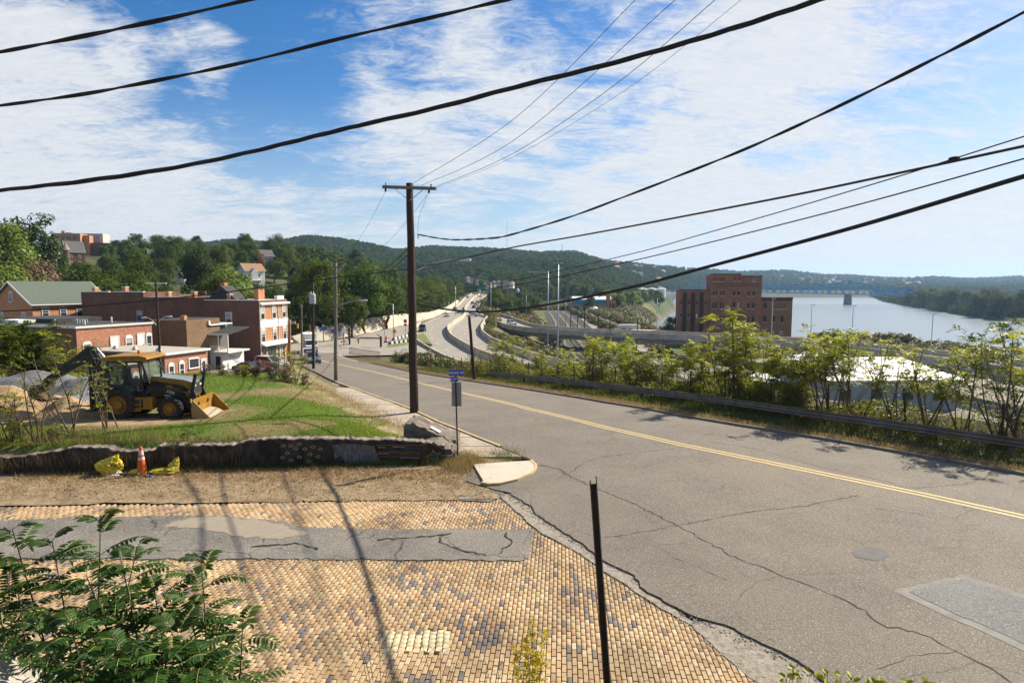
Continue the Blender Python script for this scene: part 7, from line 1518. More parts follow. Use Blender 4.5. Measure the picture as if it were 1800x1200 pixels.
# works by the river
def KX(px, D): return at(px, 540, D).x
D = 420; R = thing('blue_roofed_works', 'long industrial shed with a bright blue and white roof on the flat', 'building', (KX(1005, D), D, -12), math.radians(4))
mb = MB(); mb.bbox((0, 0, 0), (27, 14, 5.4)); mb.build('wall', mat('tan_cladding', (.40, .37, .33), (.3, .28, .26), .5, .8), R); mb = MB(); mb.bbox((2.5, -.4, 6.0), (28, -.02, 8.2)); mb.build('blue_fascia', mat('bright_blue', (.02, .30, .55), None, rough=.5), R); mb = MB(); mb.prism([(-.5, 8.2), (15, 8.2), (15, 9.6), (7, 10.2)], 1, 28, plane='YZ'); mb.build('white_roof', WHITE, R); mb = MB(); mb.bbox((2.5, 0, 5.4), (28, 14, 8.2)); mb.build('upper_wall', WB_, R)
for x in (1, 6, 11, 16, 21): mb = MB(); mb.bbox((x, -.3, .2), (x + 3.2, -.01, 3.4)); mb.build('bay_door', BLKM if x % 2 else SID, R)
D = 400; R = thing('loading_crane', 'orange-brown loading tower with a square cabin beside the blue works', 'crane', (KX(1066, D), D, -12)); OB = mat('crane_orange', (.42, .19, .04), (.34, .15, .04), 1, .7)
mb = MB(); mb.bbox((0, 0, 0), (2.2, 2.2, 13)); mb.build('tower', OB, R); mb = MB(); mb.bbox((2.6, -.5, 2), (6.2, 3, 7.5)); mb.build('cabin', OB, R); mb = MB(); mb.bar((1, 1, 11.8), (-5, 1, 10.4), .5, .5); mb.build('boom', OB, R); mb = MB(); mb.bbox((3.6, -.6, 4), (5.2, -.51, 6)); mb.build('cabin_window', GLASS, R)
for s in (2.9, 5.9): mb = MB(); mb.bar((s, 1, 0), (s, 1, 2), .4, .4); mb.build('leg', BLKM, R)
mb = MB(); mb.bar((6.2, .5, 6.5), (13, .5, 1.0), .7, .4); mb.build('conveyor', BLKM, R)
D = 392; R = thing('white_tent', 'small white peaked canopy in front of the blue works', 'canopy', (KX(1046, D), D, -11.8)); mb = MB(); mb.lathe([(4.2, 2.6), (3.2, 3.0), (.2, 4.4)], n=8); mb.build('canopy_top', WHITE, R); [MB().tube([(3.6 * math.cos(a), 3.6 * math.sin(a), 0), (3.6 * math.cos(a), 3.6 * math.sin(a), 2.7)], .12, 6).build('leg', STEEL, R) for a in (0.7, 2.3, 3.9, 5.5)]
for i, (px, D, dd) in enumerate([(1096, 405, (7, 4, 3.6)), (1106, 410, (5, 4, 3.0)), (1088, 398, (4, 3, 2.2))]):
 heap('coal_heap', (KX(px, D), D), dd, mat('coal', (.02, .02, .022), (.05, .045, .042), .8, .8, .8, 4, coords='World'), ['black coal heap right of the orange crane', 'second black coal heap nearest the river', 'low dark heap beside the crane conveyor'][i], i * 3.1)
D = 820; R = thing('storage_tank', 'row of white riverside tanks under the bridge end', 'tank', (KX(1129, D), D, -12))
for k in range(3): mb = MB(); mb.lathe([(6, 0), (6, 12), (5.6, 12.8), (.2, 14)], (k * 12, 0, 0), 20); mb.build('tank', WHITE, R)
mb = MB(); mb.bbox((-8, 14, 0), (58, 26, 7)); mb.build('low_building', SID, R)
# blue truss bridge
def bridge():
 BL = mat('bridge_blue', (.045, .24, .45), (.055, .28, .50), .1, .7); D0, D1 = 1080, 940
 def dep(px): return D0 + (D1 - D0) * (px - 1120) / (1645 - 1120)
 def PT(px, py): return at(px, py, dep(px))
 R = tag(bpy.data.objects.new('truss_bridge', None), 'long blue steel truss bridge spanning the river in the distance', 'bridge'); COL.objects.link(R)
 def deck(px): return 508 + (px - 1120) * .021
 def top(px): return float(np.interp(px, [1203, 1211, 1255, 1268, 1290, 1330, 1390, 1430, 1460, 1492, 1525, 1560, 1610, 1640], [506, 497.5, 496, 489, 495, 499, 500.5, 500.5, 499.5, 493.5, 500.5, 503.5, 508, 513]))
 pts = [PT(x, deck(x)) for x in np.linspace(1118, 1650, 28)]
 off = Vector((2.2, 9, 0))
 mb = MB()
 for a, b in zip(pts[:-1], pts[1:]): mb.add([a, b, b + off, a + off, a - Vector((0, 0, 1.6)), b - Vector((0, 0, 1.6)), b + off - Vector((0, 0, 1.6)), a + off - Vector((0, 0, 1.6))], [(0, 1, 2, 3), (4, 7, 6, 5), (0, 4, 5, 1), (2, 6, 7, 3)])
 mb.build('deck', BL, R)
 xs = list(np.arange(1203, 1642, 12.2))
 for o in (Vector((0, 0, 0)), off):
  for i in range(len(xs) - 1):
   a, b = xs[i], xs[i + 1]; ta, tb, da, db = PT(a, top(a)) + o, PT(b, top(b)) + o, PT(a, deck(a)) + o, PT(b, deck(b)) + o
   mb = MB(); mb.bar(ta, tb, 1.0, 1.1); mb.build('top_chord', BL, R); mb = MB(); mb.bar(ta, da, .8, .8); mb.build('vertical', BL, R); mb = MB(); mb.bar(*((da, tb) if i % 2 else (ta, db)), .85, .85); mb.build('diagonal', BL, R)
 PM = mat('pier_stone', (.16, .12, .11), (.22, .17, .15), .2, .9)
 for px in (1492, 1268, 1400):
  p = PT(px, deck(px)); mb = MB(); mb.box((p.x + 1, p.y + 4, (p.z - 1.6 - 27) / 2), (6.5, 14, abs(p.z - 1.6 + 27)), taper=.8)
  if px != 1400: mb.build('pier', PM, R)
 for px in (1128, 1146, 1164, 1182):
  p = PT(px, deck(px)); mb = MB(); mb.box((p.x + 1, p.y + 4, (p.z - 1.6 - 16) / 2), (2, 9, abs(p.z - 1.6 + 16))); mb.build('approach_pier', STEEL, R)
bridge()
for px, y0, y1, D, lab in [(891, 388, 440, 1450, 'thin radio mast on the ridge left of centre'), (988, 428, 446, 1450, 'lattice tower on the ridge right of centre'), (1622, 484, 516, 2300, 'far lattice tower above the right bank trees'), (310, 423, 440, 1300, 'small mast on the left end of the ridge')]:
 b = at(px, y1, D); t = at(px, y0, D); R = thing('radio_mast', lab, 'mast', (b.x, D, b.z - 14)); w = D / FPX * (1.3 if 'lattice' in lab else .45); h = t.z - b.z + 14
 for sx_, sy_ in ((-1, -1), (1, -1), (0, 1)): mb = MB(); mb.bar((sx_ * w / 2, sy_ * w / 2, 0), (sx_ * w * .12, sy_ * w * .12, h), .35 * D / 1450, .35 * D / 1450); mb.build('leg', STEEL, R)
 mb = MB(); n = 9
 for k in range(n): f = 1 - .76 * k / n; f2 = 1 - .76 * (k + 1) / n; s = 1 if k % 2 else -1; mb.bar((s * w / 2 * f, -w / 2 * f, h * k / n), (-s * w / 2 * f2, -w / 2 * f2, h * (k + 1) / n), .25 * D / 1450, .25 * D / 1450)
 mb.build('lattice', STEEL, R)
hp_ = MB(); hp_.bbox((-4, -3.5, -3), (4, 3.5, 5)); hp_.prism([(-3.5, 5), (3.5, 5), (0, 7.6)], -4, 4, plane='YZ');
def far_house(px, py, D, m, rm, label, group, s=1.0):
 b = at(px, py, D); mb = MB(); mb.bbox((-4, -3.5, -6), (4, 3.5, 5)); mb.prism([(-3.5, 5), (3.5, 5), (0, 7.4)], -3.98, 3.98, plane='YZ'); mb.add([(-4.4, -4, 4.7), (4.4, -4, 4.7), (4.4, 0, 7.7), (-4.4, 0, 7.7)], [(0, 1, 2, 3)], 1); mb.add([(-4.4, 4, 4.7), (4.4, 4, 4.7), (4.4, 0, 7.7), (-4.4, 0, 7.7)], [(0, 1, 2, 3)], 1)
 R = thing('far_house', label, 'house', (b.x, D, b.z), random.uniform(0, 1.5), group); R.scale = (s, s, s)
 me = mb.build('house_body', [m, rm], R)
 for x in (-2, 1.2): w_ = MB(); w_.bbox((x, -3.56, 1), (x + 1, -3.51, 3)); w_.build('window', GLASS, R)
rr = random.Random(14); RED = mat('red_roof', (.35, .10, .07), None, rough=.8)
HSE = mat('weathered_siding', (.40, .38, .35), (.34, .32, .30), .5, .8)
for px, py, D, m, rm, s, lab in [(822, 487, 640, HSE, ROOFN, 1.0, 'white house highest above the end of the highway'), (829, 489, 650, HSE, ROOFD, 1.0, 'white house right beside the highest one above the highway'), (839, 492, 620, HSE, RED, 1.0, 'white house with red roof below the pair above the highway'), (853, 497, 600, HSE, ROOFD, .9, 'grey roofed white house left of the tall gables'), (842, 504, 640, HSE, ROOFN, .9, 'orange roofed house behind the green sign'), (856, 501, 600, HSE, RED, 1.0, 'red roofed house above the green sign'), (852, 507, 570, HSE, ROOFD, .8, 'low white house just right of the green sign'), (868, 495, 620, HSE, ROOFD, 1.1, 'grey gabled house in the row above the riverside trees'), (876, 494, 640, HSE, ROOFD, 1.0, 'second grey gabled house in the row above the trees'), (889, 497, 560, HSE, ROOFD, 1.3, 'tall bright white gable left of its twin'), (900, 496, 570, TRIM, ROOFD, 1.2, 'tall white gable right of its twin'), (930, 481, 900, HSE, RED, 2.2, 'wide pale house with a red roof on the slope'), (1028, 486, 950, HSE, RED, 1.5, 'white house with red trim on the right slope'), (1047, 506, 700, TRIM, ROOFD, 1.5, 'white house with a dark roof at the slope foot'), (1028, 449, 1450, HSE, RED, 1.8, 'house on the ridge top right of the lattice tower'), (1042, 482, 1000, HSE, RED, 1.5, 'pale house with reddish roof right of the slope house'), (910, 506, 640, TRIM, BLS, .8, 'pale house with a blue roof beyond the riverside trees')]:
 far_house(px, py + 5, D, m, rm, lab, None, s * .42)
for k in range(46):
 px = rr.uniform(1345, 1620); py = rr.uniform(497, 512); D = 2000 + (512 - py) * 75
 X_ = at(px, py, D).x; zt = float(terr(X_, D)); far_house(px, 500 - (zt + 4 - HC) / D * FPX, D, rr.choice([SID, SID, WHITE, TRIM]), rr.choice([ROOFD, ROOFN, RED]), 'small pale house of the town on the far hillside beyond the bridge', 'far town houses', rr.uniform(1.1, 1.9))
for k in range(14):
 px = rr.uniform(1060, 1180); py = rr.uniform(490, 505); D = rr.uniform(1250, 1700); X_ = at(px, py, D).x; zt = float(terr(X_, D)); far_house(px, 500 - (zt + 3 - HC) / D * FPX, D, rr.choice([SID, WHITE]), rr.choice([ROOFD, RED]), 'small white house scattered on the wooded slope left of the bridge', 'slope houses', rr.uniform(1.0, 1.5))
# vegetation
LEAF_T = leafmat('tree_leaf', (.012, .030, .003), (.095, .138, .014), (.20, .28, .02), .26, rough=.7, spec=.12, rnd=.28, hue=.03)
LEAF_D = leafmat('dark_leaf', (.009, .022, .003), (.060, .095, .012), (.13, .19, .03), .22, rough=.7, spec=.12, rnd=.2, hue=.015)
LEAF_Y = leafmat('bright_leaf', (.07, .12, .008), (.16, .22, .02), (.3, .38, .03), .3, rnd=.1, hue=.01)
LEAF_R = leafmat('autumn_leaf', (.13, .045, .012), (.24, .10, .03), (.4, .15, .03), .25, rnd=.1, hue=.01)
LEAF_F = leafmat('far_leaf', (.018, .042, .006), (.080, .125, .018), (.20, .27, .04), .2, rough=.9, spec=.03, rnd=.45, hue=.04)
LEAF_S = leafmat('sapling_leaf', (.07, .12, .010), (.30, .32, .022), (.55, .55, .03), .48, rnd=.22, hue=.02)
LEAF_U = leafmat('sumac_leaf', (.010, .030, .006), (.055, .115, .016), (.22, .34, .03), .28, rough=.55, spec=.2, rnd=.12, hue=.01)
LEAF_V = leafmat('thicket_leaf', (.05, .085, .010), (.20, .22, .025), (.40, .42, .03), .38, rnd=0)
WEED = leafmat('weed_leaf', (.045, .06, .012), (.15, .16, .035), (.25, .28, .04), .3, rnd=.1)
SCRUB = leafmat('brown_scrub', (.09, .065, .03), (.22, .16, .075), (.3, .2, .08), .25, rnd=.15)
GRASSM = leafmat('grass_blade', (.062, .11, .008), (.22, .27, .025), (.30, .40, .04), .35, rnd=0)
DRYM = leafmat('dry_grass_blade', (.22, .15, .055), (.42, .31, .13), (.45, .33, .13), .3, rnd=0)
BARK = mat('tree_bark', (.06, .045, .035), (.11, .085, .065), 5, .95, .5, 20, stretch=(3, 3, .6))
TWIG = mat('twig_bark', (.10, .065, .045), (.17, .12, .085), 8, .9)
def diamonds(C, N, U, ln, wd):
 """one four-cornered leaf per row: centre, normal, direction, length, width"""
 U = U - N * (U * N).sum(1, keepdims=True); U /= np.linalg.norm(U, axis=1, keepdims=True) + 1e-9; S = np.cross(N, U)
 a = C - U * (ln / 2)[:, None]; b = C + S * (wd / 2)[:, None] + U * (ln * .05)[:, None]; c = C + U * (ln / 2)[:, None]; d = C - S * (wd / 2)[:, None] + U * (ln * .05)[:, None]
 n = len(C); V = np.stack([a, b, c, d], 1).reshape(-1, 3); F = np.arange(4 * n).reshape(-1, 4); return V, F
def rvec(r, n):
 v = r.normal(size=(n, 3)); return v / (np.linalg.norm(v, axis=1, keepdims=True) + 1e-9)
def crown(seed, R, nclump, nleaf, leaf, flat=.75, asp=.6, spread=.30, lobes=.35):
 """leaves gathered in clumps over an uneven crown; returns V, F, tint with the crown centre at the origin"""
 r = np.random.default_rng(seed); d = rvec(r, nclump); d[:, 2] = np.where(d[:, 2] < -.75, -d[:, 2], d[:, 2])
 rad = r.uniform(.35, 1.0, nclump) ** .5 * (1 + lobes * np.sin(d[:, 0] * 3.1 + seed) * np.cos(d[:, 1] * 2.7 + seed * 2))
 cc = d * rad[:, None] * np.array(R) * .82; cr = spread * np.mean(R) * r.uniform(.6, 1.25, nclump)
 k = r.integers(0, nclump, nleaf); off = rvec(r, nleaf) * (r.uniform(.2, 1, nleaf) ** .5)[:, None]; off[:, 2] *= flat
 C = cc[k] + off * cr[k][:, None]; out = C / np.array(R); out /= np.linalg.norm(out, axis=1, keepdims=True) + 1e-9
 N = off * .7 + out * .4 + rvec(r, nleaf) * .6 + np.array([0, 0, .35]); N /= np.linalg.norm(N, axis=1, keepdims=True) + 1e-9
 ln = leaf * r.uniform(.6, 1.35, nleaf); V, F = diamonds(C, N, rvec(r, nleaf), ln, ln * asp)
 ct = r.uniform(.15, .85, nclump); t = np.clip(ct[k] * .6 + r.uniform(0, .4, nleaf), 0, 1)
 return V, F, t, cc
def tree_proto(name, seed, h, R, nclump, nleaf, leaf, lm, spread=.3, trunk_h=None, lobes=.35):
 nclump = int(nclump * 1.5); V, F, t, cc = crown(seed, R, nclump, int(nleaf * 1.35), leaf * .95, spread=spread, lobes=lobes); cz = h - R[2]
 V = V + np.array([0, 0, cz]); cm = npmesh('', V, F, lm, tint=t)
 r = random.Random(seed); mb = MB(); tr = .028 * h; p = [Vector((0, 0, -.6))]; th = cz
 for i in range(1, 6): p.append(Vector((r.gauss(0, .02) * h, r.gauss(0, .02) * h, th * i / 5)))
 mb.tube(p, [tr * 1.25, tr, tr * .9, tr * .8, tr * .65, tr * .5], 8)
 for c in cc[:: max(1, len(cc) // 9)]:
  e = Vector(c) + Vector((0, 0, cz)); s = p[r.choice([2, 3, 4, 5])]; m_ = s.lerp(e, .5) + Vector((0, 0, -.05 * h)); mb.tube([s, m_, e], [tr * .4, tr * .28, tr * .08], 5)
 tm = mb.build('trunk_tmp', BARK); tme = tm.data; bpy.data.objects.remove(tm)
 return cm, tme
def plant_tree(name, proto, loc, s, rz, label, group=None, mat_override=None, cat='tree', sz=None):
 R = thing(name, label, cat, loc, rz, group); R.scale = (s, s, s if sz is None else sz)
 c = bpy.data.objects.new('crown', proto[0]); COL.objects.link(c); c.parent = R
 if mat_override is not None: c.material_slots[0].link = 'OBJECT'; c.material_slots[0].material = mat_override
 t = bpy.data.objects.new('trunk', proto[1]); COL.objects.link(t); t.parent = R
 return R
TP = [tree_proto('t', 11, 12, (5.0, 4.8, 5.5), 60, 5200, .46, LEAF_T), tree_proto('t', 12, 13, (4.6, 4.8, 6.1), 58, 5000, .46, LEAF_T), tree_proto('t', 13, 11, (5.4, 5.2, 5.1), 64, 5400, .46, LEAF_T, lobes=.5),
   tree_proto('t', 14, 12, (4.2, 4.4, 5.7), 50, 4400, .42, LEAF_T, spread=.34), tree_proto('t', 15, 12, (5.1, 4.9, 5.6), 46, 5000, .5, LEAF_T, spread=.36, lobes=.5)]
def rayground(px, py, dmin=60, dmax=900):
 r_ = ray(px, py); Y = dmin
 while Y < dmax:
  t = Y / r_[1]
  if HC + r_[2] * t < float(terr(r_[0] * t, Y)): return Y
  Y += 2.0
 return None
keep = []   # pixel windows that trees in front must leave open: px0, px1, y visible down to, distance
KEEP = [(318, 352, 498, 262), (358, 380, 490, 262), (426, 482, 501, 270), (104, 142, 462, 400), (90, 205, 430, 430), (-10, 20, 440, 380), (78, 98, 442, 400), (15, 146, 530, 100), (146, 512, 524, 98)]
rt = random.Random(77); placed = []
def okspot(x, y, sp): return all((x - a) ** 2 + (y - b) ** 2 > sp * sp for a, b in placed)
def inwood(x, y):
 if x > float(iW(y)) - 5.0 - .9 * (y > 240) * 4 or y < 122: return False
 px = 900 + FPX * x / y
 if px < -60: return False
 u, v = x + 39.6, y - 98
 if y < 136 and x < -30 and x > -80: return False
 if y < 118 and x < -60: return False
 return True
n_try = 0; nt_ = 0
while n_try < 9000 and nt_ < 138:
 n_try += 1; y = 122 + (rt.random() ** 1.5) * 330; x = rt.uniform(-.86 * y, float(iW(y)) - 4)
 if not inwood(x, y): continue
 sp = 5.6 if y < 190 else 6.8 + y * .011
 if not okspot(x, y, sp): continue
 k = rt.randrange(5); h = rt.uniform(.9, 1.3) * (1.0 if y < 260 else 1.05); px = 900 + FPX * x / y; z = float(terr(x, y)) - .3
 hp2 = 4.2 * h * FPX / y; bad = False
 for a, b, yv, D in KEEP:
  if y < D + 4 and px + hp2 > a and px - hp2 < b:
   top_max = z + 12.5 * h
   if 500 - (top_max - HC) / y * FPX < yv:
    hmax = (HC - (yv - 500) / FPX * y - z) / 12.5
    if hmax > .42: h = min(h, hmax)
    else: bad = True
 if bad: continue
 placed.append((x, y)); nt_ += 1
 if y < 230 and x > -90: lab, grp = 'leafy green tree in the dense wood above the junction', 'wood above the junction'
 elif px < 330: lab, grp = 'leafy tree among the hillside houses on the left', 'trees on the left hillside'
 else: lab, grp = 'leafy tree on the upper slope behind the big white house', 'trees on the upper slope'
 ov = LEAF_D if rt.random() < .22 else None
 plant_tree('leafy_tree', TP[k], (x, y, z), h, rt.uniform(0, 6.28), lab, grp, ov, sz=h * rt.uniform(.92, 1.15))
def special(px, pyb, D, ytop, k, lab, ov, wide=1.0):
 b = at(px, pyb, D); z = float(terr(b.x, D)) - .3; h = (at(px, ytop, D).z - z) / 12.3; R = plant_tree('leafy_tree', TP[k], (b.x, D, z), h * wide, 1.3 * k, lab, None, ov, sz=h)
tall = tree_proto('t', 31, 12, (3.6, 3.6, 6.0), 70, 5200, .42, LEAF_D, spread=.24, lobes=.4); TP.append(tall)
special(52, 490, 176, 364, 5, 'tall dark ragged tree rising above the houses at the left', None, .95); special(8, 500, 150, 392, 1, 'yellowish tree at the left edge above the white house', LEAF_Y, .8)
special(349, 495, 200, 424, 0, 'round dark tree above the white cottage', LEAF_D, .8); special(404, 512, 165, 449, 2, 'bright yellow-green tree beside the big white house', LEAF_Y, 1.0)
special(456, 452, 330, 436, 2, 'rusty autumn tree on the slope above the big white house', LEAF_R, .7); special(10, 510, 130, 462, 4, 'yellow-green bushy tree behind the green roof at the left edge', LEAF_Y, .9)
special(58, 500, 150, 455, 4, 'brownish wide tree behind the green roofed house', SCRUB, 1.1); special(190, 512, 145, 468, 2, 'pale green spreading tree behind the long brick building', None, 1.2); special(150, 505, 150, 460, 0, 'dark tree directly behind the green roof ridge end', LEAF_D, 1.0)
special(560, 560, 150, 458, 1, 'tall leafy tree behind the transformer pole at the wood edge', None, .9); special(640, 562, 165, 455, 0, 'tall leafy tree at the wood edge right of the lamp pole', None, 1.0); special(680, 555, 180, 462, 2, 'broad tree left of the main pole above the retaining wall', None, .9)
for i in range(24):
 t = i / 23; y = 141 + t * 230; x = float(iW(y)) - 5.5 - rt.uniform(0, 3); h = rt.uniform(.7, 1.0) + .35 * (y > 185); plant_tree('leafy_tree', TP[rt.randrange(5)], (x, y, float(terr(x, y)) - .5), h, rt.uniform(0, 6), 'leafy tree in the front rank of the wood along the retaining wall', 'front rank of the wood')
for i in range(14):
 y = 186 + i * 17; x = float(iW(y)) - 15 - rt.uniform(0, 5); h = rt.uniform(1.15, 1.5); plant_tree('leafy_tree', TP[rt.randrange(5)], (x, y, float(terr(x, y)) - .5), h, rt.uniform(0, 6), 'tall leafy tree in the second rank of the wood beside the highway', 'second rank of the wood')
for i in range(11):
 x = -80 + i * 4.0 + rt.uniform(-1, 1); y = 140 + rt.uniform(0, 8) + max(0, (x + 52)) * .5; h = rt.uniform(.6, 1.0); plant_tree('leafy_tree', TP[rt.randrange(5)], (x, y, float(terr(x, y)) - .5), h, rt.uniform(0, 6), 'dark leafy tree behind the junction signals', 'trees behind the junction', LEAF_D if i % 2 else None)
def scatter(n, gen, smin, smax, lab, grp, ov=None, spc=5):
 pl = []; k = 0; tries = 0
 while k < n and tries < n * 60:
  tries += 1; x, y = gen()
  if any((x - a) ** 2 + (y - b) ** 2 < spc * spc for a, b in pl): continue
  pl.append((x, y)); k += 1; h = rt.uniform(smin, smax); o_ = ov if ov is None or rt.random() < .6 else None
  plant_tree('leafy_tree', TP[rt.randrange(5)], (x, y, float(terr(x, y)) - .4), h, rt.uniform(0, 6), lab, grp, o_)
def g1(): y = rt.uniform(300, 560); return float(hB(y)) + rt.uniform(6, 26 + (y - 300) * .10), y
scatter(34, g1, .65, 1.1, 'leafy tree between the highway and the railway curve', 'trees beside the railway')
def g2(): y = rt.uniform(400, 720); return float(xLB(y)) - rt.uniform(-9, 30), y
scatter(28, g2, .8, 1.2, 'riverside tree behind the coal heaps', 'riverside trees behind the works', LEAF_Y)
def g3(): y = rt.uniform(470, 1080); return float(xRB(y)) + rt.uniform(2, 42), y
scatter(30, g3, 1.5, 2.2, 'tall tree on the far right bank of the river', 'trees on the right bank', LEAF_D, 11)
def g4(): y = rt.uniform(455, 520); return float(xRB(y)) + rt.uniform(3, 30), y
def g5(): y = rt.uniform(560, 660); return rt.uniform(5, 95), y
scatter(16, g5, 1.0, 1.5, 'leafy tree in the belt behind the blue roofed works', 'tree belt behind the works')
b = at(1190, 585, 205); plant_tree('leafy_tree', TP[3], (b.x - 1, 207, -12.2), .72, 1, 'dark feathery tree against the left wall of the warehouse', None, LEAF_D)
special(1462, 620, 118, 568, 3, 'small dark conical tree behind the overpass', LEAF_D, .7)
def far_forest():
 fc = bpy.data.collections.new('far_crowns')
 for k in range(6):
  V, F, t, cc = crown(60 + k, (4.6, 4.6, 4.8), 26, 230, 1.7, asp=.75, spread=.36); me = npmesh('', V + np.array([0, 0, 3.0]), F, LEAF_F, tint=t); o = bpy.data.objects.new('far_crown', me); fc.objects.link(o)
 r = np.random.default_rng(5); X = []; Y = []; S = []
 for y0, y1, n, s in ((290, 560, 5200, .95), (560, 800, 9000, 1.0), (800, 1200, 17000, 1.05), (1200, 1700, 21000, 1.15), (1700, 2600, 15000, 1.5), (2600, 4700, 26000, 2.1)):
  y = r.uniform(y0, y1, n); px = r.uniform(-40, 1860, n); x = (px - 900) / FPX * y; X.append(x); Y.append(y); S.append(np.full(n, s) * r.uniform(.7, 1.35, n))
 X, Y, S = map(np.concatenate, (X, Y, S)); px = 900 + FPX * X / Y
 ok = ~((X > hA(Y) - 9) & (X < hB(Y) + 9) & (Y < 700)); ok &= ~((X > xLB(Y) - 3) & (X < xRB(Y) + 3) & (Y < 1590)); ok &= ~((px > 812) & (px < 960) & (Y > 560) & (Y < 680) & (r.random(len(X)) < .35))
 ok &= ~((px > 1118) & (px < 1172) & (Y > 790) & (Y < 850)); ok &= ~((px > 960) & (px < 1100) & (Y < 640)); ok &= (fnoise(X, Y, 60, 8) > -.82) | (Y < 1200)
 ok &= ~((px > 1340) & (px < 1630) & (Y > 2000) & (Y < 3300) & (r.random(len(X)) < .55))
 ok &= ~((Y < 560) & (X > hA(Y) - 16))
 for a_, b_, yv, D_ in KEEP: ok &= ~((Y < max(D_, 345) + 6) & (px > a_ - 14) & (px < b_ + 14) & (Y < 445))
 X, Y, S = X[ok], Y[ok], S[ok]; Z = terr(X, Y) - 1.5
 me = bpy.data.meshes.new('far_forest'); me.vertices.add(len(X)); me.vertices.foreach_set('co', np.stack([X, Y, Z], -1).astype(np.float32).ravel())
 a = me.attributes.new('sc', 'FLOAT', 'POINT'); a.data.foreach_set('value', S.astype(np.float32)); a = me.attributes.new('rz', 'FLOAT_VECTOR', 'POINT'); rv = np.zeros((len(X), 3), np.float32); rv[:, 2] = r.uniform(0, 6.28, len(X)); a.data.foreach_set('vector', rv.ravel())
 o = link('far_forest', me); tag(o, 'hazy green forest covering the distant hills', 'forest', kind='stuff')
 ng = bpy.data.node_groups.new('scatter_crowns', 'GeometryNodeTree'); ng.interface.new_socket('Geometry', in_out='INPUT', socket_type='NodeSocketGeometry'); ng.interface.new_socket('Geometry', in_out='OUTPUT', socket_type='NodeSocketGeometry')
 N = ng.nodes; L = ng.links; gi = N.new('NodeGroupInput'); go = N.new('NodeGroupOutput'); mp = N.new('GeometryNodeMeshToPoints'); ip = N.new('GeometryNodeInstanceOnPoints'); ci = N.new('GeometryNodeCollectionInfo'); ci.inputs[0].default_value = fc; ci.inputs['Separate Children'].default_value = True; ci.inputs['Reset Children'].default_value = True
 n1 = N.new('GeometryNodeInputNamedAttribute'); n1.data_type = 'FLOAT'; n1.inputs[0].default_value = 'sc'; n2 = N.new('GeometryNodeInputNamedAttribute'); n2.data_type = 'FLOAT_VECTOR'; n2.inputs[0].default_value = 'rz'
 L.new(gi.outputs[0], ip.inputs['Points']); L.new(ci.outputs[0], ip.inputs['Instance']); ip.inputs['Pick Instance'].default_value = True; L.new(n1.outputs[0], ip.inputs['Scale']); L.new(n2.outputs[0], ip.inputs['Rotation']); L.new(ip.outputs[0], go.inputs[0])
 md = o.modifiers.new('scatter', 'NODES'); md.node_group = ng
 sc = bpy.data.collections.new('scrub_clumps')
 for k in range(5):
  V, F, t, cc = crown(80 + k, (1.3, 1.3, .9), 14, 240, .36, asp=.5, spread=.4); me = npmesh('', V + np.array([0, 0, .6]), F, SCRUB if k % 2 else WEED, tint=t); q = bpy.data.objects.new('scrub_clump', me); sc.objects.link(q)
 n = 17000; y = r.uniform(100, 520, n); x = r.uniform(-20, 130, n); ok = (x > hB(y) + 1.5) & (x < xLB(y) - 6 + 20 * (y > 250)) & ~((x > 12) & (x < 37) & (y < 420)) & ~((x > 40.5) & (x < 48)) & ~((np.abs(x - 2) < 8) & (y > 170) & (y < 262)) & (fnoise(x, y, 14, 2) > -.45) & ~((y < 150) & (x > 40)) & ~((x > 46) & (x < 92) & (y > 190) & (y < 217));
 n3 = 900; y3 = r.uniform(46, 100, n3); f3 = r.random(n3); x3 = (xR(y3) + 6.5) + (hA(y3) - 1.2 - xR(y3) - 6.5) * f3; x = np.concatenate([x[ok], x3]); y = np.concatenate([y[ok], y3])
 me = bpy.data.meshes.new('scrub'); z = terr(x, y) - .2; me.vertices.add(len(x)); me.vertices.foreach_set('co', np.stack([x, y, z], -1).astype(np.float32).ravel()); a = me.attributes.new('sc', 'FLOAT', 'POINT'); a.data.foreach_set('value', (r.uniform(.5, 1.3, len(x)) * (1 + .7 * (y > 190))).astype(np.float32)); a = me.attributes.new('rz', 'FLOAT_VECTOR', 'POINT'); rv = np.zeros((len(x), 3), np.float32); rv[:, 2] = r.uniform(0, 6.28, len(x)); a.data.foreach_set('vector', rv.ravel())
 o = link('scrub', me); tag(o, 'brown and green scrub on the bank and the river flat', 'scrub', kind='stuff'); g2_ = ng.copy(); [n for n in g2_.nodes if n.bl_idname == 'GeometryNodeCollectionInfo'][0].inputs[0].default_value = sc; md = o.modifiers.new('scatter', 'NODES'); md.node_group = g2_
far_forest()
# saplings behind the guardrail
def pinnate(r, base, d, L_, nl, ll, lw, droop, out):
 """compound leaf: rachis from base along d, bending down; leaflets in pairs"""
 d = d / np.linalg.norm(d); side = np.cross(d, [0, 0, 1.0]); side /= np.linalg.norm(side) + 1e-9; tw = r.normal(0, .35)
 pts = []
 for i in range(nl + 1): t = i / nl; pts.append(base + d * L_ * t + np.array([0, 0, -droop * L_ * t * t]))
 for i in range(1, nl + 1):
  t = i / nl; p = pts[i]; fw = pts[i] - pts[i - 1]; fw /= np.linalg.norm(fw) + 1e-9; up = np.cross(side, fw); up = up + side * tw; k = ll * (1 - .45 * abs(t - .45)) * r.uniform(.85, 1.15)
  for s in ((-1, 1) if i < nl else (0,)):
   u = side * s * .9 + fw * (.35 if s else 1) + np.array([0, 0, -.25]) + r.normal(0, .08, 3); u /= np.linalg.norm(u); out.append((p + u * k * .5, up + r.normal(0, .2, 3), u, k, lw * k / ll))
 return pts
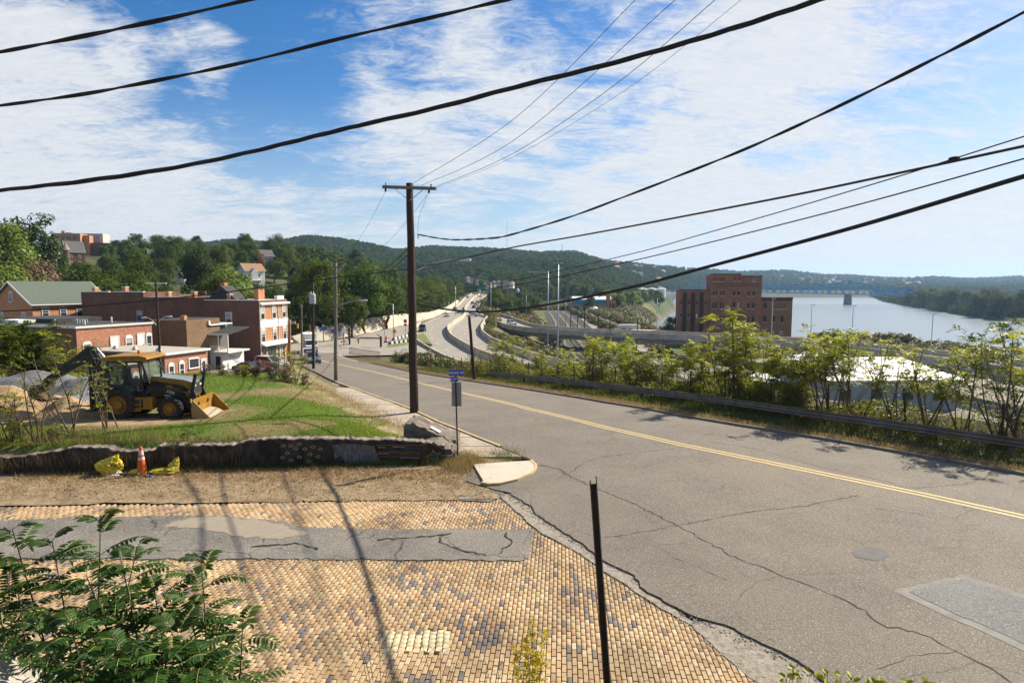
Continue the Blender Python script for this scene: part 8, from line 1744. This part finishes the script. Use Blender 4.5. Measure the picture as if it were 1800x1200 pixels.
def sapling(name, base, h, label, group, seed, nstem=3, nleaf=60, L_=.55, nl=7, ll=.15, lw=.05, lm=None, spread=.35, cat='sapling', wmat=None, low=.35, bare=0):
 r = np.random.default_rng(seed); R = thing(name, label, cat, base, 0, group); out = []; mb = MB(); rach = MB()
 for s in range(nstem):
  a = r.uniform(0, 6.28); lean = spread * r.uniform(.3, 1); top = np.array([math.cos(a) * lean * h, math.sin(a) * lean * h, h * r.uniform(.72, 1.0) if s else h]); b0 = np.array([r.normal(0, .12), r.normal(0, .12), -.3])
  path = [b0 + (top - b0) * t + np.array([math.sin(t * 4 + s) * .04 * h, math.cos(t * 3 + s) * .04 * h, 0]) for t in np.linspace(0, 1, 7)]; mb.tube([Vector(p) for p in path], [.012 + .006 * h * (1 - t) for t in np.linspace(0, 1, 7)], 6)
  nb = 5
  ends = [(path[-1], path[-1] - path[-2])]
  for k in range(nb):
   t = r.uniform(low, .95); i = int(t * 6); p = path[i] + (path[min(i + 1, 6)] - path[i]) * (t * 6 - i); q = rvec(r, 1)[0]; q[2] = abs(q[2]) * .8 + .35; e = p + q * h * r.uniform(.12, .26); mb.tube([Vector(p), Vector((p + e) / 2 + [0, 0, .03]), Vector(e)], [.012, .009, .005], 5); ends.append((e, q)); ends.append(((p + e) / 2, q))
  per = max(1, int(nleaf / nstem / len(ends)))
  for e, q in ends:
   for k in range(per):
    d = rvec(r, 1)[0]; d[2] = d[2] * .5 + .25; d += q / (np.linalg.norm(q) + 1e-9) * .4
    pinnate(r, e + r.normal(0, .03, 3), d, L_ * r.uniform(.6, 1.15), nl, ll, lw, r.uniform(.25, .7), out)
 for k in range(bare): a = r.uniform(0, 6.28); e = np.array([math.cos(a) * h * .35, math.sin(a) * h * .35, h * r.uniform(.5, .9)]); mb.tube([Vector((0, 0, 0)), Vector(e * .55 + [0, 0, .1]), Vector(e)], [.016, .01, .004], 5)
 mb.build('stems', wmat or TWIG, R)
 C = np.array([o[0] for o in out]); N = np.array([o[1] for o in out]); N /= np.linalg.norm(N, axis=1, keepdims=True) + 1e-9; U = np.array([o[2] for o in out]); V, F = diamonds(C, N, U, np.array([o[3] for o in out]), np.array([o[4] for o in out]))
 t = np.clip(r.normal(.5, .25, len(C)) + (C[:, 2] / h - .5) * .3, 0, 1); npmesh('foliage', V, F, lm or LEAF_S, R, tint=t)
 return R
def fence_Y(px, off):
 Y = 10.0
 while Y < 90:
  if 900 + FPX * (float(xR(Y)) + off) / Y < px: return Y
  Y += .1
 return 60.
SP_ = [(872, 600), (890, 592), (912, 610), (958, 616), (985, 644), (1010, 608), (1034, 590), (1062, 596), (1090, 592), (1115, 606), (1140, 616), (1165, 614), (1195, 612), (1225, 604), (1255, 594), (1288, 540), (1306, 566), (1332, 590), (1362, 596), (1385, 606), (1412, 618), (1440, 606), (1466, 584), (1490, 572), (1520, 584), (1580, 600), (1642, 612), (1702, 616), (1776, 580), (1812, 566), (1395, 670), (1240, 655), (1130, 664), (1330, 664), (1050, 655)]
tall_names = {1288: 'tallest sapling of the fence row, in front of the warehouse', 890: 'pale leafy sapling beside the leaning pole stub', 958: 'small sapling left of the tall lamp mast', 1812: 'dark leafed sapling at the right edge of the picture', 1362: 'bright green drooping sapling right of the warehouse corner'}
ORD = ['leftmost', 'second', 'third', 'fourth', 'fifth', 'sixth', 'seventh', 'eighth', 'ninth', 'tenth']
ZONE = [(0, 1000, 'left of the tall lamp mast'), (1000, 1150, 'in front of the rail tracks'), (1150, 1280, 'just left of the tallest one'), (1280, 1430, 'between tallest and white shed'), (1430, 1560, 'before the left half of the white shed'), (1560, 2000, 'before the right half of the white shed')]
zc_ = {}
for i, (px, yt) in sorted(enumerate(SP_), key=lambda q: q[1][0]):
 off = 6.1 + (i % 3) * .8; Y = fence_Y(px, off); x = (px - 900) / FPX * Y; z = float(terr(x, Y)); h = at(px, yt, Y).z - z - .25
 zn = [q for q in ZONE if q[0] <= px < q[1]][0][2]
 if px in tall_names: lab = tall_names[px]
 else: zc_[zn] = zc_.get(zn, 0) + 1; lab = f'yellow-green fence sapling, {ORD[zc_[zn] - 1]} from left of those {zn}' if zc_[zn] > 1 else f'yellow-green fence sapling, leftmost of those {zn}'
 thin = 1430 < px < 1790
 sapling('fence_sapling', (x, Y, z), h, lab, None if px in tall_names else 'saplings along the wire fence', 100 + i, nstem=4 + i % 3, nleaf=int((100 + 30 * h) if thin else (150 + 52 * h + (60 if px > 1100 else 0))), L_=.56 + .04 * (i % 4), nl=7, ll=.165, lw=.06, lm=LEAF_U if px >= 1800 else LEAF_S, spread=.44 if px != 1288 else .28, low=.5 if thin else .14, bare=3 + i % 3)
for i, (px, yb, D, yt, lm, nlf) in enumerate([(20, 700, 38, 566, LEAF_V, 520), (70, 690, 39, 572, LEAF_T, 520), (110, 690, 40, 585, LEAF_S, 150), (-30, 700, 37, 552, LEAF_T, 560), (45, 695, 42, 556, LEAF_T, 520), (150, 680, 40, 600, LEAF_S, 100)]):
 x = at(px, yb, D).x; z = float(terr(x, D)); sapling('thicket_bush', (x, D, z), at(px, yt, D).z - z, ['broad leafy bush at the far left above the gravel heap', 'leafy bush in the middle of the left thicket', 'thin yellow-green bush at the right of the left thicket', 'leafy bush at the left edge of the picture', 'tallest bush at the back of the left thicket', 'sparse yellow bush beside the brick block'][i], None, 300 + i, nstem=5, nleaf=nlf, L_=.7, nl=7, ll=.2, lw=.08, lm=lm, spread=.38, cat='bush', low=.1)
for i, (px, D, yt, n_) in enumerate([(62, 21.4, 640, 30), (20, 21.2, 690, 70), (-15, 21.0, 640, 80), (120, 22.0, 610, 16), (190, 23.5, 640, 12), (40, 22, 735, 60), (100, 21.5, 760, 40), (330, 20.9, 765, 16)]):
 x = at(px, 780, D).x; z = float(terr(x, D)) if D > 21 else 0.0; z = max(z, .3); sapling('wall_sapling', (x, D, z), max(.6, at(px, yt, D).z - z), ['bare forked sapling in front of the soil heaps', 'leafy weed sapling at the left end of the wall', 'bushy sapling at the left edge behind the wall', 'thin sapling with few leaves before the digger arm', 'leaning branchy sapling in front of the digger boom', 'low leafy weed on the wall at the far left', 'low weed beside the forked sapling', 'small weed on the wall right of the sacks'][i], None, 340 + i, nstem=3, nleaf=n_, L_=.35, nl=5, ll=.13, lw=.06, lm=LEAF_S if i in (1, 3, 4) else WEED, spread=.4, low=.3, bare=5)
for i, (px, D, yt, n_, lm) in enumerate([(500, 44, 618, 70, LEAF_S), (520, 45, 625, 60, LEAF_S), (478, 45, 632, 90, SCRUB), (535, 44, 652, 60, SCRUB), (450, 46, 642, 70, SCRUB), (420, 47, 643, 60, SCRUB), (390, 47, 645, 50, SCRUB), (360, 48, 642, 50, SCRUB), (505, 43, 645, 90, SCRUB), (430, 46, 640, 20, LEAF_S)]):
 x = at(px, 670, D).x; z = float(terr(x, D)); sapling('lawn_bush', (x, D, z), max(.7, at(px, yt, D).z - z), ['tall yellow-green weed bush at the far end of the lawn', 'second green weed bush right of the tall one', 'brown scrubby bush at the lawn end, left of the green bushes', 'low brown bush nearest the drive', 'brown weed clump before the parked cars', 'brown weed clump before the annex', 'dry weed clump below the porch', 'dry weed clump right of the brick shop', 'dense brown bush in front of the green weed bushes', 'sprig of green leaves among the dry weeds'][i], None, 360 + i, nstem=6, nleaf=n_ * 2, L_=.4, nl=5, ll=.15, lw=.06, lm=lm, spread=.5, cat='bush', low=.1, bare=8)
# grass, weeds and litter
def blades(name, X, Y, Z, h, w, m, seed, lean=.4, label=None, tint=None):
 r = np.random.default_rng(seed); n = len(X); a = r.uniform(0, 6.28, n); d = np.stack([np.cos(a), np.sin(a), 0 * a], -1); b = r.uniform(0, 6.28, n); l = np.stack([np.cos(b), np.sin(b), 0 * b], -1) * (lean * h * r.uniform(.2, 1.2, n))[:, None]
 B = np.stack([X, Y, Z - .01], -1); V = np.stack([B - d * (w / 2)[:, None], B + d * (w / 2)[:, None], B + l + np.stack([0 * h, 0 * h, h], -1)], 1).reshape(-1, 3); F = np.arange(3 * n).reshape(-1, 3)
 t = r.uniform(0, 1, n) if tint is None else np.clip(tint + r.normal(0, .2, n), 0, 1); o = npmesh(name, V, F, m, tint=t); tag(o, label, 'grass' if label else None, kind='stuff'); return o
r = np.random.default_rng(41)
n = 150000; y = 20.6 + (r.random(n) ** 1.6) * 32; px = r.uniform(-20, 760, n); x = (px - 900) / FPX * y; dl = (xL(y) - x) * .8
bare = (x < -.535 * y) & (y > 24.2) & (y < 38)
ok = (dl > 2.4 + .6 * np.sin(y * 1.3)) & (y > 20.15 + (x + 16.88) * .082 + .5) & ~bare; brown = fnoise(x, y, 6, 2) + .6 * fnoise(x, y, 1.6, 1)
ok &= (r.random(n) > np.clip(brown - .25, 0, 1) * .6); x, y, brown = x[ok], y[ok], brown[ok]; g_ = brown < .35
blades('lawn_grass', x[g_], y[g_], terr(x[g_], y[g_]), r.uniform(.05, .13, g_.sum()), r.uniform(.012, .025, g_.sum()) * (1 + (y[g_] - 20) * .03), GRASSM, 1, label='short green grass of the lawn behind the wall', tint=.5 - .5 * brown[g_])
g_ = ~g_; blades('dry_lawn_grass', x[g_], y[g_], terr(x[g_], y[g_]), r.uniform(.03, .09, g_.sum()), r.uniform(.012, .022, g_.sum()) * (1 + (y[g_] - 20) * .03), DRYM, 2, label='dry thin grass patches in the lawn')
n = 26000; y = 8 + (r.random(n) ** 1.3) * 85; x = xR(y) + .2 + np.abs(r.normal(0, .55, n)); blades('kerb_grass', x, y, P(y) + .10, r.uniform(.05, .24, n), r.uniform(.012, .028, n) * (1 + np.clip(y - 20, 0, 60) * .025), DRYM, 3, .6, 'tan dry grass along the right kerb')
n = 34000; y = 8 + (r.random(n) ** 1.3) * 70; x = xR(y) + r.uniform(1.6, 7.5, n); blades('verge_weeds', x, y, terr(x, y), r.uniform(.08, .40, n), r.uniform(.02, .05, n) * (1 + np.clip(y - 20, 0, 60) * .02), WEED, 4, .6, 'green weeds under and behind the guardrail')
V = [];
n = 96000; y = 10 + (r.random(n) ** 1.2) * 60; x = xR(y) + 4.9 + r.uniform(0, 4.5, n) ; gap = fnoise(x, y, 1.6, 6) > -.45; x, y = x[gap], y[gap]; n = len(x); pxu = 900 + FPX * x / y; hh = r.random(n) ** 1.3 * (1.3 + .9 * fnoise(x, y, 1.9, 9)) * np.where((pxu > 1430) & (pxu < 1720), .62, 1.0); C = np.stack([x, y, terr(x, y) + hh], -1); Nn = rvec(r, n) + [0, 0, .5]; Nn /= np.linalg.norm(Nn, axis=1, keepdims=True); ln = r.uniform(.09, .19, n); V, F = diamonds(C, Nn, rvec(r, n), ln, ln * .5); o = npmesh('undergrowth', V, F, LEAF_V, tint=np.clip(r.normal(.45, .28, n) + .15 * (hh > .8), 0, 1)); tag(o, 'tangled green undergrowth along the wire fence', 'undergrowth', kind='stuff')
n = 16000; y = 10 + (r.random(n) ** 1.2) * 60; x = xR(y) + 5.0 + r.uniform(0, 4.5, n); blades('dead_stalks', x, y, terr(x, y), r.uniform(.4, 1.5, n), np.full(n, .014), SCRUB, 6, .5, 'dead brown stalks along the wire fence')
n = 9000; y = 21.3 + (r.random(n) ** 1.4) * 30; x = xL(y) - (1.9 + r.normal(0, .38, n)) / .8; blades('pavement_grass', x, y, terr(x, y) + .02, r.uniform(.04, .16, n), r.uniform(.012, .024, n), DRYM, 7, .7, 'dry grass along the pavement edge')
n = 5200; x = r.uniform(-15, -1.2, n); y = 20.1 + (x + 16.88) * .082 - np.abs(r.normal(0, .16, n)); blades('wall_foot_grass', x, y, np.full(n, .02), r.uniform(.05, .26, n) * (1 + .5 * (x > -3)), r.uniform(.012, .024, n), WEED, 8, .6, 'green weeds along the foot of the graffiti wall')
n = 3800; x = r.normal(-1.75, .32, n); y = r.normal(21.2, .42, n); blades('sign_foot_grass', x, y, np.full(n, .03), r.uniform(.06, .34, n), r.uniform(.012, .024, n), DRYM, 9, .7, 'tall dry grass round the foot of the street sign')
n = 15000; x = r.uniform(-16, -.6, n); f = r.random(n) ** 1.4; y0 = 16.45 + (x + 34) * .043; y = y0 + (20.5 - y0) * (1 - f * (.55 + .45 * r.random(n))); blades('verge_litter_grass', x, y, np.full(n, .02), r.uniform(.015, .07, n) * (1 + 1.3 * (y > 19.2) + .8 * (fnoise(x, y, .8, 3) > .5)), r.uniform(.012, .03, n), DRYM, 10, 1.4, 'dry grass and straw littering the verge')
n = 5000; x = r.uniform(-16, -.6, n); y = r.uniform(17.4, 20.4, n); C = np.stack([x, y, np.full(n, .035)], -1); Nn = np.array([0, 0, 1.0]) + r.normal(0, .35, (n, 3)); Nn /= np.linalg.norm(Nn, axis=1, keepdims=True); ln = r.uniform(.03, .085, n); V, F = diamonds(C, Nn, rvec(r, n), ln, ln * .6); o = npmesh('leaf_litter', V, F, mat('dead_leaf', (.20, .11, .045), (.34, .22, .10), 3, .9, coords='World'), tint=r.random(n)); tag(o, kind='stuff')
n = 1100; x = -17.3 + 8.3 * r.random(n) ** 1.6; y = 20.15 + (x + 16.88) * .082 - .03 - np.abs(r.normal(0, .10, n)); blades('wall_dead_stalks', x, y, np.full(n, .02), r.uniform(.1, .9, n), r.uniform(.008, .022, n), SCRUB, 16, .55, 'dead stalks and vines against the left part of the wall')
n = 2200; x = r.uniform(-16.5, -6, n); y = 20.15 + (x + 16.88) * .082 + r.uniform(.1, .9, n); blades('wall_top_weeds', x, y, terr(x, y) + .05, r.uniform(.1, .7, n) * np.where(x < -12, 1, .45), np.full(n, .014), SCRUB, 17, .5, 'brown weeds along the top of the wall')
def crumbs(name, P_, spread, n, smin, smax, m, z0, seed):
 r = np.random.default_rng(seed); P_ = np.array(P_); seg = np.linalg.norm(np.diff(P_, axis=0), axis=1); cum = np.concatenate([[0], np.cumsum(seg)]); t = r.uniform(0, cum[-1], n); x = np.interp(t, cum, P_[:, 0]) + r.normal(0, spread, n); y = np.interp(t, cum, P_[:, 1]) + r.normal(0, spread, n)
 s = smin + (smax - smin) * r.random(n) ** 2.5; a = r.uniform(0, 6.28, n); B = np.stack([x, y, np.full(n, z0)], -1); V = []
 for k in range(4): q = a + k * 1.57; f = r.uniform(.6, 1.2, n); V.append(B + np.stack([np.cos(q) * s * f, np.sin(q) * s * f, 0 * s], -1))
 V.append(B + np.stack([r.normal(0, .2, n) * s, r.normal(0, .2, n) * s, s * r.uniform(.5, 1, n)], -1)); V = np.stack(V, 1).reshape(-1, 3); o = np.arange(n)[:, None] * 5
 F = np.concatenate([o + np.array([[k, (k + 1) % 4, 4]]) for k in range(4)]); ob = npmesh(name, V, F, m); tag(ob, kind='stuff')
GRC = mat('asphalt_crumb', (.07, .062, .055), (.20, .18, .15), 9, .95, coords='World'); CRC = mat('concrete_crumb', (.26, .22, .17), (.40, .35, .28), 9, .95, coords='World')
crumbs('asphalt_crumbs', [(-14, 13.72), (-6, 13.68), (.3, 13.6)], .09, 1500, .006, .026, GRC, .004, 1); crumbs('asphalt_crumbs', [(-13.4, 16.0), (-7.8, 16.32), (-5.2, 15.52), (-3.2, 15.35), (.5, 15.38), (.5, 13.7)], .09, 1700, .006, .026, GRC, .004, 2)
crumbs('concrete_crumbs', [(3.9, 9.3), (3.3, 10.9), (2.7, 12.0), (2.0, 13.4), (1.4, 14.5), (.75, 15.4), (.3, 16.5), (-.35, 17.75)], .10, 1500, .006, .03, CRC, .004, 3); crumbs('road_edge_crumbs', [(4.8, 9.3), (4.2, 10.3), (3.4, 11.05), (2.5, 12.9), (1.6, 14.4), (.8, 16.0), (-.1, 18.1)], .07, 1200, .008, .04, GRC, .016, 4)
crumbs('strip_gravel', [(-12, 14.6), (-6, 14.5), (-1.5, 14.5), (.2, 14.5)], .42, 2600, .005, .018, CRC, .017, 5)
n = 1500; k = r.integers(0, 26, n); cx = r.uniform(-8, 3.0, 26); cy_ = r.uniform(9.4, 17, 26); x = cx[k] + r.normal(0, .13, n); y = cy_[k] + r.normal(0, .1, n); okb = x < np.interp(y, [9, 13.4, 17.7], [3.6, 1.8, -.5]); blades('joint_weeds', x[okb], y[okb], np.full(okb.sum(), .0), r.uniform(.01, .05, okb.sum()), np.full(okb.sum(), .008), DRYM, 11, 1.0, None)
pts = wpx([(948, 818), (985, 826), (1002, 838), (1030, 850)]); kx = np.array([p[0] for p in pts]); ky = np.array([p[1] for p in pts]); n = 900; t = r.uniform(0, 3, n); i = np.minimum(t.astype(int), 2); x = kx[i] + (kx[i + 1] - kx[i]) * (t - i) + r.normal(0, .03, n); y = ky[i] + (ky[i + 1] - ky[i]) * (t - i) + r.normal(0, .03, n); blades('crack_weeds', x, y, np.full(n, .06), r.uniform(.01, .06, n), np.full(n, .01), DRYM, 12, 1.0, None)
n = 1500; x = r.normal(-.3, .35, n); y = r.normal(22.1, .45, n); blades('slab_weeds', x, y, np.full(n, .11), r.uniform(.02, .1, n), np.full(n, .014), WEED, 13, .8, None)
# foreground sumac, goldenrod, dry weeds
def fold_leaf(V, F, T, p, u, n_, L_, W_, t):
 u = u / np.linalg.norm(u); n_ = n_ - u * (n_ @ u); n_ /= np.linalg.norm(n_) + 1e-9; s = np.cross(n_, u); o = len(V); up = n_ * W_ * .22; dr = -n_ * L_ * .10
 V += [p, p + u * L_ * .3 + s * W_ * .42 + up, p + u * L_ * .68 + s * W_ * .40 + up + dr * .5, p + u * L_ + dr, p + u * L_ * .68 - s * W_ * .40 + up + dr * .5, p + u * L_ * .3 - s * W_ * .42 + up, p + u * L_ * .3, p + u * L_ * .68 + dr * .4]
 for f in ((o, o + 1, o + 6), (o, o + 6, o + 5), (o + 1, o + 2, o + 7), (o + 1, o + 7, o + 6), (o + 6, o + 7, o + 4), (o + 6, o + 4, o + 5), (o + 2, o + 3, o + 7), (o + 7, o + 3, o + 4)): F.append(f); T.append(t)
def sumac(label, foot, tips, seed, nleaf=12, L0=.42, bright=0.):
 nleaf = int(nleaf * 2.0); L0 *= 1.12
 r = np.random.default_rng(seed); R = thing('sumac_bush', label, 'shrub', foot); foot = np.array(foot, float); mb = MB(); V, F, T = [], [], []; rach = MB()
 for tip in tips:
  e = np.array(tip) - foot; b = np.array([r.normal(0, .08), r.normal(0, .08), -.15]); path = [b + (e - b) * t + np.array([math.sin(t * 3) * .06, 0, -.10 * math.sin(math.pi * t)]) for t in np.linspace(0, 1, 9)]; mb.tube([Vector(p) for p in path], [.017 * (1 - .75 * t) for t in np.linspace(0, 1, 9)], 7)
  for k in range(nleaf):
   f = 1 - (k / nleaf) ** 1.1 * .8; i = min(int(f * 8), 7); p = path[i] + (path[i + 1] - path[i]) * (f * 8 - i); a = k * 2.4 + r.uniform(-.3, .3) + seed; el = .75 - .75 * (k / nleaf) + r.normal(0, .12); d = np.array([math.cos(a) * math.cos(el), math.sin(a) * math.cos(el), math.sin(el)]); Lf = L0 * (1.08 - .25 * (k < 2) * 2) * r.uniform(.8, 1.12); nl = int(8 + 3 * r.random()); pp = []; droop = r.uniform(.25, .6)
   for j in range(nl + 2): t = j / (nl + 1); pp.append(p + d * Lf * t + np.array([0, 0, -droop * Lf * t * t]))
   rach.tube([Vector(q) for q in pp[::2] + [pp[-1]]], [.004] * (len(pp[::2]) + 1), 4); side = np.cross(d, [0, 0, 1.]); side /= np.linalg.norm(side) + 1e-9; tn = np.clip(.25 + bright + .5 * (1 - k / nleaf) * r.random() + r.normal(0, .12), 0, 1)
   for j in range(2, nl + 2):
    t = j / (nl + 1); fw = pp[j] - pp[j - 1]; fw /= np.linalg.norm(fw); up = np.cross(side, fw); up = up if up[2] > 0 else -up; ll = .118 * (L0 / .42) * (1 - .5 * abs(t - .5)) * r.uniform(.9, 1.1)
    for s in ((-1, 1) if j < nl + 1 else (0,)): u = side * s * .92 + fw * (.45 if s else 1.) - up * .12 + r.normal(0, .05, 3); fold_leaf(V, F, T, pp[j], u, up + r.normal(0, .1, 3), ll, ll * .34, np.clip(tn + r.normal(0, .08), 0, 1))
 mb.build('stems', mat('sumac_stem', (.05, .04, .025), (.09, .07, .04), 8, .8), R); rach.build('leaf_stalks', mat('leaf_stalk', (.16, .17, .05), None, rough=.7), R); npmesh('foliage', np.array(V), np.array(F), LEAF_U, R, tint=np.array(T)); return R
def bankpt(px, D): x = (px - 900) / FPX * D; return (x, D, float(terr(x, D)))
sumac('tall sumac with feathery leaves reaching up over the bricks at the left', bankpt(70, 6.2), [tuple(at(175, 905, 6.6)), tuple(at(90, 950, 6.4)), tuple(at(20, 930, 6.3)), tuple(at(240, 960, 6.8))], 1, 12, .40)
sumac('sumac with an upright tip in the middle of the foreground clump', bankpt(230, 5.8), [tuple(at(212, 985, 6.0)), tuple(at(150, 1010, 5.8)), tuple(at(270, 1040, 6.0)), tuple(at(200, 1080, 5.7))], 2, 13, .40)
sumac('sumac leaning right with its leaf fans over the bricks', bankpt(300, 5.5), [tuple(at(352, 985, 6.3)), tuple(at(330, 1060, 5.9)), tuple(at(425, 1090, 5.9)), tuple(at(300, 1110, 5.5))], 3, 12, .40, .05)
sumac('low dark sumac at the bottom of the foreground clump', bankpt(150, 5.0), [tuple(at(120, 1090, 5.3)), tuple(at(210, 1130, 5.2)), tuple(at(60, 1100, 5.4)), tuple(at(280, 1150, 5.2)), tuple(at(360, 1150, 5.3))], 4, 13, .38, -.05)
sumac('sumac at the left edge with a thin slanting stem', bankpt(-20, 5.8), [tuple(at(10, 1000, 6.0)), tuple(at(-30, 950, 6.0)), tuple(at(30, 1040, 5.9))], 5, 11, .38)
def goldenrod():
 foot = bankpt(930, 7.6); r = np.random.default_rng(9); R = thing('goldenrod', 'yellow flowering goldenrod at the bottom centre in front of the bricks', 'flower', foot); foot = np.array(foot); mb = MB(); V, F, T = [], [], []; C = []
 for px, py in ((935, 1088), (960, 1105), (905, 1140), (925, 1120), (945, 1150)):
  tip = np.array(at(px, py, 7.6)) - foot; path = [tip * t + np.array([.03 * math.sin(t * 3), 0, 0]) for t in np.linspace(0, 1, 7)]; mb.tube([Vector(p) for p in path], [.008, .007, .006, .005, .004, .003, .002], 5)
  for k in range(26): t = r.uniform(.25, .95); p = tip * t; a = r.uniform(0, 6.28); fold_leaf(V, F, T, p, np.array([math.cos(a), math.sin(a), .55]), np.array([0, 0, 1.]) + r.normal(0, .2, 3), .12 * (1.1 - t * .6), .026, r.uniform(.5, 1))
  for k in range(34):
   t = r.uniform(.5, 1.0); p = tip * t; a = r.uniform(0, 6.28); d = np.array([math.cos(a), math.sin(a), .9]); Lb = .26 * (1.2 - t)
   for j in range(14): f = r.random(); C.append(p + d * Lb * f + np.array([0, 0, -.3 * Lb * f * f]) + r.normal(0, .009, 3))
 C = np.array(C); N_ = rvec(r, len(C)); Vv, Ff = diamonds(C, N_, rvec(r, len(C)), np.full(len(C), .024), np.full(len(C), .019)); mb.build('stems', TWIG, R); npmesh('foliage', np.array(V), np.array(F), leafmat('goldenrod_leaf', (.12, .17, .02), (.30, .34, .04), (.4, .45, .04), .35, rnd=0), R, tint=np.array(T)); npmesh('flowers', Vv, Ff, leafmat('goldenrod_flower', (.55, .40, .01), (.75, .58, .02), (.8, .6, .02), .35, rnd=0), R, tint=r.random(len(C)))
goldenrod()
for i, (px, tips) in enumerate([(655, [(612, 1055), (640, 1045), (665, 1090), (690, 1120), (630, 1110)]), (760, [(740, 1120), (775, 1140), (800, 1160)]), (860, [(850, 1150), (880, 1140)])]):
 foot = np.array(bankpt(px, 7.9)); R = thing('dry_weed', ['bare brown weed stalks at the bottom left of the goldenrod', 'short dry stalks between the bare weed and the goldenrod', 'thin dry stalks just left of the goldenrod'][i], 'weed', tuple(foot)); mb = MB(); rr2 = random.Random(i)
 for t_ in tips:
  e = Vector(at(t_[0], t_[1], 8.0)) - Vector(foot); mb.tube([Vector((0, 0, -.1)), e * .5 + Vector((rr2.gauss(0, .03), 0, 0)), e], [.006, .0045, .0025], 5)
  for k in range(6): f = rr2.uniform(.35, .95); p = e * f; mb.tube([p, p + Vector((rr2.gauss(0, .1), rr2.gauss(0, .06), rr2.uniform(.03, .16)))], [.003, .0018], 4)
 mb.build('stalks', SCRUB if False else TWIG, R)
for i, (px0, px1, yt, n_, lab) in enumerate([(1375, 1410, 1172, 10, 'few yellow-green vine leaves at the bottom edge right of the bricks'), (1420, 1500, 1178, 16, 'low yellow-green creeper along the bottom edge'), (1505, 1650, 1192, 18, 'creeper tips showing at the bottom edge on the asphalt side')]):
 r2 = np.random.default_rng(50 + i); foot = np.array(bankpt((px0 + px1) / 2, 7.2)); R = thing('creeper', lab, 'plant', tuple(foot)); V, F, T = [], [], []; mb = MB()
 for k in range(n_):
  p = np.array(at(r2.uniform(px0, px1), yt + abs(r2.normal(0, 14)) + 4, 7.3)) - foot; mb.tube([Vector((p[0] * .7, p[1], 0)), Vector(p)], .003, 4); a = r2.uniform(0, 6.28); fold_leaf(V, F, T, p, np.array([math.cos(a), math.sin(a), .5]), np.array([0, -.6, 1.]) + r2.normal(0, .3, 3), .10, .07, r2.uniform(.4, 1))
 mb.build('stems', TWIG, R); npmesh('foliage', np.array(V), np.array(F), leafmat('creeper_leaf_%d' % i, (.16, .22, .02), (.34, .38, .03), (.5, .5, .04), .4, rnd=0), R, tint=np.array(T))
# air
hz = MB(); hz.bbox((-7600, -70, -31), (7600, 7600, 190)); ho = hz.build('haze', mat('haze_dummy', (1, 1, 1))); hm = bpy.data.materials.new('haze_air'); hm.use_nodes = True; nt = hm.node_tree; nt.nodes.remove(nt.nodes['Principled BSDF']); pv = nt.nodes.new('ShaderNodeVolumePrincipled'); pv.inputs['Color'].default_value = (.42, .66, 1.0, 1); pv.inputs['Density'].default_value = .00009; pv.inputs['Anisotropy'].default_value = .3
nt.links.new(pv.outputs[0], nt.nodes['Material Output'].inputs['Volume']); ho.data.materials.clear(); ho.data.materials.append(hm); tag(ho, kind='stuff')
